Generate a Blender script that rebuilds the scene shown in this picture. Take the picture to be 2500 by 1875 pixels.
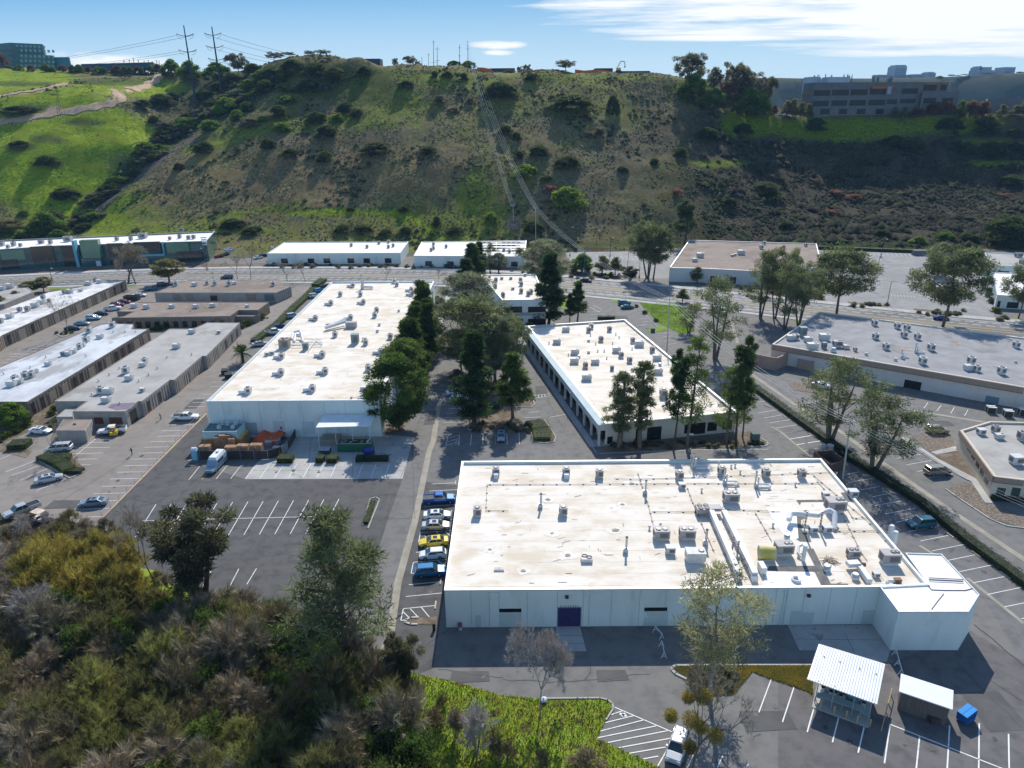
import bpy, bmesh, math, random
import numpy as np
from math import sin, cos, tan, atan, atan2, radians, pi, sqrt
from mathutils import Matrix, Vector
for _o in list(bpy.data.objects): bpy.data.objects.remove(_o)
scene=bpy.context.scene
# ---------------- camera ----------------
FPX=1740.;PIT=radians(21.4);ROL=radians(.45);HC=67.
_f=np.array([0,cos(PIT),-sin(PIT)]);_u0=np.array([0,sin(PIT),cos(PIT)]);_r0=np.array([1.,0,0])
_u=_u0*cos(ROL)+_r0*sin(ROL);_r=_r0*cos(ROL)-_u0*sin(ROL)
cd=bpy.data.cameras.new('camera');cam=bpy.data.objects.new('camera',cd);scene.collection.objects.link(cam)
M=Matrix.Identity(4)
for i in range(3): M[i][0]=_r[i];M[i][1]=_u[i];M[i][2]=-_f[i]
M[2][3]=HC
cam.matrix_world=M
cd.sensor_width=36;cd.lens=36*FPX/2500;cd.clip_start=.5;cd.clip_end=12000
scene.camera=cam
# ---------------- light ----------------
SEL=radians(39.5);SAZ=radians(9.5)
w=bpy.data.worlds.new('World');scene.world=w;w.use_nodes=True
nt=w.node_tree;nt.nodes.clear()
def NN(nt,t,**k):
    n=nt.nodes.new(t)
    for a,b in k.items():
        if a.startswith('i_'): n.inputs[int(a[2:])].default_value=b
        else: setattr(n,a,b)
    return n
sky=NN(nt,'ShaderNodeTexSky',sky_type='NISHITA',sun_disc=False,sun_elevation=SEL,sun_rotation=SAZ,air_density=1.0,dust_density=.25,ozone_density=3.0,altitude=60)
L=nt.links.new
def MT(op,a,b=None,c=None,clamp=False):
    n=nt.nodes.new('ShaderNodeMath');n.operation=op;n.use_clamp=clamp
    for i,v in enumerate((a,b,c)):
        if v is None: continue
        if isinstance(v,(int,float)): n.inputs[i].default_value=v
        else: L(v,n.inputs[i])
    return n.outputs[0]
tc=NN(nt,'ShaderNodeTexCoord');sp=NN(nt,'ShaderNodeSeparateXYZ');L(tc.outputs['Generated'],sp.inputs[0])
yy=MT('MAXIMUM',sp.outputs[1],.05);aa=MT('DIVIDE',sp.outputs[0],yy);ee=MT('DIVIDE',sp.outputs[2],yy)
def cnoise(sx,se,scale,det=8):
    cb=nt.nodes.new('ShaderNodeCombineXYZ');L(MT('MULTIPLY',aa,sx),cb.inputs[0]);L(MT('MULTIPLY',ee,se),cb.inputs[1])
    n=NN(nt,'ShaderNodeTexNoise');n.inputs['Scale'].default_value=scale;n.inputs['Detail'].default_value=det;n.inputs['Roughness'].default_value=.6
    L(cb.outputs[0],n.inputs['Vector']);return n.outputs[0]
n1=cnoise(1.6,26,2.6,10);n2=cnoise(6,22,2.5)
def blob(a0,e0,ra,re,k,nz,sh=0.,tilt=0.,gain=1.15):
    x=MT('DIVIDE',MT('SUBTRACT',aa,a0),ra);e1=MT('ADD',ee,MT('MULTIPLY',MT('SUBTRACT',aa,a0),-tilt));y=MT('DIVIDE',MT('SUBTRACT',e1,e0),re)
    d=MT('ADD',MT('MULTIPLY',x,x),MT('MULTIPLY',y,y))
    v=MT('ADD',MT('SUBTRACT',1+sh,d),MT('MULTIPLY',MT('SUBTRACT',nz,.5),k));return MT('MULTIPLY',v,gain,clamp=True)
ms=[blob(.52,.112,.40,.046,4.2,n1,.35,-.012),blob(.62,.058,.22,.008,3.4,n1,.1),blob(.27,.077,.14,.005,1.5,n1,0),
    blob(-.012,.071,.042,.006,3.,n2,-.1),blob(-.015,.0615,.025,.004,3.,n2,-.1),blob(-.50,.050,.10,.016,3.,n2,0,-.05)]
m=ms[0]
for q in ms[1:]: m=MT('MAXIMUM',m,q)
m=MT('MULTIPLY',m,.95)
tint=NN(nt,'ShaderNodeMix',data_type='RGBA',blend_type='MULTIPLY');tint.inputs[0].default_value=1
L(sky.outputs[0],tint.inputs[6]);tint.inputs[7].default_value=(.93,1.0,1.04,1)
mx=NN(nt,'ShaderNodeMix',data_type='RGBA');L(m,mx.inputs[0]);gr=NN(nt,'ShaderNodeMix',data_type='RGBA');L(MT('POWER',MT('DIVIDE',MT('ADD',ee,.01),.15,clamp=True),1.25),gr.inputs[0]);gr.inputs[6].default_value=(4.3,5.4,5.9,1);gr.inputs[7].default_value=(1.0,2.7,4.7,1)
hi=NN(nt,'ShaderNodeMapRange',interpolation_type='SMOOTHSTEP');L(ee,hi.inputs[0]);hi.inputs[1].default_value=.15;hi.inputs[2].default_value=.55
g2=NN(nt,'ShaderNodeMix',data_type='RGBA');L(hi.outputs[0],g2.inputs[0]);L(gr.outputs[2],g2.inputs[6]);L(tint.outputs[2],g2.inputs[7]);L(g2.outputs[2],mx.inputs[6]);mx.inputs[7].default_value=(6.1,6.2,6.3,1)
bg=NN(nt,'ShaderNodeBackground');bg.inputs[1].default_value=.135;L(mx.outputs[2],bg.inputs[0])
L(bg.outputs[0],NN(nt,'ShaderNodeOutputWorld').inputs[0])
sl=bpy.data.lights.new('sun','SUN');sl.energy=4.2;sl.angle=radians(.53);sl.color=(1,.95,.87)
so=bpy.data.objects.new('sun',sl);scene.collection.objects.link(so)
sd=Vector((sin(SAZ)*cos(SEL),cos(SAZ)*cos(SEL),sin(SEL)));so.rotation_euler=sd.to_track_quat('Z','Y').to_euler();so.location=(0,0,200)
vs=scene.view_settings;vs.view_transform='Standard';vs.look='None';vs.exposure=.38;vs.gamma=1;vs.use_curve_mapping=False
scene.render.resolution_x=1024;scene.render.resolution_y=768
scene.cycles.max_bounces=5;scene.cycles.transparent_max_bounces=4;scene.cycles.diffuse_bounces=3;scene.cycles.glossy_bounces=2;scene.cycles.volume_bounces=0
# ---------------- pixel <-> world measuring (camera calibrated against the photograph) ----------------
REG=dict(A=(0,0,.3858),B=(825,0,.3858),C=(1650,0,.3858),D=(0,560,.31646),E=(450,640,.31646),F=(1100,560,.31646),G=(1750,560,.33906),H=(0,900,.31646),I=(900,1050,.31646),J=(1500,1080,.31646),K=(1900,1050,.27125),L=(0,1250,.37675),M=(800,1350,.31646),N=(1400,1350,.31646),O=(1900,1425,.27125),P=(0,540,.25316),Q=(460,1000,.25316),R=(1040,600,.30143),S=(1420,780,.2170),T=(1950,130,.24864),U=(0,80,.22604),Z=(0,0,1.1302),W=(0,0,1),X=(0,1030,.16278),Y=(1000,1500,.22604))
def nat(k,x,y): a=REG[k];return a[0]+x*a[2],a[1]+y*a[2]
def ray(k,x,y):
    px,py=nat(k,x,y);return _f+_r*(px-1250)/FPX+_u*(937.5-py)/FPX
def gp(k,x,y,z=0.):
    d=ray(k,x,y);return np.array([0,0,HC])+d*((z-HC)/d[2])
def at(k,x,y,Y):
    d=ray(k,x,y);return np.array([0,0,HC])+d*Y/d[1]
def proj(p):
    v=np.asarray(p,float)-np.array([0,0,HC]);c=v@_f;return 1250+FPX*(v@_r)/c,937.5-FPX*(v@_u)/c
# ---------------- materials ----------------
MATS={}
def mat(name,c1,c2=None,scale=1.,rough=.8,bump=0.,c3=None,s3=.2,t3=(.5,.6),metal=0.,det=6,spec=.3,tr=0.,obj=False,attr=None,rnd=0.,stretch=None,t12=(.35,.65),bs=None):
    if name in MATS: return MATS[name]
    m=bpy.data.materials.new(name);m.use_nodes=True;nt=m.node_tree;ns=nt.nodes;ns.clear();LL=nt.links.new
    out=ns.new('ShaderNodeOutputMaterial');b=ns.new('ShaderNodeBsdfPrincipled')
    b.inputs['Roughness'].default_value=rough;b.inputs['Metallic'].default_value=metal;b.inputs['Specular IOR Level'].default_value=spec
    if obj: cs=ns.new('ShaderNodeTexCoord').outputs['Object']
    else: cs=ns.new('ShaderNodeNewGeometry').outputs['Position']
    if stretch:
        mp=ns.new('ShaderNodeMapping');mp.inputs['Scale'].default_value=stretch;LL(cs,mp.inputs[0]);cs=mp.outputs[0]
    def noise(s,d=det,r=.6):
        n=ns.new('ShaderNodeTexNoise');n.inputs['Scale'].default_value=s;n.inputs['Detail'].default_value=d;n.inputs['Roughness'].default_value=r;LL(cs,n.inputs['Vector']);return n.outputs[0]
    def ramp(v,a,bb):
        r=ns.new('ShaderNodeMapRange');r.interpolation_type='SMOOTHSTEP';LL(v,r.inputs[0]);r.inputs[1].default_value=a;r.inputs[2].default_value=bb;return r.outputs[0]
    def mix(f,a,bb,bt='MIX'):
        x=ns.new('ShaderNodeMix');x.data_type='RGBA';x.blend_type=bt
        for i,v in ((0,f),(6,a),(7,bb)):
            if hasattr(v,'is_output'): LL(v,x.inputs[i])
            elif i==0: x.inputs[0].default_value=v
            else: x.inputs[i].default_value=(*v,1)
        return x.outputs[2]
    col=c1
    if c2 is not None: col=mix(ramp(noise(scale),*t12),c1,c2)
    if c3 is not None: col=mix(ramp(noise(s3,5),*t3),col,c3)
    if attr:
        a=ns.new('ShaderNodeAttribute');a.attribute_name=attr;col=mix(1.,col,a.outputs['Color'],'MULTIPLY')
    if rnd:
        oi=ns.new('ShaderNodeObjectInfo');hs=ns.new('ShaderNodeHueSaturation')
        r=ns.new('ShaderNodeMapRange');LL(oi.outputs['Random'],r.inputs[0]);r.inputs[3].default_value=1-rnd;r.inputs[4].default_value=1+rnd;LL(r.outputs[0],hs.inputs['Value'])
        r=ns.new('ShaderNodeMapRange');LL(oi.outputs['Random'],r.inputs[0]);r.inputs[3].default_value=.5+rnd*.08;r.inputs[4].default_value=.5-rnd*.08;LL(r.outputs[0],hs.inputs['Hue'])
        if hasattr(col,'is_output'): LL(col,hs.inputs['Color'])
        else: hs.inputs['Color'].default_value=(*col,1)
        col=hs.outputs[0]
    if hasattr(col,'is_output'): LL(col,b.inputs['Base Color'])
    else: b.inputs['Base Color'].default_value=(*col,1)
    if bump:
        bn=ns.new('ShaderNodeBump');bn.inputs['Strength'].default_value=min(1,bump);bn.inputs['Distance'].default_value=.1*max(1,bump)
        LL(noise(bs or scale*3,4),bn.inputs['Height']);LL(bn.outputs[0],b.inputs['Normal'])
    sh=b.outputs[0]
    if tr:
        t=ns.new('ShaderNodeBsdfTranslucent')
        if hasattr(col,'is_output'): LL(mix(1.,col,(1.15,1.15,.85),'MULTIPLY'),t.inputs[0])
        else: t.inputs[0].default_value=(*col,1)
        x=ns.new('ShaderNodeMixShader');x.inputs[0].default_value=tr;LL(b.outputs[0],x.inputs[1]);LL(t.outputs[0],x.inputs[2]);sh=x.outputs[0]
    LL(sh,out.inputs[0]);MATS[name]=m;return m
# ---------------- mesh building ----------------
col=scene.collection
LOCAL=set()
class MB:
    def __init__(s): s.v=[];s.f=[];s.m=[];s.mi=0
    def vf(s,vs,fs):
        n=len(s.v);s.v+= [tuple(map(float,p)) for p in vs];s.f+=[tuple(n+i for i in q) for q in fs];s.m+=[s.mi]*len(fs);return s
    def box(s,c,d,rz=0.,tp=1.):
        x,y,z=[q/2 for q in d];cx,cy,cz=c;ca,sa=cos(rz),sin(rz);P=[]
        for zz,k in((-z,1),(z,tp)):
            for a,b in((-x,-y),(x,-y),(x,y),(-x,y)): P.append((cx+a*k*ca-b*k*sa,cy+a*k*sa+b*k*ca,cz+zz))
        return s.vf(P,[(3,2,1,0),(4,5,6,7),(0,1,5,4),(1,2,6,5),(2,3,7,6),(3,0,4,7)])
    def prism(s,poly,z0,z1,bottom=True,top=True):
        n=len(poly);P=[(p[0],p[1],z0) for p in poly]+[(p[0],p[1],z1) for p in poly]
        F=[(i,(i+1)%n,n+(i+1)%n,n+i) for i in range(n)]
        if top: F.append(tuple(range(n,2*n)))
        if bottom: F.append(tuple(range(n-1,-1,-1)))
        return s.vf(P,F)
    def quad(s,*p): return s.vf(p,[tuple(range(len(p)))])
    def tube(s,p0,p1,r0,r1=None,n=6,cap=True):
        r1=r0 if r1 is None else r1;p0=Vector(p0);p1=Vector(p1);d=(p1-p0)
        if d.length<1e-6: return s
        d.normalize();a=d.orthogonal().normalized();b=d.cross(a);P=[]
        for p,r in((p0,r0),(p1,r1)):
            for i in range(n):
                t=2*pi*i/n;P.append(p+a*(r*cos(t))+b*(r*sin(t)))
        F=[(i,(i+1)%n,n+(i+1)%n,n+i) for i in range(n)]
        if cap: F+=[tuple(range(n-1,-1,-1)),tuple(range(n,2*n))]
        return s.vf(P,F)
    def cyl(s,c,r,h,n=12,r1=None): return s.tube(c,(c[0],c[1],c[2]+h),r,r1,n)
    def path(s,pts,r,n=6):
        for a,b in zip(pts[:-1],pts[1:]): s.tube(a,b,r,r,n)
        return s
    def ribbon(s,pts,w,z=None):   # flat strip along a polyline
        P=[Vector(p) for p in pts];L_=[];R_=[]
        for i,p in enumerate(P):
            d=(P[min(i+1,len(P)-1)]-P[max(i-1,0)]);d.z=0;d.normalize();nrm=Vector((-d.y,d.x,0))*w/2
            zz=p.z if z is None else z
            L_.append((p.x+nrm.x,p.y+nrm.y,zz));R_.append((p.x-nrm.x,p.y-nrm.y,zz))
        n=len(P);return s.vf(L_+R_,[(n+i,n+i+1,i+1,i) for i in range(n-1)])
    def wallrib(s,pts,w,z0,z1):   # solid strip (kerb, wall) along a polyline
        for a,b in zip(pts[:-1],pts[1:]):
            a=Vector((a[0],a[1],0));b=Vector((b[0],b[1],0));d=(b-a);l=d.length
            if l<.01: continue
            s.box(((a.x+b.x)/2,(a.y+b.y)/2,(z0+z1)/2),(l+w*.5,w,z1-z0),atan2(d.y,d.x))
        return s
    def build(s,name,mats,parent=None,smooth=False,off=None):
        me=bpy.data.meshes.new(name)
        o0=(0,0,0)
        if parent is not None and off is None and parent.name not in LOCAL: o0=parent.location
        elif off is not None: o0=off
        me.from_pydata([(a-o0[0],b-o0[1],c-o0[2]) for a,b,c in s.v],[],s.f)
        if not isinstance(mats,(list,tuple)): mats=[mats]
        for q in mats: me.materials.append(q)
        if len(mats)>1: me.polygons.foreach_set('material_index',s.m)
        if smooth: me.polygons.foreach_set('use_smooth',[True]*len(s.f))
        me.update();ob=bpy.data.objects.new(name,me);col.objects.link(ob)
        if parent is not None: ob.parent=parent
        elif off is not None: ob.location=off
        return ob
def tag(o,label=None,cat=None,group=None,kind=None):
    if label: o['label']=label
    if cat: o['category']=cat
    if group: o['group']=group
    if kind: o['kind']=kind
    return o
def thing(name,label,cat,loc=(0,0,0),rz=0,group=None):
    o=bpy.data.objects.new(name,None);col.objects.link(o);o.location=tuple(map(float,loc));o.rotation_euler=(0,0,rz);o.empty_display_size=.5
    return tag(o,label,cat,group)
def struct(name,mb,m,smooth=False): return tag(mb.build(name,m,smooth=smooth),kind='structure')
def dup(root,loc,rz=0,label=None,group=None,scale=None,rot=None):
    r=root.copy();col.objects.link(r);r.location=tuple(map(float,loc));r.rotation_euler=rot or (0,0,rz)
    if scale is not None: r.scale=scale
    if label: r['label']=label
    if group: r['group']=group
    for ch in root.children:
        c=ch.copy();col.objects.link(c);c.parent=r
        for g in ch.children:
            d=g.copy();col.objects.link(d);d.parent=c
    return r
def lthing(*a,**k):
    r=thing(*a,**k);LOCAL.add(r.name);return r
class Proto:
    """first placement moves the prototype itself, later ones copy it"""
    def __init__(s,root): s.root=root;s.used=False
    def put(s,loc,rz=0,label=None,group=None,scale=None,rot=None):
        if not s.used:
            s.used=True;r=s.root;s.loc0=None
            s.pristine=r
            r.location=tuple(map(float,loc));r.rotation_euler=rot or (0,0,rz)
            if scale is not None: r.scale=scale
            if label: r['label']=label
            if group: r['group']=group
            return r
        r=dup(s.root,loc,rz,label,group,(1,1,1) if scale is None else scale,rot)
        if not group and 'group' in r and False: pass
        return r
def drop(p):
    if not p.used:
        for c in list(p.root.children):
            for g in list(c.children): bpy.data.objects.remove(g)
            bpy.data.objects.remove(c)
        bpy.data.objects.remove(p.root)
ORD=['','first','second','third','fourth','fifth','sixth','seventh','eighth','ninth','tenth','eleventh','twelfth','thirteenth','fourteenth','fifteenth','sixteenth','seventeenth','eighteenth','nineteenth','twentieth']
def ordn(i):
    if i<len(ORD): return ORD[i]
    s={1:'st',2:'nd',3:'rd'}.get(i%10,'th') if i%100 not in (11,12,13) else 'th'
    return f'{i}{s}'
def npmesh(name,V,Fc,mats,tint=None,parent=None,smooth=False):
    """fast mesh from arrays; Fc (M,k); tint (M,3) face colours"""
    me=bpy.data.meshes.new(name);V=np.asarray(V,np.float32);Fc=np.asarray(Fc,np.int32);M_,k=Fc.shape
    me.vertices.add(len(V));me.vertices.foreach_set('co',V.ravel())
    me.loops.add(M_*k);me.loops.foreach_set('vertex_index',Fc.ravel())
    me.polygons.add(M_);me.polygons.foreach_set('loop_start',np.arange(M_,dtype=np.int32)*k)
    try: me.polygons.foreach_set('loop_total',np.full(M_,k,np.int32))
    except Exception: pass
    if smooth: me.polygons.foreach_set('use_smooth',np.ones(M_,bool))
    me.materials.append(mats);me.update(calc_edges=True)
    if tint is not None:
        at_=me.color_attributes.new('tint','FLOAT_COLOR','CORNER')
        c=np.ones((M_,k,4),np.float32);c[:,:,:3]=np.asarray(tint,np.float32)[:,None,:];at_.data.foreach_set('color',c.ravel())
    o=bpy.data.objects.new(name,me);col.objects.link(o)
    if parent is not None: o.parent=parent
    return o
def hashn(ix,iy,s=0):
    h=(ix.astype(np.int64)*374761393+iy.astype(np.int64)*668265263+s*1442695041)&0xffffffff
    h=((h^(h>>13))*1274126177)&0xffffffff;return ((h^(h>>16))&0xffff)/65535.
def vnoise(x,y,s=0):
    ix=np.floor(x);iy=np.floor(y);fx=x-ix;fy=y-iy;fx=fx*fx*(3-2*fx);fy=fy*fy*(3-2*fy)
    a=hashn(ix,iy,s);b=hashn(ix+1,iy,s);c=hashn(ix,iy+1,s);d=hashn(ix+1,iy+1,s)
    return (a*(1-fx)+b*fx)*(1-fy)+(c*(1-fx)+d*fx)*fy
def fbm(x,y,s=0,o=5,r=.5):
    t=0;a=1;n=0
    for i in range(o): t=t+a*vnoise(x*2**i+17*i,y*2**i-9*i,s+i);n+=a;a*=r
    return t/n
# ---------------- terrain ----------------
CP=[]
def cpx(px,py,Y): CP.append(at('W',px,py,Y))
for px,lst in {
 1000:[(520,388),(450,405),(380,430),(300,462),(230,495),(185,520),(163,531)],
 880:[(520,392),(450,412),(380,438),(300,470),(225,512),(185,533),(140,547)],
 760:[(525,392),(460,415),(390,440),(310,475),(230,520),(182,538),(149,551)],
 640:[(530,395),(470,415),(400,440),(330,468),(290,488),(230,530),(175,565),(160,590)],
 1150:[(520,385),(440,406),(360,436),(280,470),(210,503),(172,525)],
 1300:[(520,380),(440,402),(360,433),(280,468),(215,500),(180,522)],
 1450:[(540,372),(460,395),(380,424),(300,458),(220,496),(182,520)],
 1600:[(540,374),(460,400),(380,434),(300,470),(230,502),(180,522)],
 1750:[(540,374),(460,403),(380,442),(320,472),(270,496),(245,509)],
 1900:[(555,376),(480,418),(410,455),(345,483),(300,495),(283,503)],
 2100:[(560,374),(480,430),(410,463),(345,488),(300,500),(285,503)],
 2300:[(560,374),(480,430),(410,463),(345,488),(300,500),(285,502)],
 2500:[(560,374),(480,430),(410,463),(345,488),(300,500),(285,500)],
 2700:[(575,350),(410,405),(300,480),(285,495)],
 520:[(530,398),(470,418),(400,445),(345,470),(300,500),(250,560),(200,620),(178,660)],
 400:[(520,402),(460,425),(410,450),(350,505),(280,560),(230,600),(185,640)],
 310:[(520,405),(470,428),(420,465),(350,480),(290,510),(240,535),(215,575),(190,650)],
 200:[(560,400),(520,425),(450,450),(380,468),(320,490),(262,515),(225,545),(190,640),(178,700)],
 80:[(540,412),(450,440),(380,462),(320,488),(285,507),(235,540),(210,580),(185,660),(170,720)],
 -60:[(540,405),(450,436),(380,460),(310,495),(240,540),(200,600),(168,700)],
 -250:[(540,400),(430,440),(300,500),(200,600),(165,700)]}.items():
    for py,Y in lst: cpx(px,py,Y)
for X in range(-600,601,75): CP.append(np.array([X,342,0.]));CP.append(np.array([X,362 if X<120 else 352,1.]))
for X,zz in((-420,99),(-300,98),(-200,97),(-100,93),(0,86),(80,84),(140,82)):
    CP.append(np.array([X,800,zz]));
    if X>-150: CP.append(np.array([X,620,zz-1]));CP.append(np.array([X,560,zz]))
for X in(200,300,420): CP.append(np.array([X,560,58.]));CP.append(np.array([X,620,57.]));CP.append(np.array([X,720,25.]));CP.append(np.array([X,800,5.]))
CP=np.array(CP)
def _tps(r2): return np.where(r2>0,.5*r2*np.log(np.maximum(r2,1e-9)),0)
_S=100.
def _fit():
    P=CP[:,:2]/_S;n=len(P);d=P[:,None]-P[None];K=_tps((d**2).sum(-1))+np.eye(n)*.002
    Q=np.c_[np.ones(n),P];A=np.block([[K,Q],[Q.T,np.zeros((3,3))]]);return P,np.linalg.solve(A,np.r_[CP[:,2],0,0,0])
_P,_W=_fit()
def tps(X,Y):
    q=np.c_[X.ravel(),Y.ravel()]/_S;o=np.empty(len(q))
    for i in range(0,len(q),20000):
        b=q[i:i+20000];r2=((b[:,None]-_P[None])**2).sum(-1);o[i:i+20000]=_tps(r2)@_W[:len(_P)]+_W[len(_P)]+b@_W[len(_P)+1:]
    return o.reshape(X.shape)
gx=np.r_[np.array([-1500,-1200,-950,-800,-700,-620]),np.arange(-560,520.1,2.0),np.array([580,650,750,900,1100])]
gy=np.r_[np.arange(340,600,2.0),np.arange(600,800,5.0),np.array([800,830,900,1000])]
GX,GY=np.meshgrid(gx,gy)
cxx=np.clip(GX,-560,480);cyy=np.clip(GY,342,800)
GZ=tps(cxx,cyy)
_am=np.clip((GZ-1)/12,0,1)
_pad=np.clip((GX-165)/20,0,1)*np.clip((GY-494)/8,0,1)*np.clip((640-GY)/10,0,1)
rid=np.abs(fbm(cxx/34+.25*fbm(cxx/50,cyy/50,5),cyy/90,11,4)-.5)*2     # gullies running down the slope
GZ=GZ+_am*(1-_pad)*((fbm(cxx/28,cyy/28,3,5)-.5)*5.0+(rid-.35)*4.0+(fbm(cxx/5,cyy/5,9,3)-.5)*1.1)
GZ=np.where(_pad>.99,np.minimum(GZ,58.5),GZ)
GZ=np.where(GY<=346,np.minimum(GZ,-.3),GZ)
def tz(x,y):
    if y<344: return 0.
    i=np.clip(np.searchsorted(gx,x)-1,0,len(gx)-2);j=np.clip(np.searchsorted(gy,y)-1,0,len(gy)-2)
    fx=np.clip((x-gx[i])/(gx[i+1]-gx[i]),0,1);fy=np.clip((y-gy[j])/(gy[j+1]-gy[j]),0,1)
    return float(max(0,(GZ[j,i]*(1-fx)+GZ[j,i+1]*fx)*(1-fy)+(GZ[j+1,i]*(1-fx)+GZ[j+1,i+1]*fx)*fy))
def hit(k,x,y):
    d=ray(k,x,y);d=d/d[1];Y=40.
    while Y<1000:
        p=np.array([0,0,HC])+d*Y
        if p[2]<=tz(p[0],p[1]): 
            for s in(1.,.25,.05):
                while p[2]<=tz(p[0],p[1]) and Y>40: Y-=s;p=np.array([0,0,HC])+d*Y
                Y+=s;p=np.array([0,0,HC])+d*Y
            p[2]=tz(p[0],p[1]);return p
        Y+=2.
    return None
# patch colours of the slope (vegetation kinds, some shade painted in), measured in the photograph and held by position on the hill
_v=np.stack([GX,GY,GZ-HC],-1);_c=_v@_f;PXX=1250+FPX*(_v@_r)/_c;PYY=937.5-FPX*(_v@_u)/_c
nzA=fbm(GX/22,GY/22,31,5)-.5;nzB=fbm(GX/7,GY/7,37,4)-.5;nzC=fbm(GX/60,GY/60,41,4)-.5
def ell(cx,cy,rx,ry,rot=0,k=.9,sh=1.5):
    ca,sa=cos(radians(rot)),sin(radians(rot));x=PXX-cx;y=PYY-cy;u=(x*ca+y*sa)/rx;v=(-x*sa+y*ca)/ry
    return np.clip((1-np.sqrt(u*u+v*v)+k*nzA+.5*nzB)*sh*2,0,1)
def line(pts,wd,k=0.,shp=1.):
    P=[np.array(p,float) for p in pts];D=np.full(PXX.shape,1e9)
    for a,b in zip(P[:-1],P[1:]):
        ab=b-a;t=np.clip(((PXX-a[0])*ab[0]+(PYY-a[1])*ab[1])/(ab@ab),0,1);D=np.minimum(D,np.hypot(PXX-a[0]-t*ab[0],PYY-a[1]-t*ab[1]))
    return np.clip((1-D/wd+k*nzA)*2*shp,0,1)
brown=np.array([.16,.145,.065]);gbrown=np.array([.13,.115,.075]);green=np.array([.14,.18,.022]);bgreen=np.array([.19,.27,.014]);dark=np.array([.028,.038,.018]);dirt=np.array([.50,.38,.26]);grey=np.array([.085,.08,.058])
C_=np.zeros(GX.shape+(3,))+brown
def lay(m,c):
    global C_;m=m[...,None];C_=C_*(1-m)+c*m
lay(np.clip(nzA*3+.45,0,1)*.7,gbrown)
lay(np.clip(nzC*6+nzB*2,0,1)*.5,green)
lay(ell(700,440,520,95,-6,k=.6)*.75,np.array([.185,.145,.075]))
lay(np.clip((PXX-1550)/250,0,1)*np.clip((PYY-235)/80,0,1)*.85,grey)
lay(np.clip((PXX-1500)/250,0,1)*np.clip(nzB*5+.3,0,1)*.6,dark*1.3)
for e in [(120,420,330,150,35),(60,260,260,75,0),(250,300,190,70,20),(330,215,180,28,0),(60,190,160,30,0)]: lay(ell(*e,k=.35)*.95,bgreen)
for e in [(700,305,200,22,-4),(560,340,120,20,-15),(850,300,170,18,0),(830,520,220,12,1),(600,520,170,12,-12),(420,560,250,18,0),(1100,545,240,45,0),(1000,590,300,30,0),(1050,190,240,26,4),(1400,190,250,16,0),(950,240,120,60,10),(1160,480,60,90,0)]: lay(ell(*e,k=.8)*.85,green)
for e in [(2080,315,260,35,0),(1830,300,90,45,0),(2330,300,170,30,0),(2420,345,90,10,0),(2440,400,110,9,0),(1760,400,90,10,0)]: lay(ell(*e,k=.5)*.95,bgreen)
lay(line([(700,522),(800,515),(960,520),(1010,535),(1060,575)],7),bgreen);lay(line([(700,516),(810,507),(960,511),(1020,526)],3),dark)
lay(ell(870,205,170,60,5,k=.9)*.8,np.array([.06,.085,.02]))  # knoll face darkened in colour, standing for its self-shadow
for e in [(60,270,70,16,-5),(330,262,60,12,10),(120,340,50,14,0),(130,400,40,16,20),(50,360,40,10,0),(210,300,60,10,0),(300,200,120,10,0),(60,205,110,8,0)]: lay(ell(*e,k=.9)*.7,dark*1.6)
rav=line([(190,555),(250,490),(330,410),(400,350),(470,300),(560,255),(640,215),(680,180)],34,.8);lay(rav,dark*1.2)
lay(line([(230,520),(300,455),(390,390),(470,335)],10,.4)*.7,np.array([.16,.14,.12]))
lay(ell(540,210,90,55,0)*.85,dark*1.3);lay(ell(430,265,70,45,-20)*.6,dark*1.4)
lay(line([(-60,318),(0,298),(60,292),(130,277),(200,268),(255,258),(285,250),(297,240),(292,228),(275,222)],9,.05),dirt);lay(line([(282,224),(290,234)],9),dirt)
lay(line([(-60,250),(0,236),(40,228),(90,222),(130,212),(160,204)],4.5,.1),dirt);lay(line([(310,221),(345,214),(372,200),(400,182),(432,168)],7,.2),dirt*1.3)
lay(ell(130,268,18,10,0),dirt)
lay(ell(1255,545,24,22,0,k=.5),np.array([.22,.16,.12]));lay(line([(-100,160),(450,165)],0.01),dark)
lay(np.clip((GY-346)/-4,0,1),green)
lay(np.clip(1-np.abs(PYY-597)/9,0,1)*(PXX>1400),np.array([.05,.085,.02]))
C_=C_*(1-.42*np.clip((PXX-1450)/300,0,1)*np.clip((PYY-240)/60,0,1))[...,None]  # right slope: dark brown-grey tone plus ridge and office shade painted in
nfx,nfy=len(gx),len(gy)
idx=np.arange(nfx*nfy).reshape(nfy,nfx)
Fq=np.stack([idx[:-1,:-1],idx[:-1,1:],idx[1:,1:],idx[1:,:-1]],-1).reshape(-1,4)
tcol=(C_[:-1,:-1]+C_[1:,1:]+C_[:-1,1:]+C_[1:,:-1]).reshape(-1,3)/4
tm=mat('hill_scrub',(.62,.6,.58),(1.35,1.3,1.25),.55,.95,1.,c3=(1.05,.9,.8),s3=.09,attr='tint',spec=.05,bs=.9,det=9)
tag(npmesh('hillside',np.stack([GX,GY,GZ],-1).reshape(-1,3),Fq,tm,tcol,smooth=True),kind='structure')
def terr_col(x,y):
    i=int(np.clip(np.searchsorted(gx,x)-1,0,len(gx)-2));j=int(np.clip(np.searchsorted(gy,y)-1,0,len(gy)-2));return C_[j,i]
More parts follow.
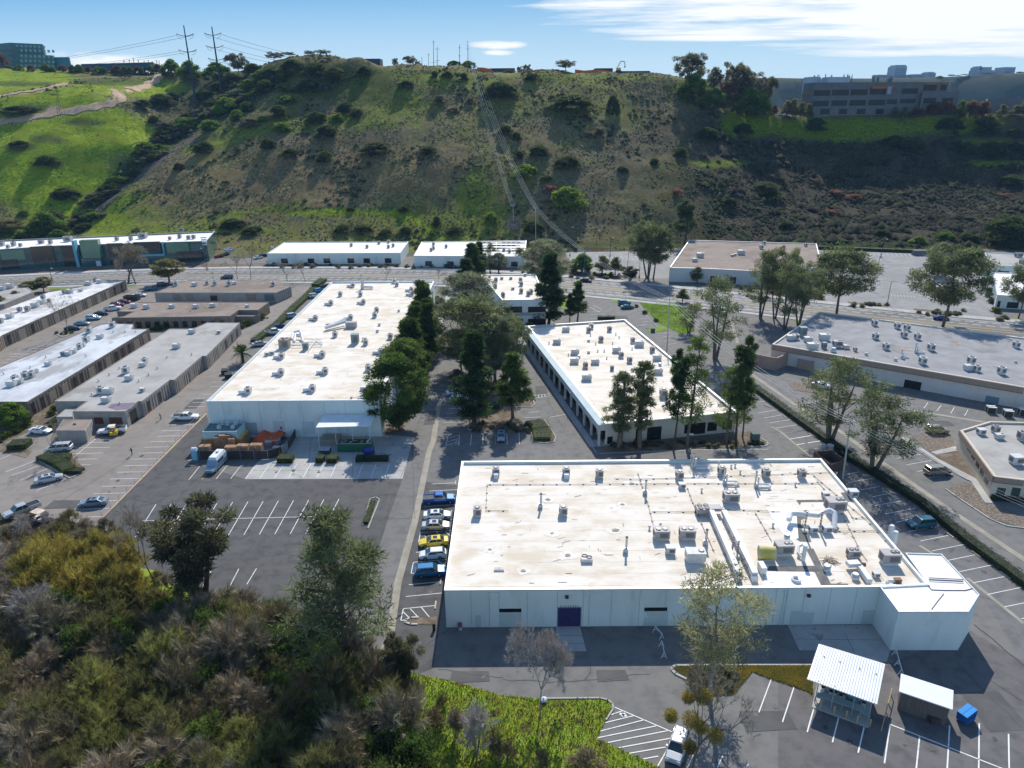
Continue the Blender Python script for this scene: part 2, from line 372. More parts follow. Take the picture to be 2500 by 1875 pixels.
# low scrub on the slope: uncountable, one object
rs=np.random.RandomState(5);N=85000
sx=rs.uniform(-430,360,N);sy=346+rs.rand(N)**.9*290
dens=fbm(sx/14,sy/14,77,4);isn=np.zeros(N)
i_=np.clip(np.searchsorted(gx,sx)-1,0,len(gx)-2);j_=np.clip(np.searchsorted(gy,sy)-1,0,len(gy)-2)
fx=(sx-gx[i_])/(gx[i_+1]-gx[i_]);fy=(sy-gy[j_])/(gy[j_+1]-gy[j_])
sz=(GZ[j_,i_]*(1-fx)+GZ[j_,i_+1]*fx)*(1-fy)+(GZ[j_+1,i_]*(1-fx)+GZ[j_+1,i_+1]*fx)*fy
sc=C_[j_,i_];lum=sc.sum(1);isroad=(sc[:,0]>sc[:,1]*1.15)&(lum>.4);darkp=lum<.14;gr=sc[:,1]>sc[:,0]*1.3
keep=(~isroad)&(((dens>.42)&~gr)|darkp|((dens>.6)&gr))&(sz>.5)&~((sx>160)&(sy>494))
sx,sy,sz,sc,darkp,gr=[q[keep] for q in(sx,sy,sz,sc,darkp,gr)]
d2=fbm(sx/22+9,sy/16,123,4)
n=len(sx);size=rs.uniform(.3,.85,n)*np.where((d2>.6)&(rs.rand(n)<.3),2.3,1.)*np.where(darkp,1.8,1.)*np.where(gr,.7,1)
nv=7;ang=rs.rand(n)*6.28;V=[]
for k in range(6):
    rr=size*rs.uniform(.6,1.15,n);t=ang+k*pi/3;V.append(np.stack([sx+rr*np.cos(t),sy+rr*np.sin(t),sz-.2+size*rs.uniform(0,.35,n)],-1))
V.append(np.stack([sx+size*rs.uniform(-.3,.3,n),sy,sz+size*rs.uniform(.5,1.1,n)],-1))
V=np.stack(V,1);b=(np.arange(n)*7)[:,None];F_=np.concatenate([np.stack([b[:,0]+k,b[:,0]+(k+1)%6,b[:,0]+6],-1)[:,None] for k in range(6)],1).reshape(-1,3)
base=np.where(rs.rand(n,1)<.4,np.array([.20,.165,.12]),np.where(rs.rand(n,1)<.45,np.array([.09,.105,.04]),np.array([.15,.15,.07])))
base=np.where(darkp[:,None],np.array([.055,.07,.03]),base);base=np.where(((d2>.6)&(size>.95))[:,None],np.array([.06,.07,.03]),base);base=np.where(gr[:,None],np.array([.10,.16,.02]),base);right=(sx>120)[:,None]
base=np.where(right&(rs.rand(n,1)<.6),np.array([.05,.046,.034]),base)  # scrub on the right slope darkened to match, shade put into its colour
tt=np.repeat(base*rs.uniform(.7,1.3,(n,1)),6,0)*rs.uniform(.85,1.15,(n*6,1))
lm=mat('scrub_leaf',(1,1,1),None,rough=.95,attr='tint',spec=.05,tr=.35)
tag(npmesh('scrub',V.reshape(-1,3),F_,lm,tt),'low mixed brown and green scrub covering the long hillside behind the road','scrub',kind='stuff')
# far mesa beyond the right side
mgx=np.arange(150,3400,22.);mgy=np.r_[np.arange(1450,2000,22.),np.arange(2000,3200,150.)];MX,MY=np.meshgrid(mgx,mgy)
edge=1560+220*(fbm(MX/420,MX*0,51,3)-.5)*2
t_=np.clip((MY-edge)/240,0,1);MZ=(t_*t_*(3-2*t_))*(118+10*fbm(MX/300,MY/300,52,3)+np.clip((MX-1000)/500,0,1)*14)+(np.abs(fbm(MX/110,MY/200,53,4)-.5)*-60+12)*np.sin(t_*pi)-2
mt=np.where(fbm(MX/60,MY/60,54,4)[...,None]>.52,np.array([.025,.04,.025]),np.array([.06,.07,.04]))
id2=np.arange(MX.size).reshape(MX.shape);Fm=np.stack([id2[:-1,:-1],id2[:-1,1:],id2[1:,1:],id2[1:,:-1]],-1).reshape(-1,4)
tag(npmesh('distant_hills',np.stack([MX,MY,MZ],-1).reshape(-1,3),Fm,tm,mt[:-1,:-1].reshape(-1,3),smooth=True),kind='structure')
def mz(x,y):
    i=int(np.clip(np.searchsorted(mgx,x),0,len(mgx)-1));j=int(np.clip(np.searchsorted(mgy,y),0,len(mgy)-1));return float(MZ[j,i])

def track(name,pts,w_,m):
    P=[];
    for a,b in zip(pts[:-1],pts[1:]):
        for i in range(8):
            t=i/8;h=hit('W',a[0]+(b[0]-a[0])*t,a[1]+(b[1]-a[1])*t)
            if h is not None and (not P or (abs(h[1]-P[-1][1])<22 and np.hypot(h[0]-P[-1][0],h[1]-P[-1][1])>1.)): P.append(h)
    P=np.array(P);K=3
    for c in(0,1): P[:,c]=np.convolve(np.r_[[P[0,c]]*K,P[:,c],[P[-1,c]]*K],np.ones(2*K+1)/(2*K+1),'valid')
    d=np.gradient(P[:,:2],axis=0);d/=np.linalg.norm(d,axis=1,keepdims=True)+1e-9;n=np.stack([-d[:,1],d[:,0]],1);mb=MB();ns=5;V=[]
    for i in range(len(P)):
        for j in range(ns):
            q=P[i,:2]+n[i]*w_*(j/(ns-1)-.5)*(1+.25*sin(i*.9));V.append((q[0],q[1],tz(q[0],q[1])+.38))
    F=[(i*ns+j,i*ns+j+1,(i+1)*ns+j+1,(i+1)*ns+j) for i in range(len(P)-1) for j in range(ns-1)]
    mb.vf(V,F);struct(name,mb,m)
dirtm=mat('dirt_track',(.40,.27,.16),(.5,.36,.23),.4,.95,.2)
track('dirt_track',[(-30,304),(60,291),(130,277),(200,267),(250,258),(282,250),(296,241),(291,229),(276,221)],7.,dirtm)
track('dirt_track',[(-20,242),(40,228),(90,221),(130,212),(160,205)],4.5,dirtm);track('dirt_track',[(316,220),(345,213),(372,199),(400,182),(430,168)],9.,dirtm)
# ---------------- ground, roads, markings ----------------
def W2(k,pts,z=0.):
    o=[]
    for p in pts:
        kk,x,y=(k,*p) if len(p)==2 else p;q=gp(kk,x,y,z);o.append((q[0],q[1]))
    return o
def signed(poly): return sum(a[0]*b[1]-b[0]*a[1] for a,b in zip(poly,poly[1:]+poly[:1]))
def ccw(p): return p if signed(p)>0 else p[::-1]
from mathutils.geometry import tessellate_polygon
def sheet(name,polys,z,m,mb=None):
    mb=MB()
    for p in polys:
        p=ccw([tuple(q) for q in p]);t=tessellate_polygon([[Vector((a,b,0)) for a,b in p]])
        n=len(mb.v);mb.v+=[(a,b,z) for a,b in p]
        for q in t:
            a,b,c=[p[i] for i in q]
            if (b[0]-a[0])*(c[1]-a[1])-(b[1]-a[1])*(c[0]-a[0])<0: q=q[::-1]
            mb.f.append(tuple(n+i for i in q));mb.m.append(0)
    return struct(name,mb,m)
earth=mat('earth',(.085,.075,.045),(.05,.075,.02),.3,.95,.6,c3=(.13,.10,.07),s3=.1)
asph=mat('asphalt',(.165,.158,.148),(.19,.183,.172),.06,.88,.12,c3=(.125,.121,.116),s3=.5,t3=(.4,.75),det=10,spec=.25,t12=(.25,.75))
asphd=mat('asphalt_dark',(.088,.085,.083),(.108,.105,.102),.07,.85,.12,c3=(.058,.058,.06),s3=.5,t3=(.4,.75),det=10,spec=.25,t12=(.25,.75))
asphb=mat('asphalt_brown',(.225,.2,.172),(.265,.237,.208),.10,.9,.12,c3=(.18,.162,.145),s3=.4,t3=(.4,.75),det=10,spec=.25)
asphl=mat('asphalt_light',(.24,.235,.23),(.3,.295,.285),.08,.9,.1,c3=(.215,.21,.208),s3=.3,t3=(.4,.75),det=10,spec=.25)
conc=mat('concrete',(.36,.35,.33),(.45,.44,.41),.25,.9,.1,c3=(.27,.26,.24),s3=.5,t3=(.58,.68),det=8)
concy=mat('concrete_old',(.27,.245,.19),(.35,.32,.26),.4,.9,.1)
paint=mat('road_paint',(.75,.75,.72),(.45,.45,.44),1.3,.8,t12=(.5,.75))
ypaint=mat('yellow_paint',(.7,.52,.12),(.5,.4,.15),1.3,.8)
rpaint=mat('red_paint',(.5,.14,.10),(.55,.35,.3),1.3,.8)
lawnm=mat('lawn',(.13,.24,.015),(.18,.27,.02),.5,.95,.5,c3=(.11,.12,.03),s3=.15)
bedm=mat('mulch',(.17,.12,.08),(.11,.085,.06),1.2,.95,.8,c3=(.2,.165,.12),s3=.35)
gravel=mat('gravel',(.26,.2,.15),(.13,.11,.09),2.6,.95,1.,t12=(.42,.55))
mb=MB();mb.quad((-7000,-400,0),(7000,-400,0),(7000,9000,0),(-7000,9000,0));struct('ground',mb,earth)
sheet('parking_lot',[[(-420,20),(330,20),(330,338),(-420,338)]],.02,asph)
Th=W2('W',[(-900,1225),(60,1255),(240,1285),(330,1345),('L',840,350),('L',880,400),('L',1150,500),('L',1270,600),(640,1500),(800,1570),('M',380,890),('M',430,895),('M',700,940),('M',1000,1000),('M',1330,1100),('M',1650,1130),('M',2100,1125),('M',2180,1150),('M',2205,1200),('M',2150,1290),('N',185,1430),('N',330,1500),('N',600,1620),('N',760,1700),(1660,1960),(1700,2600),(-900,2600)])
soil=mat('creek_soil',(.07,.06,.04),(.045,.05,.025),.4,.95,.8,c3=(.13,.085,.04),s3=.12,t3=(.55,.62))
sheet('creek_bank',[Th],.05,soil)
grs=mat('grass_bank',(.20,.30,.018),(.28,.33,.035),.7,.95,1.,c3=(.14,.11,.04),s3=.35,t3=(.56,.64),det=9)
Gr=W2('M',[(350,880),(430,893),(700,938),(1000,998),(1330,1098),(1650,1128),(2100,1123),(2180,1150),(2203,1200),(2148,1290),('N',183,1430),('N',330,1502),('N',600,1622),('N',760,1702),(1900,2100),(1000,2100),(600,1500),(450,1200)])
sheet('grass',[Gr],.07,grs)
sheet('grass_by_lot',[W2('L',[(700,330),(830,350),(1000,380),(1150,500),(1262,520),(1262,700),(1050,640),(860,480)]),W2('L',[(0,880),(200,830),(230,900),(0,1010)])],.072,grs)
dry=mat('dry_plants',(.27,.22,.08),(.2,.18,.07),.8,.95,1.,c3=(.17,.13,.09),s3=.22,t3=(.45,.6))
sheet('planting_island',[W2('N',[(765,885),(790,872),(900,872),(1820,872),(1850,1000),(1850,1110),(1800,1072),(1500,970),(1380,920),(1240,1100),(1000,1110),(870,975)])],.06,dry)
sheet('asphalt_left',[W2('W',[(-700,1240),(240,1280),('H',780,1165),('H',1590,350),('E',530,620),('E',1010,205),(760,700),(350,693),(0,703),(-700,735)])],.028,asphb)
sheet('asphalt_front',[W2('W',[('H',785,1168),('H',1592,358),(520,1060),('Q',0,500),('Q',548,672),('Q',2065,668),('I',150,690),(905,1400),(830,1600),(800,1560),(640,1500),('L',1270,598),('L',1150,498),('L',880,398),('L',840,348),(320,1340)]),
  ],.034,asphd)
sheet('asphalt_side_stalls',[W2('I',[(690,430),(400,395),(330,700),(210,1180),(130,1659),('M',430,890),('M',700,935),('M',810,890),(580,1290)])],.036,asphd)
sheet('asphalt_right_lot',[W2('M',[(560,1640),(1020,1640)]) ] if 0 else [W2('O',[(1730,430),(2212,700),(2212,1900),(0,1900),(0,870),(270,1000),(560,1100),(1000,720)])],.034,mat('asphalt_right',(.128,.12,.116),(.155,.146,.142),.07,.88,.12,c3=(.09,.086,.089),s3=.5,t3=(.4,.75),det=10,t12=(.25,.75),spec=.25))  # lower right lot, surfaced in its own asphalt tone
sheet('asphalt_alley',[W2('W',[('K',0,-20),('K',260,0),('K',2212,1385),('K',2600,1660),('O',2212,700),('K',1700,1300),('K',1150,1100),('K',400,255)])],.030,mat('asphalt_alley',(.145,.14,.137),(.175,.17,.165),.08,.88,.1,c3=(.112,.111,.113),s3=.5,t3=(.4,.75),det=10,t12=(.25,.75)))
# avenue
far=[('W',-500,700),('W',-200,686),('D',0,372),('D',600,340),('P',1480,470),('E',0,50),('E',1000,48),('E',2212,62),('F',870,350),('F',1100,385),('G',150,480),('G',780,540),('G',1240,575),('G',1780,640),('G',2212,690),('W',2700,822)]
nea=[('W',-500,728),('W',-200,710),('W',0,700),('W',316,692),('D',1110,405),('E',640,140),('E',1150,145),('E',2130,165),('R',1110,370),('F',1080,500),('F',1700,565),('G',170,590),('G',640,635),('W',2200,800),('W',2500,845),('W',2700,880)]
fp=np.array([gp(*p)[:2] for p in far]);npt=np.array([gp(*p)[:2] for p in nea])
xs=np.linspace(-330,225,80)
def sm(a,k=7): return np.convolve(np.r_[[a[0]]*k,a,[a[-1]]*k],np.ones(2*k+1)/(2*k+1),'valid')
yF=sm(np.interp(xs,fp[:,0],fp[:,1]));yN=sm(np.interp(xs,npt[:,0],npt[:,1]))
road=mat('road_asphalt',(.17,.165,.16),(.2,.195,.188),.1,.85,.08,c3=(.12,.118,.116),s3=.07,det=9,stretch=(.25,1,1))
sheet('road',[[(x,y) for x,y in zip(xs,yF)]+[(x,y) for x,y in zip(xs[::-1],yN[::-1])]],.04,road)
def along(t0,t1): return [(x,a+(b-a)*t0) for x,a,b in zip(xs,yN,yF)],[(x,a+(b-a)*t1) for x,a,b in zip(xs,yN,yF)]
sw=MB();kb=MB()
for yy_,s in((yF,1),(yN,-1)):
    P=[(x,y+s*2.6) for x,y in zip(xs,yy_)];
    sw.ribbon([(a,b,0) for a,b in P],3.6 if s>0 else 2.6,.13);kb.wallrib([(x,y+s*.2) for x,y in zip(xs,yy_)],.3,.0,.16)
struct('pavement',sw,conc)
pk=MB()
for t in(.14,.29,.71,.86):
    for i in range(len(xs)-1):
        for q in(.1,.6):
            y0=yN[i]+(yF[i]-yN[i])*t;y1=yN[i+1]+(yF[i+1]-yN[i+1])*t;dx=xs[i+1]-xs[i]
            a=(xs[i]+dx*q,y0+(y1-y0)*q,0);b=(xs[i]+dx*(q+.32),y0+(y1-y0)*(q+.32),0);pk.ribbon([a,b],.28,.048)
for t in(.1,.94): pk.ribbon([(x,a+(b-a)*t,0) for x,a,b in zip(xs,yN,yF)],.2,.048)
struct('lane_lines',pk,paint)
pk=MB()
for t in(.44,.455,.545,.56): pk.ribbon([(x,a+(b-a)*t,0) for x,a,b in zip(xs,yN,yF)],.16,.048)
struct('centre_lines',pk,ypaint)
# overlays
sheet('light_lot',[W2('F',[(860,108),(1800,112),(1740,330),(1700,380),(1130,372),(1000,330),(900,210)]),W2('G',[(730,150),(1960,192),(1950,330),(2000,640),(1700,622),(800,530),(740,430)])],.03,asphl)
pad=[W2('Q',[(548,672),(645,530),(700,480),(920,470),(1050,240),(1880,240),(2170,268),(2065,668)]),W2('M',[(1755,562),(1945,562),(1995,760),(1790,762)]),
 W2('O',[(85,376),(858,374),(1007,603),(975,705),(300,702),(335,602),(190,602)])]
sheet('concrete_pad',pad,.044,conc)
jt=MB()
def ln(mb,k,a,b,w=.1,z=.056):
    p=gp(k,*a);q=gp(k,*b);mb.ribbon([(p[0],p[1],0),(q[0],q[1],0)],w,z)
for a,b in(((880,470),(2110,470)),((620,590),(2090,590)),((1185,240),(1150,660)),((1600,240),(1580,660)),((1000,330),(2150,350))): ln(jt,'Q',a,b,.06,.05)
for a,b in(((1790,640),(1965,640)),((1800,700),(1980,700))): ln(jt,'M',a,b,.06,.05)
ln(jt,'O',(600,450),(720,702),.06,.05);ln(jt,'O',(150,500),(940,510),.06,.05)
struct('concrete_joints',jt,mat('joint',(.12,.11,.10)))
side=MB()
for pts,w in (([('E',2038,262),('E',1975,460),('E',1905,700),('E',1840,850)],1.8),([('F',528,832),('F',700,1090),('F',860,1330),('F',1085,1655),('S',130,1440)],1.5)):
    side.ribbon([tuple(gp(*p)[:2])+(0,) for p in pts],w,.15)
for k,pl in(('K',[(1370,200),(1590,148),(1645,185),(1420,222)]),('K',[(1100,70),(1150,68),(1440,262),(1800,450),(1930,662),(1860,655),(1740,470),(1430,285)]),('F',[(380,760),(560,740),(600,780),(520,830)]),('S',[(130,1360),(330,1340),(360,1420),(180,1440)])):
    p=ccw(W2(k,pl));side.vf([(a,b,.1) for a,b in p],[tuple(range(len(p)))])
struct('footpath',side,conc)
drn=MB()
for pts,w in (([('E',2010,1010),('E',1960,1110),('I',500,80),('I',465,170),('I',358,700),('I',225,1180),('M',480,640),('M',390,850)],1.15),([('G',245,1040),('G',600,1290),('K',560,15),('K',900,268),('K',1500,690),('K',2212,1165),('K',2600,1420)],1.15),([('K',-60,-30),('K',20,15),('K',300,250)],.5),([('K',1270,1040),('K',1400,1120)],.5),([('O',1700,-50),('O',2212,360)],.6),([('G',1380,1300),('G',1960,1395)],.9),([('G',100,640),('G',150,820)],.9)):
    drn.ribbon([tuple(gp(*p)[:2])+(0,) for p in pts],w,.05)
struct('drain_strip',drn,concy)
# painted markings
mk=MB();ym=MB()
def lines(k,L_,mb=mk,w=.12):
    for a,b,c,d in L_: ln(mb,k,(a,b),(c,d),w)
def stalls(k,a,b,c,d,n,mb=mk):
    A=[gp(k,*q)[:2] for q in(a,b,c,d)]
    for i in range(n):
        t=i/(n-1);p=A[0]+(A[2]-A[0])*t;q=A[1]+(A[3]-A[1])*t;mb.ribbon([(*p,0),(*q,0)],.12,.056)
stalls('H',(1205,1047),(1045,1300),(2615,1008),(2477,1272),13);lines('H',[(1095,1175,2640,1138)])
lines('L',[(1200,385,1140,485),(1370,380,1310,490),(1548,370,1480,500),(1662,368,1600,470)])
lines('H',[(1295,436,1500,432),(1252,481,1460,476),(1208,523,1415,519),(1160,565,1390,560),(1112,608,1320,604),(1066,653,1275,650),(1005,700,1240,697),(962,750,1190,746),(905,801,1140,797),(845,853,1080,849),(787,910,1030,905),(723,967,970,960),(660,1022,905,1019),(590,1086,845,1080),(515,1151,785,1144),(1450,295,1575,294),(1485,262,1575,261),(1520,230,1580,229),(1560,200,1640,198),(550,574,830,569),(545,614,850,608),(535,659,803,652),(560,702,748,698),(500,748,698,742),(740,540,500,745),(0,700,135,645),(40,800,270,712),(90,825,290,755),(160,862,360,775),(280,943,510,853)])
stalls('D',(175,915),(380,925),(-60,1080),(130,1085),8)
lines('D',[(575,693,650,693),(810,692,865,692),(1000,466,1080,465),(1150,517,1210,517),(2060,683,2140,682),(1620,1215,1720,1212),(1630,1180,1730,1178)])
stalls('E',(830,275),(895,285),(830,275),(895,285),2)
lines('Q',[(780,535,690,660),(915,540,830,660),(1050,525,967,657),(1180,522,1107,655),(1303,535,1238,655),(1425,532,1370,655),(1560,520,1500,655),(1688,520,1632,655),(1812,518,1762,653),(1940,518,1895,653),(108,550,5,678),(375,540,268,670),(510,538,408,668),(645,535,550,668)])
lines('Q',[(245,545,130,675)],ym)
lines('I',[(485,418,665,408),(470,472,690,461),(430,592,670,577),(415,700,640,690),(400,792,640,776),(365,945,600,925),(345,1022,600,1000),(310,1195,550,1172),(288,1286,565,1259),(268,1380,510,1356),(268,1380,248,1470),(248,1470,290,1467),(268,1405,315,1452),(320,1380,388,1452),(405,1368,467,1443),(400,792,385,868),(385,868,410,866),(430,815,450,835),(520,785,560,820),(590,780,632,820),(345,1022,328,1106),(328,1106,355,1108),(400,1018,430,1035),(460,1012,515,1045),(535,1012,592,1050)])
lines('K',[(40,34,250,2),(100,82,295,50),(168,132,390,96),(232,188,445,150),(570,412,730,378),(630,477,865,432),(715,545,915,508),(840,605,1040,563),(865,683,1100,640),(965,757,1235,706),(1060,832,1200,800),(1170,917,1450,862),(1280,1000,1530,950),(1385,1090,1680,1030),(1530,1175,1770,1125),(1630,1277,1930,1215),(1755,1377,2040,1320),(1885,1482,2200,1415),(2035,1594,2300,1540),(2190,1700,2450,1640),(1060,258,1285,220),(1155,315,1380,275),(1250,375,1320,362),(1345,432,1570,395),(1100,182,1190,168)])
lines('G',[(255,1212,310,1204),(290,1246,350,1238),(300,1322,440,1300),(340,1360,480,1335),(382,1395,530,1371),(425,1432,575,1409),(475,1473,640,1447),(525,1512,690,1486),(575,1553,750,1525),(630,1596,800,1566),(590,1262,680,1250),(1490,1290,1520,1248),(1585,1308,1615,1268),(1685,1325,1710,1283),(1783,1345,1808,1302)])
lines('N',[(1525,978,1430,1232),(1700,1040,1612,1307),(320,1193,760,1383),(290,1250,378,1220),(243,1312,465,1258),(205,1377,545,1290),(187,1428,638,1337),(265,1465,730,1373),(350,1505,750,1432),(420,1550,710,1500),(535,1592,655,1570),(645,1655,752,1470),(880,1659,925,1560),(1110,1659,1150,1570),(1335,1659,1350,1630)],w=.13)
lines('N',[(356,1240,410,1262),(372,1262,398,1238)],w=.3)
lines('O',[(320,1125,260,1338),(542,1210,487,1430),(772,1295,718,1525),(1005,1268,955,1620),(1272,1375,1238,1700),(1542,1280,1518,1700),(1808,1258,1803,1700),(2072,1355,2078,1700),(1005,1268,2100,1700)],w=.15)
lines('R',[(870,1215,1000,1200),(870,1238,1010,1216),(885,1213,890,1236),(910,1211,915,1234),(935,1208,942,1230),(960,1205,968,1226),(830,1352,915,1345),(800,1396,930,1388),(1000,1392,1140,1365),(180,1535,162,1620),(272,1530,265,1620),(182,1560,265,1535),(178,1590,270,1560),(172,1615,268,1588),(370,1525,360,1617),(463,1520,460,1612),(656,1520,657,1610),(753,1515,757,1607),(180,1320,340,1318),(165,1358,330,1356),(150,1395,330,1392),(140,1432,320,1430),(70,1165,140,1167),(600,1145,660,1143)])
lines('R',[(560,1528,563,1610)],ym)
lines('F',[(1075,600,1150,640),(1100,585,1170,620),(1075,660,1195,650),(1080,690,1200,680),(1085,640,1170,630),(1440,745,1510,735),(1600,805,1690,795),(1625,835,1715,822),(1650,862,1735,850),(1675,890,1750,878),(1450,690,1530,685),(1480,715,1560,708)])
lines('S',[(180,1510,1200,1470),(1200,1470,2100,1462),(0,1260,165,1500)],w=.12)
stalls('F',(1080,130),(1110,150),(1700,135),(1760,160),20);stalls('F',(1120,200),(1140,225),(1700,220),(1740,250),16);
stalls('G',(1000,165),(1010,185),(1480,180),(1500,200),16);stalls('G',(1180,190),(1215,190),(1150,420),(1185,422),14);stalls('G',(1255,470),(1262,482),(1415,480),(1425,492),8)
stalls('G',(1840,190),(1850,205),(2200,205),(2212,225),10)
lines('Z',[(20,765,60,768)])
struct('parking_markings',mk,paint);struct('yellow_markings',ym,ypaint)
fl=MB();fl.ribbon([tuple(gp(*p)[:2])+(0,) for p in(('F',505,835),('F',680,1100),('F',840,1340),('F',1050,1655),('S',120,1510))],.14,.06)
fl.ribbon([tuple(gp(*p)[:2])+(0,) for p in(('D',1110,1460),('D',1350,1240),('D',1840,760))],.2,.06);struct('fire_lane_paint',fl,rpaint)
# cracks and oil-dark seams in the asphalt
ck=MB();rr=random.Random(3)
def crack(k,a,b,amp=.35,w=.05):
    p=gp(k,*a);q=gp(k,*b);n=int(np.linalg.norm(q-p)/1.3)+2;off=0;pts=[]
    for i in range(n+1):
        t=i/n;off+=rr.uniform(-amp,amp);off*=.85;d=(q-p)/np.linalg.norm(q-p);c=p+(q-p)*t;pts.append((c[0]-d[1]*off,c[1]+d[0]*off,0))
    ck.ribbon(pts,w,.052)
crack('N',(210,985),(580,915));crack('N',(100,985),(140,880));crack('M',(850,900),(1350,980));crack('M',(1350,980),(2200,1000));crack('O',(1760,370),(2212,740),.1,.12);crack('O',(1900,870),(2212,1060))
crack('I',(150,690),(330,700));crack('I',(330,50),(355,690),.1);crack('I',(280,280),(120,705),.15);crack('H',(1000,1000),(2100,1300));crack('N',(1390,1450),(1450,1400));crack('O',(1600,700),(2212,1300));crack('M',(500,880),(900,600));crack('E',(2050,300),(1800,1250),.2,.07);crack('F',(640,1050),(900,1600));crack('K',(900,300),(2000,1300),.2,.04);crack('H',(250,1000),(620,900));crack('H',(450,1050),(1000,700));crack('G',(350,1180),(1000,1600),.3)
struct('cracks',ck,mat('crack',(.035,.035,.036)))
oil=MB()
for k,l in(('H',[(1260+117*i,1110) for i in range(11)]+[(1180+119*i,1220) for i in range(9)]+[(1100-45*i,675+48*i) for i in range(8)]),('K',[(150,75),(330,145),(760,500),(860,570),(960,640),(1060,720),(1420,990),(1560,1080),(1700,1180),(1840,1290),(1980,1400)]),('I',[(560,440),(480,1240),(430,1320)]),('Q',[(860,600),(1000,590),(1120,600),(1250,600),(1390,590),(1520,600)]),('O',[(430,1300),(650,1420),(1130,1450),(1400,1500),(1680,1450),(1950,1400)]),('N',[(1560,1180),(1400,1250)]),('G',[(390,1345),(520,1450),(650,1530)]),('M',[(1200,960),(700,700)])):
    for x,y in l:
        for _ in range(rr.choice((0,1,1,2))):
            c=gp(k,x+rr.uniform(-14,14),y+rr.uniform(-14,14));q=rr.uniform(.15,.5);n=len(oil.v);oil.v+=[(c[0]+q*cos(a*.7)*rr.uniform(.6,1.2),c[1]+q*sin(a*.7)*rr.uniform(.6,1.2),.054+.0006*(n%40)) for a in range(9)];oil.f.append(tuple(range(n,n+9)));oil.m.append(0)
struct('oil_stains',oil,mat('oil',(.05,.049,.048),(.08,.078,.075),3,.6))
pt=[];
for k,x,y,w_,h_ in(('H',1300,950,5,3),('H',1750,1400,7,2.5),('H',500,1050,6,3),('M',1100,960,5,2),('N',1500,1300,6,3),('O',1950,1150,5,6),('F',1300,680,6,4),('F',700,1250,3,7),('E',1900,1200,2.5,8),('K',1000,420,3,5),('D',1500,1350,3,6),('G',1600,1400,6,3),('N',300,950,4,2)):
    c=gp(k,x,y);pt.append([(c[0]-w_/2,c[1]-h_/2),(c[0]+w_/2,c[1]-h_/2+.3),(c[0]+w_/2-.2,c[1]+h_/2),(c[0]-w_/2+.1,c[1]+h_/2)])
sheet('asphalt_patches',pt,.0505,mat('asphalt_patch',(.085,.083,.082),(.11,.108,.105),.3,.9,.1))
# kerbs
k2=MB()
def kerb(k,pts,w=.2,h=.17,m=k2): m.wallrib([tuple(gp(k,*p)[:2]) if len(p)==2 else tuple(gp(*p)[:2]) for p in pts],w,.0,h)
kerb('M',[(1650,1128),(2100,1123),(2160,1138),(2195,1165),(2205,1205),(2148,1290)]);kerb('N',[(900,871),(790,871),(762,885),(758,905),(785,935),(868,975)],.3)
kerb('N',[(900,868),(1840,868)]);kerb('M',[(700,500),(640,502),(605,520),(600,540),(640,552),(690,553)],.3);kerb('Q',[(0,500),(30,490)],.25)
kerb('K',[(1505,532),(1600,600),(1750,700),(1900,800),(2050,865),(2260,890)],.25);kerb('K',[(1120,100),(1300,215),(1500,340),(1710,455)],.25)
kerb('S',[(1870,1435),(2060,1430),(2100,1410),(2080,1380),(2020,1340)],.25);kerb('R',[(850,1500),(870,1590),(960,1602),(1040,1590),(1050,1550),(1000,1470),(960,1410)]);kerb('R',[(480,1500),(340,1490),(345,1330)]);kerb('R',[(640,1250),(720,1310),(850,1312),(880,1290),(865,1240),(830,1200)])
kerb('F',[(1440,560),(1520,680),(1600,760)]);kerb('D',[(430,812),(480,835),(600,800)],.2);kerb('H',[(280,700),(540,850),(665,790)])
kerb('I',[('W',927,1225),('W',899,1290)],.15) if 0 else None
kerb('Z',[(784,1135),(800,1078),(812,1075),(820,1080),(795,1142)],.2)
kerb('Q',[(810,515),(1010,515),(1040,475)],.2);kerb('Q',[(1215,500),(1440,508),(1460,480)],.2);kerb('Q',[(1595,515),(1940,510)],.2)
k2.v+=[];struct('kerb',k2,conc);struct('road_kerb',kb,conc)
k3=MB();kerb('H',[(782,1164),(1100,845),(1270,672),(1400,540),(1592,352)],.3,.2,k3);kerb('Q',[(0,540),(45,545),(95,530)],.25,.15,k3);struct('painted_kerb',k3,mat('kerb_pink',(.5,.3,.25),(.55,.45,.25),.15,.8))
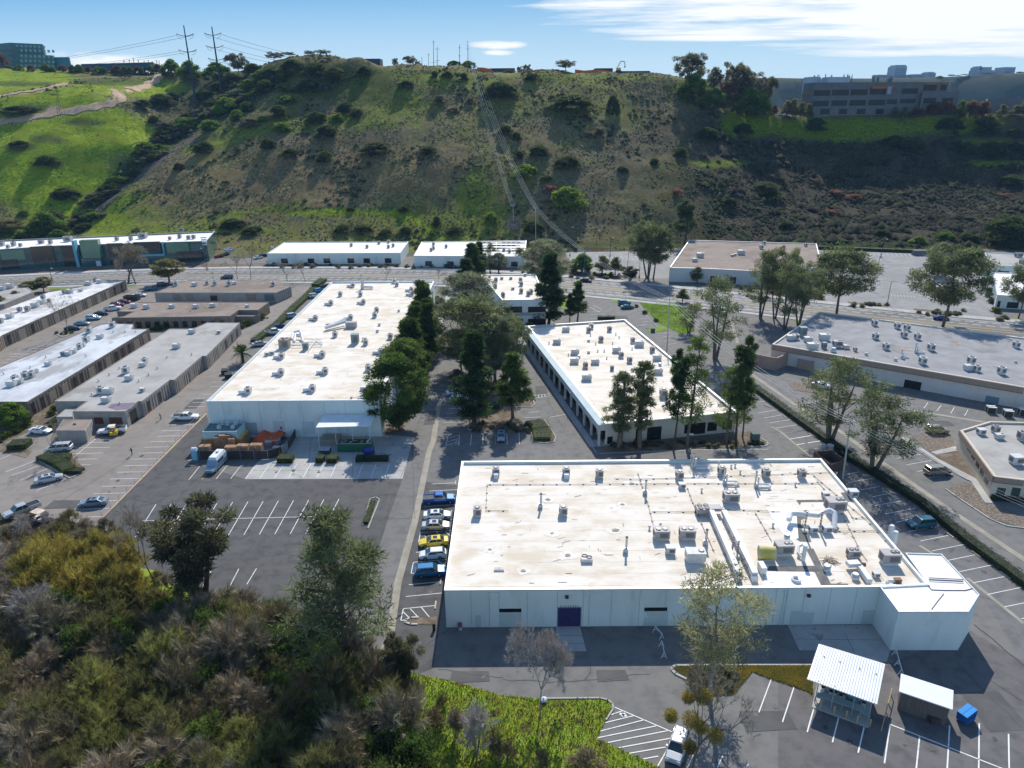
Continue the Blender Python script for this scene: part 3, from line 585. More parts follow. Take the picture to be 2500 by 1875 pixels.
# lawns and beds
sheet('lawn',[W2('F',[(1450,560),(1780,567),(1880,700),(1880,790),(1780,810),(1600,720)]),W2('F',[(1505,762),(1640,745),(1690,778),(1540,797)]),W2('F',[(830,520),(890,535),(912,600),(840,612)]),W2('F',[(860,492),(930,490),(940,520),(870,510)]),W2('F',[(1235,530),(1400,528),(1440,558),(1240,562)]),W2('D',[(385,450),(560,440),(560,462),(380,482)]),W2('D',[(1000,422),(1115,415),(1040,442),(990,442)]),W2('E',[(742,143),(990,143),(980,158),(742,162)]),W2('G',[(545,632),(650,640),(620,668),(550,655)]),W2('G',[(2120,640),(2300,660),(2300,690),(2120,670)]),W2('E',[(1942,254),(2030,254),(2030,264),(1942,264)])],.075,lawnm)
sheet('planting_bed',[W2('R',[(490,1100),(600,1090),(640,1250),(860,1245),(880,1292),(850,1310),(720,1310),(760,1420),(800,1440),(850,1500),(700,1512),(490,1500),(350,1490),(345,1320),(480,1250)]),W2('R',[(850,1440),(980,1400),(1050,1560),(1010,1600),(870,1590)]),W2('S',[(300,1400),(1750,1300),(1900,1250),(2060,1380),(2095,1415),(2040,1430),(1180,1462),(190,1495)]),W2('K',[(1410,225),(1650,190),(1800,450),(1440,262)]),W2('E',[(1940,270),(1990,270),(1900,560),(1860,560)]),W2('E',[(1860,560),(1900,560),(1820,850),(1700,1300),(1540,1330)]),W2('F',[(545,810),(700,1000),(1100,1560),(1190,1660),(1170,1500),(700,880),(600,760)]),W2('M',[(610,520),(640,505),(845,492),(840,560),(690,550),(620,545)]),
  W2('H',[(0,560),(250,640),(200,690),(0,640)]),W2('D',[(0,1440),(240,1430),(440,1330),(440,1560),(230,1560),(0,1659)]),W2('H',[(280,690),(560,680),(665,785),(560,850),(500,800)]),W2('F',[(0,300),(600,300),(1000,350),(900,330),(900,200),(0,220)]),W2('F',[(920,350),(1330,360),(1330,395),(920,380)]),W2('G',[(200,440),(780,480),(780,525),(150,470)]),W2('G',[(940,520),(1230,550),(1230,570),(960,545)]),W2('G',[(1420,570),(1770,600),(1770,630),(1420,590)]),W2('D',[(1360,270),(2300,260),(2300,290),(1360,300)]),W2('E',[(650,20),(2212,35),(2212,52),(650,38)]),W2('D',[(0,330),(1360,270),(1360,300),(0,355)])],.08,bedm)
sheet('gravel_bed',[W2('K',[(1200,60),(1300,30),(1560,50),(1600,150),(1360,198)]),W2('K',[(1512,532),(1750,465),(1870,660),(2212,800),(2400,880),(2212,885),(1900,795)]),W2('G',[(520,1120),(560,1100),(780,1150),(780,1190),(560,1160)])],.085,gravel)
ws=MB();stp=[('K',275,30,328,66),('K',1495,915,1580,975),('K',1735,1090,1820,1150),('K',1995,1275,2090,1345),('I',672,393,668,426),('I',640,622,632,660),('I',560,1150,552,1197),('I',520,1322,512,1386),('G',345,1262,380,1283),('G',470,1335,500,1360),('G',690,1480,720,1500)]
wm=mat('wheel_stop',(.4,.35,.24),(.5,.46,.36),2)
for i,(k,a,b,c,d) in enumerate(stp):
    p=gp(k,a,b);q=gp(k,c,d);m=(p+q)/2;l=min(2.2,np.linalg.norm(q-p));mb=MB();mb.box((0,0,.09),(l,.22,.18),0,.94)
    o=mb.build('wheel_stop',wm);o.location=(m[0],m[1],0);o.rotation_euler=(0,0,atan2(q[1]-p[1],q[0]-p[0]))
    tag(o,('concrete wheel stop beside the long hedge, %s counting down from the top'%ordn([8,9,10,11,5,6,7,8,1,2,3][i] if 0 else {0:4,1:5,2:6,3:7,8:1,9:2,10:3}[i])) if k in 'KG' else ('concrete wheel stop in the stall row left of the front warehouse, %s from the top'%ordn({4:1,5:2,6:3,7:4}[i])),'wheel stop','wheel stops on the stalls')
# ---------------- buildings ----------------
white=mat('wall_white',(.70,.76,.71),(.76,.80,.76),.4,.8,c3=(.58,.64,.60),s3=.3,t3=(.52,.75),stretch=(1,1,.35))
beige=mat('wall_beige',(.50,.44,.36),(.55,.49,.41),.4,.85)
taupe=mat('band_taupe',(.30,.24,.18),(.33,.27,.21),.6,.85)
brownw=mat('wall_brown',(.20,.16,.125),(.25,.21,.165),.8,.9,.2)
greyw=mat('wall_grey',(.32,.29,.26),(.38,.35,.31),.7,.9,.2)
metalw=mat('flashing',(.55,.58,.6),(.65,.67,.68),1.2,.5,metal=.3)
r_white=mat('roof_white',(.74,.68,.59),(.62,.53,.41),.3,.8,.05,c3=(.82,.79,.74),s3=.17,t3=(.55,.72),det=14,stretch=(.6,1.2,1),t12=(.4,.66))
r_white2=mat('roof_white_clean',(.84,.83,.80),(.78,.75,.70),.3,.8,.05,det=8)
r_brown=mat('roof_brown',(.24,.19,.155),(.28,.23,.19),.3,.95,.2,c3=(.2,.16,.13),s3=.08)
r_grey=mat('roof_grey',(.34,.325,.30),(.41,.395,.365),.2,.9,.1,c3=(.28,.26,.235),s3=.09,t3=(.55,.7),det=10)
r_greyb=mat('roof_greyblue',(.40,.415,.43),(.60,.62,.64),.16,.85,.1,c3=(.33,.33,.33),s3=.12,t3=(.52,.62),det=10,stretch=(1,.5,1))
r_greyw=mat('roof_patchwhite',(.50,.49,.48),(.72,.71,.69),.25,.85,.1,c3=(.40,.38,.35),s3=.12,t3=(.52,.6),det=10)
glass=mat('window_glass',(.02,.028,.03),None,rough=.08,spec=.8)
glassd=mat('window_dark',(.012,.013,.015),None,rough=.25,spec=.5)
frame=mat('window_frame',(.35,.36,.36))
doorm=mat('door_pale',(.52,.60,.56),(.56,.63,.6),2)
purple=mat('door_purple',(.035,.028,.11),(.05,.04,.13),1.5,.6)
orange=mat('panel_orange',(.30,.12,.05),(.36,.15,.06),2)
def inset(poly,d):
    p=ccw(list(poly));n=len(p);o=[]
    for i in range(n):
        a=Vector(p[i-1]);b=Vector(p[i]);c=Vector(p[(i+1)%n]);e1=(b-a).normalized();e2=(c-b).normalized()
        n1=Vector((-e1.y,e1.x));n2=Vector((-e2.y,e2.x));m=(n1+n2);m=m/max(.3,m.dot(n1)) if m.length>1e-3 else n1
        o.append((b.x+m.x*d,b.y+m.y*d))
    return o
class Bld:
    def __init__(s,name,label,cat,poly,h,wm,rm,ph=.5,pt=.35,group=None,z0=0.,cap=None):
        s.p=ccw([tuple(map(float,q[:2])) for q in poly]);s.h=h;s.z0=z0;s.rz=h-ph
        c=np.mean(s.p,0);s.root=thing(name,label,cat,(c[0],c[1],z0),0,group);n=len(s.p);q=inset(s.p,pt)
        mb=MB();v=[(a,b,z0) for a,b in s.p]+[(a,b,h) for a,b in s.p]+[(a,b,h) for a,b in q]+[(a,b,h-ph) for a,b in q]
        F=[]
        for i in range(n):
            j=(i+1)%n;F+=[(i,j,n+j,n+i)]
            if not cap: F+=[(n+i,n+j,2*n+j,2*n+i)]
            F+=[(2*n+i,2*n+j,3*n+j,3*n+i)]
        mb.vf(v,F);mb.build('wall',wm,s.root)
        mb=MB();t=tessellate_polygon([[Vector((a,b,0)) for a,b in q]]);mb.vf([(a,b,h-ph) for a,b in q],[tuple(x) if signed([q[k] for k in x])>0 else tuple(x[::-1]) for x in t]);s.roof=mb.build('roof',rm,s.root)
        if cap:
            o=inset(s.p,-.05);mb=MB();mb.vf([(a,b,h-.12) for a,b in o]+[(a,b,h+.03) for a,b in o]+[(a,b,h+.03) for a,b in inset(s.p,pt-.01)],[(i,(i+1)%n,n+(i+1)%n,n+i) for i in range(n)]+[(n+i,n+(i+1)%n,2*n+(i+1)%n,2*n+i) for i in range(n)]);mb.build('coping',cap,s.root)
    def seg(s,i): return np.array(s.p[i]),np.array(s.p[(i+1)%len(s.p)])
    def uv(s,i,k,x,y):
        a,b=s.seg(i);e=(b-a)/np.linalg.norm(b-a);n=np.array([e[1],-e[0]]);d=ray(k,x,y);t=((a-np.zeros(2))@n)/(d[:2]@n);q=np.array([0,0,HC])+d*t;return (q[:2]-a)@e,q[2]
    def front(s):   # index of the wall segment most turned to the camera and lowest
        best=0;bv=1e9
        for i in range(len(s.p)):
            a,b=s.seg(i);l=np.linalg.norm(b-a);m=(a+b)/2;e=(b-a)/l
            if e[0]>.6 and l>3 and m[1]-l*.2<bv: bv=m[1]-l*.2;best=i
        return best
    def right(s,sgn=1):
        best=0;bv=-1
        for i in range(len(s.p)):
            a,b=s.seg(i);l=np.linalg.norm(b-a);e=(b-a)/l
            if e[1]*sgn>.5 and l>bv: bv=l;best=i
        return best
    def rect(s,i,u0,u1,z0,z1,nm,m,t=.06,base=0.,par=None,fr=None):
        a,b=s.seg(i);e=(b-a)/np.linalg.norm(b-a);n=np.array([e[1],-e[0]]);c=a+e*(u0+u1)/2+n*(t/2+base-.01);mb=MB()
        mb.box((c[0],c[1],(z0+z1)/2),(abs(u1-u0),t,z1-z0),atan2(e[1],e[0]));o=mb.build(nm,m,s.root)
        if fr:
            mb=MB();w=.08
            for q in(u0,(u0+u1)/2,u1):
                cc=a+e*q+n*(t/2+base+.02);mb.box((cc[0],cc[1],(z0+z1)/2),(w,t,z1-z0+w),atan2(e[1],e[0]))
            for q in(z0,z1):
                cc=a+e*(u0+u1)/2+n*(t/2+base+.021);mb.box((cc[0],cc[1],q),(abs(u1-u0),t,w),atan2(e[1],e[0]))
            f=mb.build('frame',fr,o,off=None);f.location=(0,0,0)
            # keep frame in root space
            f.data.transform(Matrix.Translation(-Vector(s.root.location)))
        return o
    def prect(s,i,k,x0,y0,x1,y1,nm,m,**kw):
        a=s.uv(i,k,x0,y0);b=s.uv(i,k,x1,y1);return s.rect(i,a[0],b[0],max(s.z0+.02,min(a[1],b[1])),max(a[1],b[1]),nm,m,**kw)
    def lines(s,i,us,z0,z1,m,w=.06,nm='panel_joints',t=.03):
        a,b=s.seg(i);e=(b-a)/np.linalg.norm(b-a);n=np.array([e[1],-e[0]]);mb=MB()
        if nm=='panel_joints' and len(us)<20 and not getattr(s,'_j',0):
            s._j=1
            for u in us: s.lines(i,[u],z0,z1,m,w,'panel_joint',t)
            s._j=0;return
        for u in us: c=a+e*u+n*.004;mb.box((c[0],c[1],(z0+z1)/2),(w,t,z1-z0),atan2(e[1],e[0]))
        return mb.build(nm,m,s.root)
    def L(s,i): a,b=s.seg(i);return float(np.linalg.norm(b-a))
    def patch(s,polys,m,nm='roof_patch',dz=.012):
        for p in polys:
            mb=MB();dz+=.002;p=ccw(p);t=tessellate_polygon([[Vector((a,b,0)) for a,b in p]]);mb.vf([(a,b,s.rz+dz) for a,b in p],[tuple(x) if signed([p[k] for k in x])>0 else tuple(x[::-1]) for x in t]);mb.build(nm,m,s.root)
joint=mat('panel_joint',(.42,.47,.44));pipem=mat('downpipe',(.66,.72,.70))
def frame_fix(): pass
# 1 front warehouse
B1=Bld('warehouse','large white warehouse in the foreground with a stained white roof and a purple door','warehouse',[(-9.3,79.2),(49.0,79.2),(54.4,79.2+1.6),(56.5,116.4),(-9.3,116.4)] if 0 else [(-9.3,79.2),(49.3,79.2),(56.0,79.6),(56.5,116.4),(-9.3,116.4)],6.25,white,r_white,ph=.45,cap=metalw)
i=B1.front()
i=0
B1.prect(i,'M',1770,418,1955,564,'door_frame',mat('frame_grey',(.3,.33,.33)),t=.03);B1.prect(i,'M',1777,425,1948,562,'loading_door',purple,t=.09)
B1.lines(i,[B1.uv(i,'M',1777+q*19,500)[0] for q in range(1,9)],.1,3.6,mat('door_rib',(.02,.018,.07)),.05,'door_rib',.2)
for x0,x1,y0,y1 in((1323,1495,430,455),): B1.prect(i,'M',x0,y0,x1,y1,'window',glassd);B1.prect(i,'M',x0,456,x1,568,'shutter',doorm,t=.04)
B1.prect(i,'N',548,421,722,446,'window',glassd);B1.prect(i,'N',548,447,722,564,'shutter',doorm,t=.04)
for x0,y0,x1,y1 in((1680,447,1752,556),(1772,460,1840,558)): d=B1.prect(i,'N',x0,y0,x1,y1,'door',doorm,t=.06)
B1.prect(i,'M',1138,480,1185,570,'door',doorm,t=.03)
B1.prect(i,'O',768,240,860,370,'door',doorm,t=.06)
L0=B1.L(i);B1.lines(i,[L0*q for q in(.06,.125,.19,.26,.32,.385,.45,.51,.575,.64,.70,.765,.83,.89,.95)],.05,6.0,joint)
for k,x in(('M',1250),('M',2020),('N',1615),('N',1285),('O',35)):
    mb=MB();u_=B1.uv(i,k,x,400)[0];mb.tube((-9.3+u_,79.1,.05),(-9.3+u_,79.1,5.9),.07);mb.build('downpipe',pipem,B1.root)
for k,x,y in(('M',1248,310),('M',1300,305),('M',2023,302),('M',2078,300),('N',875,300),('N',1575,293),('O',57,68)):
    mb=MB();u_,z_=B1.uv(i,k,x,y);mb.box((-9.3+u_,79.05,z_),(.2,.25,.2));mb.build('wall_light',mat('lamp_white',(.85,.85,.82)),B1.root)
for k,x,y in(('M',1845,333),('N',1812,323)):
    mb=MB();u_,z_=B1.uv(i,k,x,y);mb.box((-9.3+u_,79.0,z_),(.45,.35,.35));mb.build('vent_hood',mat('hood_dark',(.06,.06,.065)),B1.root)
for k,x,y,w_,h_ in(('M',2050,488,.8,.5),('M',2080,512,.5,.25),('N',553,472,.35,.5),('N',560,492,.6,.2)):
    mb=MB();u_,z_=B1.uv(i,k,x,y);mb.box((-9.3+u_,79.17,z_),(w_,.06,h_));mb.build('notice',mat('notice',(.65,.78,.82)),B1.root)
def absorb(A,B,pre):
    d=Vector(B.root.location)-Vector(A.root.location)
    for ch in list(B.root.children): ch.parent=A.root;ch.location=Vector(ch.location)+d;ch.name=pre+ch.name.split('.')[0]
    bpy.data.objects.remove(B.root);B.root=A.root
# grey walkway patches on the front roof
wk=mat('walkway_pad',(.13,.125,.12),(.17,.165,.155),1.,.95)
RZ=B1.rz
def rp(k,pts,z): return [tuple(gp(k,x,y,z)[:2]) for x,y in pts]
B1.patch([rp('J',[(1230,568),(1380,572),(1480,520),(1530,560),(1440,600),(1440,640),(1500,700),(1520,770),(1430,765),(1330,700),(1290,650)],RZ),rp('J',[(1475,818),(1535,820),(1600,950),(1670,1090),(1800,1090),(1810,1112),(1600,1112),(1545,1000),(1180,992),(1190,955),(1545,952)],RZ),rp('J',[(1400,445),(1780,440),(1745,388),(1790,385),(1840,458),(1440,462),(1430,485)],RZ)],wk,'walkway_pad')
B1.patch([rp('J',[(1165,500),(1400,500),(1420,740),(1340,760)],RZ),rp('J',[(1180,1000),(1530,1000),(1590,1100),(1140,1108)],RZ)],mat('roof_patch_w',(.85,.85,.84)),dz=.02)
g=random.Random(17)
def disc(k,x,y,r,z): c=gp(k,x,y,z);return [(c[0]+r*cos(a*.5236)*g.uniform(.8,1.2)*1.3,c[1]+r*sin(a*.5236)*g.uniform(.8,1.2)) for a in range(12)]
for B,k,l in((B1,'I',((1410,797),(1190,1087),(930,922),(1530,968),(1900,775),(1380,537))),(B1,'J',((130,320),(60,480)))):
    pw=[disc(k,x,y,g.uniform(.7,1.2),RZ) for x,y in l];B.patch(pw,mat('pond_ring',(.80,.76,.69),(.68,.61,.51),1.5),'pond_ring',.016)
    B.patch([disc(k,x+4,y,g.uniform(.2,.45),RZ) for x,y in l],mat('drain_spot',(.16,.14,.12),(.4,.35,.28),3),'drain_spot',.06)
def scuffs(B,x0,x1,y0,y1,n):
    mb=MB()
    for _ in range(n):
        x=g.uniform(x0,x1);y=g.uniform(y0,y1);a=g.choice((0,0,1.57,.4));l=g.uniform(.15,1.4);w_=g.uniform(.04,.16);mb.ribbon([(x,y,0),(x+l*cos(a),y+l*sin(a),0)],w_,B.rz+.03+g.uniform(0,.01))
    tag(mb.build('roof_scuffs',mat('scuff',(.22,.19,.16),(.5,.44,.36),2),B.root),kind='stuff')
# extension
ext=Bld('warehouse_annex','lower white annex with an angled corner at the right end of the front warehouse','annex',[tuple(gp('K',*p,5.7)[:2]) for p in((1150,1105),(1470,1115),(1810,1470),(1712,1635),(1085,1640),(925,1415))] if 0 else [(49.36,79.15),tuple(gp('O',1085,250,6.25)[:2]),tuple(gp('O',1712,250,6.25)[:2]),tuple(gp('O',1808,95,6.25)[:2]),tuple(gp('K',1470,1115,6.25)[:2]),(56.75,tuple(gp('K',1150,1105,6.25)[:2])[1]),(56.05,79.55)],6.22,white,mat('roof_annex',(.84,.81,.77),(.80,.75,.69),.3),ph=.12,pt=.12,cap=metalw)
mb=MB();P_=[gp('O',*p,6.15) for p in((1340,10),(1380,55),(1505,60),(1685,60),(1760,40))];mb.path([tuple(p) for p in P_],.05);P_=[gp('O',*p,6.15) for p in((1490,90),(1440,150),(1380,230))];mb.path([tuple(p) for p in P_],.04)
for k in(0,1): mb.path([tuple(gp('K',1355,1330+k*14,6.3)),tuple(gp('K',1665,1345+k*14,6.3))],.06)
mb.build('conduit',mat('conduit',(.08,.09,.12)),ext.root)
mb=MB();mb.path([tuple(gp('O',1150,320,4.6)+np.array([0,-.1,0])),tuple(gp('O',1150,300,4.9)+np.array([0,-.1,0]))],.15);a_=gp('O',1150,310,4.7);mb.tube((a_[0],a_[1]-.1,.1),(a_[0],a_[1]-.1,4.6),.06);mb.build('downpipe',pipem,ext.root)
# 2 long warehouse
B2=Bld('warehouse','long white warehouse running back to the avenue, left of the pine row','warehouse',[(-65.2,140.3),(-28.4,140.3),(-27.5,250.3),(-64.0,250.3)],8.6,white,r_white,ph=.45,cap=metalw)
i=0
B2.prect(i,'E',902,1230,1010,1322,'loading_door',doorm);B2.prect(i,'E',452,1238,570,1330,'loading_door',mat('door_grey',(.40,.45,.43)))
B2.prect(i,'E',738,1270,758,1290,'sign_panel',mat('sign_blue',(.10,.14,.35)))
B2.prect(i,'E',680,1228,780,1300,'shutter',doorm,t=.03)
B2.lines(i,[B2.L(i)*q for q in(.09,.2,.3,.42,.55,.68,.8,.91)],.05,8.3,joint)
for q in(0.9,): pass
r=B2.right();B2.lines(r,[B2.L(r)*q for q in np.arange(.05,1,.06)],.05,8.3,joint)
for q in(.60,.72,.84,.93): B2.rect(r,B2.L(r)*q,B2.L(r)*q+2.2,1.,6.5,'window',glass)
# 3 colonnaded office
mp=[('S',270,1172),('S',1740,1035),('S',490,10),('S',0,45)]
P3=[tuple(gp('S',270,1172,4.9)[:2]),tuple(gp('S',1745,1033,4.9)[:2]),tuple(gp('F',1345,695,4.9)[:2]),tuple(gp('F',595,745,4.9)[:2])]
B3=Bld('office_building','low office with a white roof and a colonnade, behind the tall thin pines','office',P3,4.9,mat('wall_cream',(.52,.50,.44),(.57,.55,.48),.4),r_white,ph=.55,pt=.4,cap=metalw)
fi=B3.front();li=max(range(4),key=lambda k:B3.seg(k)[0][1]-B3.seg(k)[1][1])
for (x0,y0,x1,y1) in((740,1215,890,1350),(612,1235,650,1370),(228,1240,262,1345),(1235,1170,1385,1280),(290,1320,345,1395)): B3.prect(fi,'S',x0,y0,x1,y1,'window',glassd)
for q in(.60,.78,.9): B3.rect(fi,B3.L(fi)*q,B3.L(fi)*q+2.2,.8,2.9,'window',glassd)
Ll=B3.L(li);nb=14
for q in range(nb): B3.rect(li,Ll*(q+.12)/nb,Ll*(q+.88)/nb,.05,3.3,'window',glassd,t=.05)
fm=mat('fascia',(.42,.50,.52),(.48,.55,.56),.5)
B3.rect(li,-.6,Ll+.1,3.6,4.88,'fascia',fm,t=1.7)
for q in range(nb+1):
    a,b=B3.seg(li);e=(b-a)/Ll;n=np.array([e[1],-e[0]]);c=a+e*Ll*q/nb+n*1.35;mb=MB();mb.box((c[0],c[1],1.8),(.45,.45,3.6),atan2(e[1],e[0]));mb.build('column',mat('column',(.5,.5,.47)),B3.root)
B3.rect(fi,-1.6,B3.L(fi)+.05,3.5,4.87,'fascia',mat('fascia2',(.50,.50,.45)),t=.35)
seam=mat('roof_seam',(.50,.44,.36),(.68,.64,.58),.8,.9,t12=(.4,.6))
def seams(B,x0,x1,y0,y1,st):
    mb=MB();g=random.Random(7)
    for y in np.arange(y0,y1,st):
        x=x0
        while x<x1-2:
            l=g.uniform(5,16)
            if g.random()<.7: mb.ribbon([(x,y+g.uniform(-.03,.03),0),(min(x+l,x1),y+g.uniform(-.03,.03),0)],.07,B.rz+.008)
            x+=l
    mb.build('roof_seams',seam,B.root)
scuffs(B1,-8,54,80.5,115,130);scuffs(B2,-62,-30,142,248,160);scuffs(B3,P3[3][0]+6,P3[1][0]-8,P3[0][1]+5,P3[2][1]-5,60)
seams(B1,-8.6,54.5,80.5,115.5,2.7);seams(B2,-62.5,-29.5,141.5,248,3.4)
# 4 two-storey office behind the trees
P4=[tuple(gp('F',400,545,9.3)[:2]),tuple(gp('F',735,538,9.3)[:2]),tuple(gp('F',655,345,9.3)[:2]),tuple(gp('F',235,350,9.3)[:2])]
B4=Bld('office_building','two storey pale office with a stained roof, half hidden behind the central trees','office',P4,9.3,white,r_white,ph=.4,cap=metalw)
fi=B4.front()
for x0,x1 in((415,552),(598,735)): B4.prect(fi,'F',x0,597,x1,652,'window',glassd)
for x0,x1 in((435,490),(510,560),(598,735)): B4.prect(fi,'F',x0,690,x1,745,'window',glassd)
B4.rect(fi,0.1,B4.L(fi)-.1,4.0,5.1,'spandrel',mat('spandrel',(.40,.40,.36)),t=.1)
# left estate
def lpoly(k,pts,h): return [tuple(gp(*( (k,*p) if len(p)==2 else p),h)[:2]) for p in pts]
def deco(B,i,step,z1,mdark,mwall,seed=0,doors=True,nm='window'):
    rr=random.Random(seed);L_=B.L(i);u=step*.4;n=0
    B.lines(i,np.arange(.6,L_,1.25),.05,z1+.5,MATS['trim_strip'],.2,'batten',.12)
    while u<L_-step*.6 and n<22:
        w_=rr.choice([1.2,2.6,3.2]);z0=.05 if w_>2 else .5
        B.rect(i,u,u+w_,z0,z1,'roller_door' if w_>2 else nm,mdark if w_<2 else MATS['roller_brown'],t=.1);u+=step*rr.uniform(.8,1.2)+w_;n+=1
trim=mat('trim_strip',(.14,.105,.075));mat('roller_brown',(.26,.21,.165),(.3,.25,.2),1)
trimg=mat('trim_grey',(.22,.20,.18))
hL=3.9
B5=Bld('workshop_block','grey flat-roofed workshop row beside the lane, with roller doors along its right side','workshop',lpoly('D',[(560,1403),(965,1403),(1065,1325),(1095,1325),(1310,1160),(1345,1160),(1560,975),(1590,975),(1850,718),(1600,716),(1490,765),(1310,765),(418,1325),(668,1325)],hL),hL,greyw,r_grey,ph=.15,pt=.15)
for k in range(len(B5.p)):
    a,b=B5.seg(k)
    if (b-a)[1]>8: deco(B5,k,4.2,2.9,glassd,None,k)
k5=[k for k in range(len(B5.p)) if np.linalg.norm(np.array(B5.p[k])-np.array(gp('D',560,1403,hL)[:2]))<.5][0]
for x0,x1 in((722,803),(838,950)): B5.prect(k5,'D',x0,1450,x1,1500,'window',mat('shutter_red',(.16,.05,.03)),t=.05)
k6=(k5+1)%len(B5.p);B5.rect(k6,B5.L(k6)*.25,B5.L(k6)*.75,.05,3.0,'loading_door',glassd,t=.05)
B5.patch([rp('D',[(860,1345),(1060,1335),(1010,1385),(900,1395),(830,1375)],B5.rz)],mat('stain_purple',(.15,.11,.16),(.22,.18,.22),.8),'roof_stain')
B5b=Bld('lean_to','low grey lean-to with a pale roof at the front corner of the grey workshop row','lean-to',lpoly('D',[(432,1445),(560,1445),(562,1405),(630,1376),(515,1378)],2.6),2.6,greyw,r_grey,ph=.08,pt=.1)
B6=Bld('workshop_block','workshop row with a patchy blue-grey roof, second from the left edge','workshop',lpoly('D',[(-330,1330),(210,1330),(1150,765),(1020,765),(1030,728),(860,722),(780,730),(-330,1200)],hL),hL,brownw,r_greyb,ph=.15,pt=.15)
for k in range(len(B6.p)):
    a,b=B6.seg(k)
    if (b-a)[1]>8: deco(B6,k,2.2,3.0,glassd,None,k)
B7=Bld('workshop_block','workshop row with a bright weathered white roof at the left edge','workshop',lpoly('D',[(-200,980),(20,815),(970,392),(840,392),(750,398),(620,440),(375,480),(-200,700)],hL),hL,brownw,r_greyw,ph=.2,pt=.2)
for k in range(len(B7.p)):
    a,b=B7.seg(k)
    if (b-a)[1]>8: deco(B7,k,3.5,3.2,glassd,None,k+50)
B8=Bld('workshop_block','flat brown-roofed building nearest the avenue, with a step in its front','workshop',lpoly('D',[(1190,487),(1480,487),(2130,487),(2170,478),(2212,455),(2180,455),(2160,385),(1470,390),(1440,415)] if 0 else [(1190,487),(2130,487),(2245,440),(2180,425),(2165,385),(1450,390)],hL),hL,greyw,r_brown,ph=.12,pt=.2)
k=B8.front();B8.prect(k,'D',1620,510,1680,550,'loading_door',glassd,t=.05)
for x0,x1 in((1330,1400),(1430,1500),(1900,1980)): B8.prect(k,'D',x0,500,x1,548,'roller_door',MATS['roller_brown'],t=.05)
B8.prect(k,'D',2045,500,2110,545,'awning',mat('awning_teal',(.10,.16,.16)),t=.9)
k=B8.right();B8.lines(k,np.arange(1,B8.L(k),1.3),.1,3.5,trim,.12,'batten',.08)
B9=Bld('workshop_block','long brown-roofed building in front of the white box truck','workshop',lpoly('D',[(860,682),(1775,668),(1840,622),(1990,622),(2075,560),(1500,560),(1000,566),(965,590),(905,632),(905,636),(1035,636)] if 0 else [(860,682),(1775,668),(1840,622),(1990,622),(2075,560),(1065,560),(900,632),(1030,634),(955,668)],hL),hL,brownw,r_brown,ph=.12,pt=.2)
for k in range(len(B9.p)):
    a,b=B9.seg(k)
    if (b-a)[0]>4 or (b-a)[1]>6: B9.lines(k,np.arange(.8,B9.L(k),1.4),.1,3.3,trim,.1,'batten',.07)
k=B9.front()
for q in np.linspace(.04,.9,12): B9.rect(k,B9.L(k)*q,B9.L(k)*q+1.6,.3,2.4,'window',glassd,t=.05)
B9b=Bld('porch','low flat porch with shrubs in front at the right end of the brown-roofed building','porch',lpoly('D',[(1815,670),(1955,670),(1995,655),(1985,624),(1850,626)],2.6),2.6,brownw,r_brown,ph=.08,pt=.1)
B10=Bld('workshop_block','small grey-roofed building cut off by the left edge near the avenue','workshop',lpoly('D',[(-250,620),(30,575),(260,480),(190,430),(-250,430)],3.5),3.5,greyw,r_grey,ph=.15)
B11=Bld('shed','small brown-roofed utility shed standing in the parking bays','shed',lpoly('D',[(430,1550),(655,1550),(710,1465),(490,1465)],2.9),2.9,greyw,r_brown,ph=.06,pt=.12)
B11.lines(B11.right(),np.arange(.5,B11.L(B11.right()),1.1),.2,2.6,trimg,.1,'batten',.07)
B11.patch([rp('D',[(560,1510),(590,1510),(585,1498),(568,1498)],B11.rz)],glassd,'hatch',.1)
# annex at front-left corner of the long warehouse
B12=Bld('annex','pale blue lean-to with a dark flat roof against the long warehouse','annex',lpoly('E',[(138,1308),(400,1305),(465,1240),(195,1240)],4.2),4.2,mat('wall_paleblue',(.42,.58,.60),(.48,.62,.64),1),mat('roof_teal',(.10,.16,.16),(.14,.2,.2),.8),ph=.1,pt=.12)
# right grey warehouse
P13=lpoly('G',[(400,824),(2215,1135),(2700,1218),(3100,900),(2212,780),(735,592)],5.4)
B13=Bld('warehouse','wide grey-roofed warehouse with a tan band, right of the lane','warehouse',P13,5.4,mat('wall_pale',(.60,.57,.52),(.65,.62,.57),.3),mat('roof_slate',(.24,.24,.245),(.31,.31,.315),.2,.9,.1,c3=(.19,.18,.175),s3=.09,t3=(.55,.7),det=10),ph=.35,pt=.4)
a0=np.array(P13[0]);
k13=[k for k in range(len(B13.p)) if np.linalg.norm(np.array(B13.p[k])-a0)<.5][0]
L13=B13.L(k13)
B13.rect(k13,0,L13,4.0,5.38,'band',taupe,t=.5);B13.rect(k13,0,L13,3.86,3.99,'stripe',mat('stripe_red',(.25,.04,.04)),t=.51)
B13.prect(k13,'G',1700,1110,1818,1235,'roller_door',mat('door_white',(.6,.6,.58)),t=.08);B13.prect(k13,'G',1355,1080,1462,1172,'loading_door',glassd,t=.05);B13.prect(k13,'G',1640,1150,1662,1195,'door',doorm,t=.08);B13.prect(k13,'G',1940,1195,2020,1275,'door',mat('door_teal',(.15,.25,.3)),t=.08)
B13.prect(k13,'G',970,990,1060,1040,'roller_door',mat('door_white',(.6,.6,.58)),t=.08)
B13.lines(k13,np.arange(4,L13,7.5),.1,3.8,joint)
B13.patch([rp('G',[(q,r_),(q+90,r_+8),(q+130,r_+40),(q+40,r_+30)],B13.rz) for q,r_ in((900,860),(1200,900),(1650,800),(1980,980),(1280,840),(1700,700))],mat('stain_rust',(.20,.15,.12),(.33,.30,.27),.6),'roof_stain')
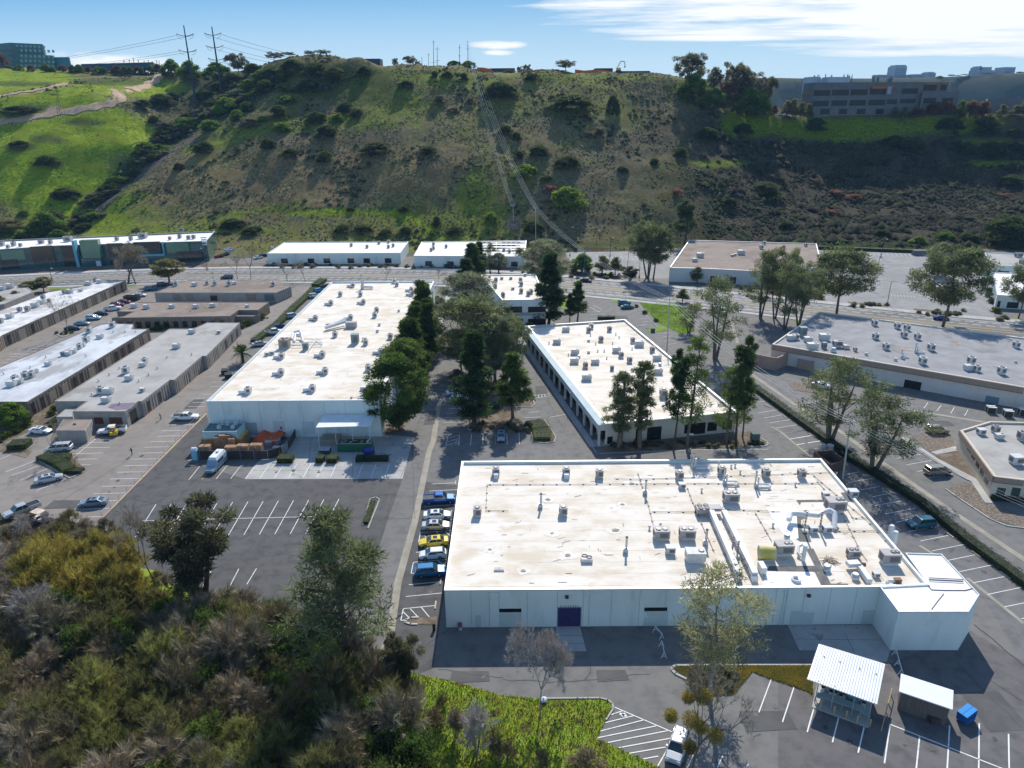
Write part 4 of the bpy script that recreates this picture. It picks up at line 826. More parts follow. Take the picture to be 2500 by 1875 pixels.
# curved pinkish screen wall and bay at its left end
yw=MB();cw=[gp('G',*p,3.6)[:2] for p in((250,805),(232,850),(245,885),(320,905),(430,925),(525,885))];yw.wallrib([tuple(p) for p in cw],.35,0,3.6)
o=yw.build('screen_wall',mat('wall_pink',(.36,.24,.19),(.4,.28,.22),.6),off=tuple(cw[2])+(0,));tag(o,'curved brown-pink screen wall around a yard at the left end of the grey-roofed warehouse','wall')
yw=MB();cw=[gp('G',*p,2.6)[:2] for p in((600,915),(590,935),(690,955),(725,925))];yw.wallrib([tuple(p) for p in cw],.25,0,2.6)
tag(yw.build('bin_enclosure',MATS['wall_pink'],off=tuple(cw[1])+(0,)),'small open-topped pinkish enclosure against the tan-banded warehouse wall','enclosure')
# lower right beige building
P14=lpoly('K',[(1945,415),(2212,447),(2500,480),(2900,150),(2700,-60),(1900,-80),(1640,0)],4.4)
B14=Bld('office_building','beige building with tan parapet and slot windows at the right edge','office',P14,4.4,mat('wall_beige2',(.60,.50,.38),(.64,.55,.43),.4),r_grey,ph=.4,pt=.4)
k14=[k for k in range(len(B14.p)) if np.linalg.norm(np.array(B14.p[k])-np.array(P14[0]))<.5][0];kl=(k14-1)%len(B14.p)
for kk in(k14,kl): B14.rect(kk,0 if kk==k14 else 0,B14.L(kk),3.35,4.39,'band',taupe,t=.25);B14.rect(kk,0,B14.L(kk),3.27,3.34,'stripe',MATS['stripe_red'],t=.26)
for x,y in((1720,170),(1755,235),(1795,310),(1832,380),(1872,455)): B14.prect(kl,'K',x-9,y-40,x+9,y+42,'window',glassd)
for x0,x1 in((1975,2030),(2110,2165)): B14.prect(k14,'K',x0,515,x1,600,'window',mat('win_green',(.05,.08,.07)))
# beyond the avenue
B15=Bld('warehouse','white-roofed low building behind the avenue, left of the other one','warehouse',lpoly('D',[(2060,185),(2600,195),(2870,185),(2950,110),(2200,98)],5.) if 0 else [tuple(gp('D',2060,185,5.)[:2]),tuple(gp('B',395,1600,5.)[:2]),tuple(gp('B',445,1530,5.)[:2]),tuple(gp('D',2195,98,5.)[:2])],5.,white,r_white2,ph=.3,cap=metalw)
B16=Bld('warehouse','white-roofed low building behind the avenue with rows of small panels on its right half','warehouse',[tuple(gp('B',480,1618,5.)[:2]),tuple(gp('B',1180,1622,5.)[:2]),tuple(gp('B',1193,1522,5.)[:2]),tuple(gp('B',530,1530,5.)[:2])],5.,white,r_white2,ph=.3,cap=metalw)
for B in(B15,B16):
    k=B.front();L_=B.L(k)
    for q in(.1,.3,.42,.6,.72,.88): B.rect(k,L_*q,L_*q+3,.4,2.6,'window',glass)
B17=Bld('warehouse','brown gravel-roofed building beyond the avenue in front of the light parking lot','warehouse',[tuple(gp('F',1690,295,5.8)[:2]),tuple(gp('F',1950,300,5.8)[:2]),tuple(gp('G',300,300,5.8)[:2]),tuple(gp('G',760,275,5.8)[:2]),tuple(gp('G',718,102,5.8)[:2]),tuple(gp('F',1840,82,5.8)[:2])],5.8,mat('wall_offwhite',(.62,.62,.58)),r_brown,ph=.35,cap=metalw)
k=B17.front();L_=B17.L(k)
for kk in range(len(B17.p)):
    a,b=B17.seg(kk)
    if (b-a)[0]>15:
        for q in np.arange(3,B17.L(kk)-3,7.5): B17.rect(kk,q,q+2.4,.3,2.9,'window',glassd)
B18=Bld('office_building','small white building with a grey roof at the far right end of the light lot','office',lpoly('G',[(1918,262)] if 0 else [(1945,255),(2260,270),(2300,185),(1930,162)],4.6),4.6,white,r_grey,ph=.3,cap=metalw)
B19=Bld('office_building','long white building with blue-white wall panels at the right edge beyond the avenue','office',lpoly('G',[(2020,472),(2330,490),(2330,320),(1990,308)],4.6),4.6,white,r_white2,ph=.3,cap=metalw)
for B in(B18,B19):
    k=B.front();L_=B.L(k);B.rect(k,L_*.28,L_*.55,.3,2.4,'window',glassd);B.rect(k,L_*.05,L_*.12,.3,2.6,'door',glassd)
    a=B.p[0]
kk=max(range(4),key=lambda k:(B19.seg(k)[0][1]-B19.seg(k)[1][1]));
for q in np.arange(1,B19.L(kk)-2,3.2): B19.rect(kk,q,q+1.6,.4,4.0,'window',mat('panel_blue',(.2,.26,.4)))
# glass office on the left
tealg=mat('glass_teal',(.03,.10,.10),(.05,.13,.12),.2,.12,spec=.9,t12=(.4,.6));greeng=mat('glass_green',(.09,.20,.14),(.13,.26,.17),.15,.15,spec=.9);navyg=mat('glass_navy',(.012,.02,.028),(.02,.03,.035),.2,.1,spec=.9);browng=mat('glass_bronze',(.035,.03,.026),(.02,.025,.022),.12,.12,spec=.9);bluef=mat('frame_blue',(.16,.42,.52));
hg=9.5
PG=[tuple(gp('P',*p,hg)[:2]) for p in((-900,330),(0,268),(250,255),(560,228),(740,228),(1030,212),(1560,205),(1990,188),(2070,97),(1430,120),(700,152),(60,182),(-700,250))]
PG=[tuple(gp('P',-900,330,hg)[:2]),tuple(gp('P',560,234,hg)[:2]),tuple(gp('P',1990,190,hg)[:2]),tuple(gp('P',2070,97,hg)[:2]),tuple(gp('P',60,182,hg)[:2]),tuple(gp('P',-800,250,hg)[:2])]
B20=Bld('glass_office','wide blue-green glass office across the avenue at the left','office',PG,hg,tealg,r_white2,ph=.6,pt=.4,cap=metalw)
kA=[k for k in range(len(B20.p)) if np.linalg.norm(np.array(B20.p[k])-np.array(PG[1]))<.5][0];kB=(kA-1)%len(B20.p)
def pr(k,x0,y0,x1,y1,m,nm='glass_bay',t=.5,**kw): return B20.prect(k,'P',x0,y0,x1,y1,nm,m,t=t,**kw)
pr(kB,290,246,540,385,browng,t=1.2);pr(kB,0,285,250,365,greeng,t=.3);pr(kB,-300,300,-10,380,greeng,t=.3);pr(kB,0,375,185,450,navyg,t=.6);pr(kB,-500,390,-10,470,navyg,t=.6)
pr(kA,585,236,760,440,browng,t=.6);pr(kA,1030,214,1230,440,navyg,t=.4)
pr(kA,785,178,1000,340,greeng,t=3.0,nm='entrance_bay');pr(kA,800,350,1010,425,tealg,t=2.6,nm='entrance_wall');pr(kA,945,372,1000,420,mat('door_frame_w',(.5,.6,.62)),t=2.7,nm='door')
pr(kA,1290,202,1570,325,navyg,t=1.4,nm='glass_bay');pr(kA,1600,210,1830,300,greeng,t=.4);pr(kA,1710,292,1960,370,navyg,t=1.0);pr(kA,1840,215,1985,285,tealg,t=.5)
for x0,y0,x1,y1 in((740,180,775,440),(1575,196,1590,328),(1290,318,1590,328)): pr(kA,x0,y0,x1,y1,bluef,nm='blue_frame',t=3.2 if x0==740 else 1.6)
LA=B20.L(kA);B20.lines(kA,np.arange(1.5,LA,3.),.3,9.,mat('mullion',(.06,.12,.13)),.12,'mullion',.2)
for z_ in(3.1,6.2): B20.rect(kA,.2,LA-.2,z_,z_+.18,'spandrel',mat('mullion',(.06,.12,.13)),t=.22);B20.rect(kB,.2,B20.L(kB)-.2,z_,z_+.18,'spandrel',mat('mullion',(.06,.12,.13)),t=.22)
for j in range(4): pr(kA,1940+j*6,150+j*22,1995,158+j*22,mat('fin_white',(.6,.65,.7)),nm='sun_fin',t=1.6)
# sign letters on the dark bay (pale blurred strip of letters with a red mark)
mat('sign_letters',(.35,.55,.65))
def textmesh(body,size,m,loc,rz,parent,nm='sign_letters',ext=.04,sx=1.):
    cu=bpy.data.curves.new('t','FONT');cu.body=body;cu.size=size;cu.extrude=ext;tmp=bpy.data.objects.new('t',cu);col.objects.link(tmp)
    dg=bpy.context.evaluated_depsgraph_get();me=bpy.data.meshes.new_from_object(tmp.evaluated_get(dg));bpy.data.objects.remove(tmp)
    me.transform(Matrix.Translation(Vector(loc)-(Vector(parent.location) if parent else Vector((0,0,0))))@Matrix.Rotation(rz,4,'Z')@Matrix.Rotation(pi/2,4,'X')@Matrix.Scale(sx,4,(1,0,0)))
    me.materials.clear();me.materials.append(m);o=bpy.data.objects.new(nm,me);col.objects.link(o);o.parent=parent;return o
a,b=B20.seg(kA);e=(b-a)/LA;n_=np.array([e[1],-e[0]]);u0_,z0_=B20.uv(kA,'P',1268,250);q_=a+e*(u0_-.5)+n_*1.5
textmesh('DEXCOM',1.45,MATS['sign_letters'],(q_[0],q_[1],z0_-.3),atan2(e[1],e[0]),B20.root,'sign')
# mesa-top office on the right
dk=mat('wall_mesa',(.12,.12,.125),(.15,.15,.155),.3);rib_=mat('ribbon_glass',(.006,.008,.012),rough=.3)
Y0=518
def mp_(px,py,Y): p=at('T',px,py,Y);return (p[0],p[1])
zt=at('T',140,290,512)[2];zb=57.5
hM=at('T',140,315,508)[2]
PM=[mp_(25,500,530),mp_(135,500,508),mp_(1215,400,516),mp_(1230,300,548),mp_(60,300,548)]
B21=Bld('office_building','dark three storey office with ribbon windows on the mesa edge at the right','office',PM,at('T',135,288,508)[2],dk,r_brown,ph=.6,z0=zb)
k=1
kq=[j for j in range(5) if np.linalg.norm(np.array(B21.p[j])-np.array(PM[1]))<.5][0];Lm=B21.L(kq);hT=at('T',135,288,508)[2]
for x0,x1,y0,y1 in((150,305,363,418),(332,487,358,414),(515,670,354,410),(705,855,345,405),(1015,1165,345,398)): B21.prect(kq,'T',x0,y0,x1,y1,'window',rib_,t=.1)
for x0,x1,y0,y1 in((140,290,468,520),(325,470,463,516),(503,655,460,514),(690,845,456,510),(870,960,452,500),(1000,1140,447,490)): B21.prect(kq,'T',x0,y0,x1,y1,'window',rib_,t=.1)
for x0,x1,y0,y1 in((215,300,545,598),(400,470,545,596),(575,650,545,596),(760,830,545,596)): B21.prect(kq,'T',x0,y0,x1,y1,'window',rib_,t=.1)
B21.prect(kq,'T',712,322,860,348,'awning',orange,t=1.2);B21.prect(kq,'T',865,325,890,402,'pier',mat('pier',(.3,.34,.36)),t=1.6);B21.prect(kq,'T',900,325,945,345,'awning',orange,t=1.2)
kl=(kq-1)%5
for y0,y1 in((378,425),(475,515)): B21.prect(kl,'T',38,y0,122,y1-6,'window',rib_,t=.1)
B22=Bld('office_wing','lower right wing of the dark mesa-top office, with orange awnings','office',[mp_(1222,400,512),mp_(1570,420,514),mp_(1560,400,540),mp_(1240,400,540)],at('T',1500,378,514)[2],dk,r_brown,ph=.4,z0=zb)
k=B22.front()
for x0,x1 in((1190,1340),(1375,1510)): B22.prect(k,'T',x0+40,440,x1,490,'window',rib_,t=.1)
B23=Bld('office_wing','glazed upper storey with a thin dark roof on the lower wing of the mesa-top office','office',[mp_(1222,300,516),mp_(1475,300,518),mp_(1470,300,535),mp_(1230,300,535)],at('T',1480,285,518)[2],dk,r_brown,ph=.2,z0=at('T',1500,378,514)[2]-.3)
k=B23.front();B23.rect(k,.5,B23.L(k)*.55,B23.z0+1.2,B23.h-1.2,'window',rib_,t=.1);B23.rect(k,B23.L(k)*.7,B23.L(k)*.93,B23.z0+1.2,B23.h-1.2,'window',rib_,t=.1);B23.rect(k,.5,B23.L(k)*.55,B23.h-1.4,B23.h-.5,'awning',orange,t=.9);B23.rect(k,B23.L(k)*.7,B23.L(k)*.93,B23.h-1.4,B23.h-.5,'awning',orange,t=.9)
B24=Bld('office_building','second dark low office on the mesa at the right edge behind round trees','office',[mp_(1850,500,525),mp_(2400,520,530),mp_(2400,400,560),mp_(1850,400,555)],at('T',2000,445,527)[2],dk,r_brown,ph=.4,z0=zb)
k=B24.front()
for q in np.arange(.05,.95,.12): B24.rect(k,B24.L(k)*q,B24.L(k)*(q+.07),zb+.8,zb+3.,'window',rib_,t=.1)
# teal building on the left mesa
def up_(px,py,Y): p=at('U',px,py,Y);return(p[0],p[1])
tl=mat('wall_tealbldg',(.05,.14,.14),(.06,.16,.155),.2,.6);tlg=mat('glass_tealbldg',(.10,.26,.27),(.13,.3,.3),.3,.2,spec=.8)
zb2=at('U',250,370,740)[2]-1
h1=at('U',500,110,745)[2];B25=Bld('office_building','teal five storey office block with stepped top at the far upper left','office',[up_(-300,370,775),up_(150,370,735),up_(590,360,760),up_(600,300,790),up_(-300,300,800)],at('U',560,240,755)[2],tl,r_grey,ph=.3,z0=zb2)
k=[j for j in range(5) if np.linalg.norm(np.array(B25.p[j])-np.array(up_(150,370,735)))<.5][0]
for r_,(y0,y1) in enumerate(((175,205),(235,265),(288,318),(338,365))):
    for c_ in range(8):
        x=215+c_*49
        if x<570 : B25.prect(k,'U',x,y0+c_*1.5,x+32,y1+c_*1.5,'window',tlg,t=.3)
    for c_ in range(9): B25.prect((k-1)%5,'U',5+c_*21,y0+5,17+c_*21,y1-2,'window',rib_,t=.2)
B25b=Bld('office_top','upper stepped storeys of the teal office block, narrower than those below','office',[up_(-280,300,778),up_(150,300,738),up_(500,300,758),up_(515,300,788),up_(-280,300,798)],h1,tl,r_grey,ph=.4,z0=B25.rz)
k=[j for j in range(5) if np.linalg.norm(np.array(B25b.p[j])-np.array(up_(150,300,738)))<.5][0]
for c_ in range(7): B25b.prect(k,'U',165+c_*48,128+c_*2,200+c_*48,152+c_*2,'window',tlg,t=.3)
B26=Bld('office_building','low teal wing with a stepped pale end right of the teal office block','office',[up_(590,350,765),up_(765,345,768),up_(760,300,790),up_(600,300,790)],at('U',720,262,766)[2],mat('wall_teal2',(.06,.20,.25)),r_grey,ph=.3,z0=zb2)
B27=Bld('parking_structure','long low dark blue-green roofline behind the small palms on the left mesa','building',[up_(890,420,720),up_(1670,420,700),up_(1690,300,740),up_(880,300,760)],at('U',1060,330,712)[2],mat('wall_teal3',(.03,.09,.13)),r_grey,ph=.3,z0=zb2-3)
# distant towers
dist=mat('tower_far',(.30,.33,.38),(.35,.38,.43),.05,.5)
wfar=mat('tower_band',(.16,.2,.26))
def tower(x0,x1,yt,yb,Y,label,steps=()):
    P=[(at('T',x0,yb,Y)[0],Y),(at('T',x1,yb,Y)[0],Y+8),(at('T',x1-8,yb,Y)[0],Y+45),(at('T',x0+8,yb,Y)[0],Y+40)];z0=at('T',x0,yb,Y)[2]-30;h=at('T',(x0+x1)/2,yt,Y)[2]
    B=Bld('tower' if h-z0>90 else 'office_building',label,'building',P,h,dist,dist,ph=1,pt=1,z0=z0)
    k=0
    for z_ in np.arange(z0+34,h-4,4.2): B.rect(B.front(),2,B.L(B.front())-2,z_,z_+1.8,'window_band',wfar,t=.3)
    for a_,b_,c_ in steps:
        mb=MB();xa=at('T',a_,yb,Y)[0];xb=at('T',b_,yb,Y)[0];zz=at('T',a_,c_,Y)[2];mb.box(((xa+xb)/2,Y+22,(h-1+zz)/2),(xb-xa,30,zz-h+1));mb.build('roof_block',dist,B.root)
tower(928,1062,128,250,1900,'tall pale blue tower alone on the far skyline right of centre',((948,1048,114),))
tower(782,915,210,250,1880,'low boxy building just left of the tall pale tower on the skyline')
tower(1120,1250,205,250,1880,'low boxy building just right of the tall pale tower on the skyline')
tower(1268,1358,190,235,2000,'pale block with a stepped top behind the low box right of the tall tower',((1285,1335,182),))
tower(1755,1935,165,218,1800,'wide stepped blue-grey block on the skyline near the right edge',((1765,1900,135),(1785,1800,124)))
tower(2012,2140,135,200,1820,'blue-grey block with slanted sides, the rightmost one on the skyline',())
tower(1965,2015,180,200,1800,'short block beside the rightmost skyline building')
tower(290,520,232,262,1700,'long low pale building on the far mesa left of the dark office roof')
tower(105,230,232,258,1720,'low pale building on the far mesa, leftmost of them')
for nm,px0,px1,yt,Y,lb in(('shed',470,700,438,640,'low dark blue building on the mesa top left of the excavator'),('shed',1630,1740,432,600,'dark blue site building on the mesa top beside the orange fence'),('shed',1760,1975,450,625,'long dark low building on the mesa top right of the excavator'),('shed',100,265,372,640,'low teal roof on the mesa top above the dark green slope'),('shed',1250,1400,440,630,'low building behind orange fencing on the mesa top'),('shed',960,1120,432,640,'long low roof behind the orange fence, left of the small trees')):
    p=at('B',px0,yt,Y);q=at('B',px1,yt,Y);z0=tz((p[0]+q[0])/2,Y)-2;Bld(nm,lb,'building',[(p[0],Y),(q[0],Y),(q[0],Y+14),(p[0],Y+14)],p[2],mat('wall_navy',(.04,.06,.09)),mat('wall_navy',(.04,.06,.09)),ph=.2,z0=z0)

absorb(B1,ext,'annex_');absorb(B21,B22,'wing_');absorb(B21,B23,'upper_');absorb(B25,B25b,'upper_');absorb(B5,B5b,'lean_to_');absorb(B9,B9b,'porch_')
# ---------------- rooftop equipment ----------------
cabw=mat('unit_white',(.62,.62,.60),(.52,.52,.5),1.2,.6,obj=True);cabg=mat('unit_grey',(.42,.40,.39),(.36,.34,.33),1.2,.6,obj=True);cabt=mat('unit_tan',(.36,.31,.25),(.3,.26,.2),1,.7,obj=True);cabe=mat('unit_teal',(.16,.25,.25),(.2,.29,.29),1,.6,obj=True)
fanm=mat('fan_dark',(.03,.028,.032),rough=.5);curb=mat('curb_white',(.7,.69,.67));louv=mat('louver',(.14,.13,.13),(.2,.19,.19),12,obj=True,stretch=(.1,.1,3));duct=mat('duct_white',(.72,.73,.73),(.62,.63,.63),1,.5);ductg=mat('duct_metal',(.55,.57,.58),(.45,.47,.48),2,.4,metal=.3);pipeb=mat('pipe_dark',(.10,.09,.09));rust=mat('rust',(.22,.11,.07),(.3,.16,.1),3);yel=mat('tank_yellow',(.50,.42,.08),(.55,.5,.3),1)
def cabinet(root,c,d,m,fans=(),cb=.25,louver=True,fr=.42):
    mb=MB();mb.box((c[0],c[1],cb/2-.02),(d[0]*.82,d[1]*.82,cb+.04));mb.build('base_curb',curb,root)
    mb=MB();z=cb+d[2]/2;mb.box((c[0],c[1],z),d);mb.box((c[0],c[1],cb+d[2]+.03),(d[0]+.06,d[1]+.06,.06));o=mb.build('cabinet',m,root)
    if louver:
        for s,w_ in(((0,-1),d[0]),((-1,0),d[1])):
            l=MB()
            if s[1]: l.box((c[0]+d[0]*.12,c[1]-d[1]/2-.015,z),(d[0]*.55,.03,d[2]*.6))
            else: l.box((c[0]-d[0]/2-.015,c[1],z),(.03,d[1]*.6,d[2]*.6))
            l.build('louver',louv,root)
    for fx,fy in fans:
        f=MB();f.cyl((c[0]+fx,c[1]+fy,cb+d[2]+.06),fr,.1,14);o2=f.build('fan_guard',fanm,root)
        g=MB();g.cyl((c[0]+fx,c[1]+fy,cb+d[2]+.15),fr*.28,.04,8);
        for a in range(4): g.box((c[0]+fx,c[1]+fy,cb+d[2]+.17),(fr*1.9,.03,.02),a*pi/4)
        q=g.build('fan_blade',ductg,o2)
def mk(name,fn,cat='rooftop unit'):
    r=thing(name,'x x x x',cat);fn(r);return Proto(r)
def f_fan(m): return lambda r:cabinet(r,(0,0),(1.25,1.2,1.15),m,((0,0),))
def f_duct(r): cabinet(r,(.75,0),(1.25,1.25,1.15),cabw,((0,0),));mb=MB();mb.box((-.45,0,.5),(1.25,.95,.62));mb.tube((-1.05,-.47,.5),(-1.05,.47,.5),.31,.31,10);mb.box((-1.05,0,.2),(.5,.8,.4));mb.build('duct_elbow',duct,r)
def f_front(r): cabinet(r,(0,.7),(1.25,1.2,1.15),cabg,((0,0),));mb=MB();mb.box((0,-.35,.62),(.8,1.0,.6));mb.tube((-.4,-.85,.6),(.4,-.85,.6),.31,.31,10);mb.box((0,-.85,.25),(.72,.5,.5));mb.build('duct_elbow',duct,r)
def f_two(r): cabinet(r,(0,0),(2.3,1.5,1.3),cabg,((-.5,0),(.5,0)))
def f_big(r): cabinet(r,(0,0),(2.9,1.9,1.6),cabg,((.35,.0),(1.05,.0)),cb=.5)
def f_wide(r): cabinet(r,(0,0),(2.7,1.7,1.3),cabw,((.8,0),),cb=.35,louver=False)
def f_low(r): cabinet(r,(0,0),(1.1,.9,.7),cabw,(),cb=.15)
def f_tan(r): cabinet(r,(0,0),(2.6,2.0,2.2),cabt,((-.6,.5),(.6,.5),(0,-.4)),cb=.2)
def f_teal(r): cabinet(r,(0,0),(1.7,1.5,2.1),cabe,(),cb=.2)
def f_vent(r): mb=MB();mb.cyl((0,0,0),.14,.5,8);mb.build('pipe',ductg,r);mb=MB();mb.cyl((0,0,.48),.26,.2,10,.1);mb.build('cap',duct,r)
def f_mush(r): mb=MB();mb.box((0,0,.15),(.7,.7,.3));mb.build('base_curb',curb,r);mb=MB();mb.cyl((0,0,.3),.3,.25,12);mb.cyl((0,0,.5),.48,.18,14,.34);mb.build('hood',ductg,r)
def f_stack(r):
    mb=MB();mb.box((0,0,.35),(.7,.55,.7));mb.tube((-.3,0,.5),(.3,0,.5),.33,.33,12);mb.build('blower',ductg,r)
    mb=MB();mb.cyl((.1,.1,.5),.17,2.0,10);mb.build('stack',ductg,r);mb=MB();mb.cyl((.1,.1,2.5),.22,.12,10);mb.build('collar',pipeb,r)
def f_loop(r):
    mb=MB();pts=[(0,0,.5),(1.9,.1,.45),(2.25,-.1,.45),(2.3,-.55,.4),(1.9,-.75,.35),(.2,-.7,.35)];mb.path(pts,.16,8)
    for p in pts[1:-1]: mb.tube((p[0],p[1],0),p,.05,.05,5)
    mb.build('duct_loop',duct,r);mb=MB();mb.box((0,-.1,.4),(.6,.6,.8));mb.build('blower',ductg,r);mb=MB();mb.cyl((-.1,.1,.6),.15,2.3,10);mb.cyl((.25,-.2,.6),.15,1.5,10);mb.build('stack',ductg,r)
    mb=MB();mb.cyl((-.1,.1,2.85),.19,.1,10);mb.build('collar',pipeb,r)
PR=dict(fan=mk('rooftop_unit',f_fan(cabg)),fanw=mk('rooftop_unit',f_fan(cabw)),duct=mk('rooftop_unit',f_duct),front=mk('rooftop_unit',f_front),two=mk('rooftop_unit',f_two),big=mk('rooftop_unit',f_big),wide=mk('rooftop_unit',f_wide),low=mk('roof_hatch',f_low,'roof unit'),tan=mk('rooftop_chiller',f_tan,'chiller'),teal=mk('rooftop_unit',f_teal),vent=mk('roof_vent',f_vent,'vent'),mush=mk('exhaust_fan',f_mush,'exhaust fan'),stack=mk('exhaust_stack',f_stack,'exhaust stack'),loop=mk('exhaust_duct',f_loop,'exhaust duct'))
DS=dict(fan='grey one-fan rooftop unit',fanw='white one-fan rooftop unit',duct='white rooftop unit with side duct',front='grey rooftop unit with front duct',two='grey two-fan rooftop unit',big='large two-fan rooftop unit',wide='wide white rooftop unit',low='small low roof box',tan='tall tan chiller',teal='tall teal-green roof cabinet',vent='small capped vent pipe',mush='squat round exhaust fan',stack='thin exhaust stack with blower',loop='exhaust stack with looping duct')
_prr=random.Random(8)
def equip(place,B,lst,rz=0.,jit=.04,sc=1.,z=None):
    by={}
    for e in lst: by.setdefault(e[0],[]).append(e)
    for kd,es in by.items():
        es=[(nat(e[1],e[2],e[3])[0],e) for e in es];es.sort(key=lambda q:q[0])
        for n,(px,e) in enumerate(es):
            p=gp(e[1],e[2],e[3],z if z is not None else B.rz);s=sc*(e[4] if len(e)>4 else 1)
            lab=(ordn(n+1)+' '+DS[kd]+' from the left' if len(es)>1 else DS[kd])+' on '+place
            PR[kd].put((p[0],p[1],(z if z is not None else B.rz)+.012),rz+_prr.uniform(-jit,jit),lab,'%s on %s'%(DS[kd].split(' with')[0]+'s',place),(s,s,s))
def E_(kd,k,*pts): return [(kd,k,*p) for p in pts]
equip('the long white roof',B2,E_('duct','E',(470,1012),(965,995),(1405,985),(725,870),(1065,860),(1045,730),(1495,708),(730,742),(995,448),(1115,330),(1365,322),(1265,443),(1285,192),(1735,225),(1740,258))+E_('fanw','E',(1420,835),(1165,575),(1400,637),(1470,425),(1640,185),(1620,162),(1205,262),(1360,262),(1830,185),(1590,590),(1485,385))+E_('tan','E',(778,660))+E_('teal','E',(1320,625,1.1),(938,675,.8))+E_('mush','E',(1505,490),(1655,382),(1490,540),(1290,1050,.6))+E_('loop','E',(1375,205,1.6))+E_('low','E',(640,720),(680,712),(1110,495),(1390,605)))
equip('the foreground warehouse roof',B1,E_('fan','I',(840,658),(1500,650),(1780,360))+E_('front','I',(983,360),(1525,360))+E_('fan','J',(500,278),(825,245),(1165,262),(1440,268))+E_('two','J',(360,738),(558,735),(895,455,1.05))+E_('big','J',(1695,530),(1300,860,.85),(2115,930,.85))+E_('two','J',(1838,880,.75))+E_('wide','J',(620,912))+E_('low','J',(520,350),(1530,690,1.1),(1635,690,1.2),(1625,420),(430,850,1.2),(1835,415,1.3),(2015,1035,.8))+E_('stack','J',(85,850),(235,400),(700,790))+E_('stack','I',(1325,600),(1570,1e9,0))[:1]+E_('loop','J',(610,200),(848,320),(1090,345))+E_('vent','J',(270,670),(355,650),(672,380),(805,168),(1395,335),(900,195),(930,190),(935,350),(1222,650),(970,240))+E_('mush','J',(1635,985,1.2),(1330,740),(1855,1050,1.2)))
equip('the colonnaded office roof',B3,E_('wide','F',(890,785,.8),(820,880,.8),(960,960,.8),(955,1030,.8),(1050,1160,.85),(1455,900,.9),(1592,1005,.8),(1600,1110,.8),(1115,1035,.75),(1280,945,.8))+E_('fan','F',(1085,765),(1065,790),(1225,785),(1160,862),(1405,872),(1315,985),(1555,945),(1040,1065),(1380,1025),(1640,1290,1.3))+E_('vent','F',(1080,822),(1275,815),(1250,885),(1185,945),(910,975),(1205,1000),(1400,930),(1300,840),(760,885),(1120,890),(1135,945))+E_('mush','F',(1065,865),(1065,955),(990,990),(1615,1050))+E_('teal','F',(1245,1085,.5)))
equip('the two storey office roof',B4,E_('fan','F',(350,405),(345,450),(540,405),(545,435),(545,490),(600,510),(405,520),(620,495))+E_('low','F',(465,385),(575,360),(480,465),(395,385),(300,370)))
equip('the lane-side grey workshop roof',B5,E_('wide','D',(1485,800,.7),(1365,915,.75),(1105,1055,.6),(1000,1160,.7),(840,1265,.8),(822,1330,.7))+E_('fanw','D',(1120,1030),(975,1108,1.2),(780,1262,1.1))+E_('vent','D',(922,1075),(1215,1075),(845,1125),(763,1175),(1148,1125),(1072,1175),(710,1280),(925,1350),(1290,990),(1480,970))+E_('low','D',(1100,1250),(1690,802)))
equip('the blue-grey workshop roof',B6,E_('wide','D',(775,840,.7),(375,1048,.6),(530,970,.6),(570,952,.6),(95,1208,.8),(270,1107,.6),(150,1188,.7))+E_('fanw','D',(870,755,1.2),(690,797,1.2),(670,868,1.2),(620,918),(645,905,.8),(205,1148,1.2),(120,1168),(250,1138))+E_('vent','D',(665,980),(355,990),(30,1120),(235,1070),(875,795),(967,795),(1047,795))+E_('teal','D',(487,975,.5)))
equip('the weathered white roof at the left',B7,E_('wide','D',(770,412,.8),(690,427,.8),(625,478,.6),(540,490,.8),(325,573,.8),(275,598,.9),(80,682,.8))+E_('fan','D',(740,402),(500,497),(335,537),(380,560,.8),(215,630,1.1),(155,634),(10,722)))
equip('the brown roof nearest the avenue',B8,E_('fanw','D',(1360,435,1.2),(1600,425),(1660,430,1.1),(1770,432,1.2),(2110,435,1.1))+E_('wide','D',(1505,435,.8),(1810,422,.6)))
equip('the brown roof before the box truck',B9,E_('wide','D',(1040,603,.8),(1135,610,.8),(1330,605,.7),(1515,606,.7),(1645,597,.7),(1910,599,.5))+E_('vent','D',(1585,603),(1470,630),(1700,575)))
equip('the left edge grey roof',B10,E_('wide','D',(80,452),(20,467,.8)))
equip('the wide right grey roof',B13,E_('fanw','G',(1133,690,1.1),(1297,712,1.1),(1367,725,1.1),(1345,775,1.1),(1442,790,1.1),(1140,788,1.1),(1215,862,1.1),(1540,870,1.2),(1478,968,1.2),(1828,965,1.2),(1870,1020),(2045,1040,1.2),(2152,850,1.1),(995,875,.7),(570,790))+E_('wide','G',(685,862,1.0),(772,795,1.),(1810,1012,.8),(655,808,.8),(930,858,.6),(530,795,.8))+E_('teal','G',(615,765,1.1),(770,855,.7))+E_('big','G',(865,845,.8))+E_('mush','G',(838,880,1.6),(1335,930,1.2),(1285,945),(1440,880,1.2),(1075,905),(2150,960,.8))+E_('loop','G',(1430,890,.9),(1330,925,.7)))
equip('the grey roof at the right edge',B14,E_('low','K',(1820,35,1.3),(2135,300,1.8))+E_('fan','K',(1950,20),(2190,85,1.2))+E_('wide','K',(1985,75,.6)))
equip('the left white roof across the avenue',B15,E_('fan','B',(85,1560),(185,1570),(260,1545),(320,1538),(320,1570),(350,1562))+E_('low','D',(2100,150)))
equip('the right white roof across the avenue',B16,E_('fan','B',(605,1553),(590,1590),(605,1580),(685,1568),(1050,1590),(1085,1600)))
equip('the brown gravel roof across the avenue',B17,E_('wide','F',(1925,215,1.1),(1885,248,.8))+E_('wide','G',(175,180,1.1),(570,235,.9))+E_('fanw','G',(320,140,1.2),(640,122),(340,108))+E_('low','G',(130,190),(110,195)))
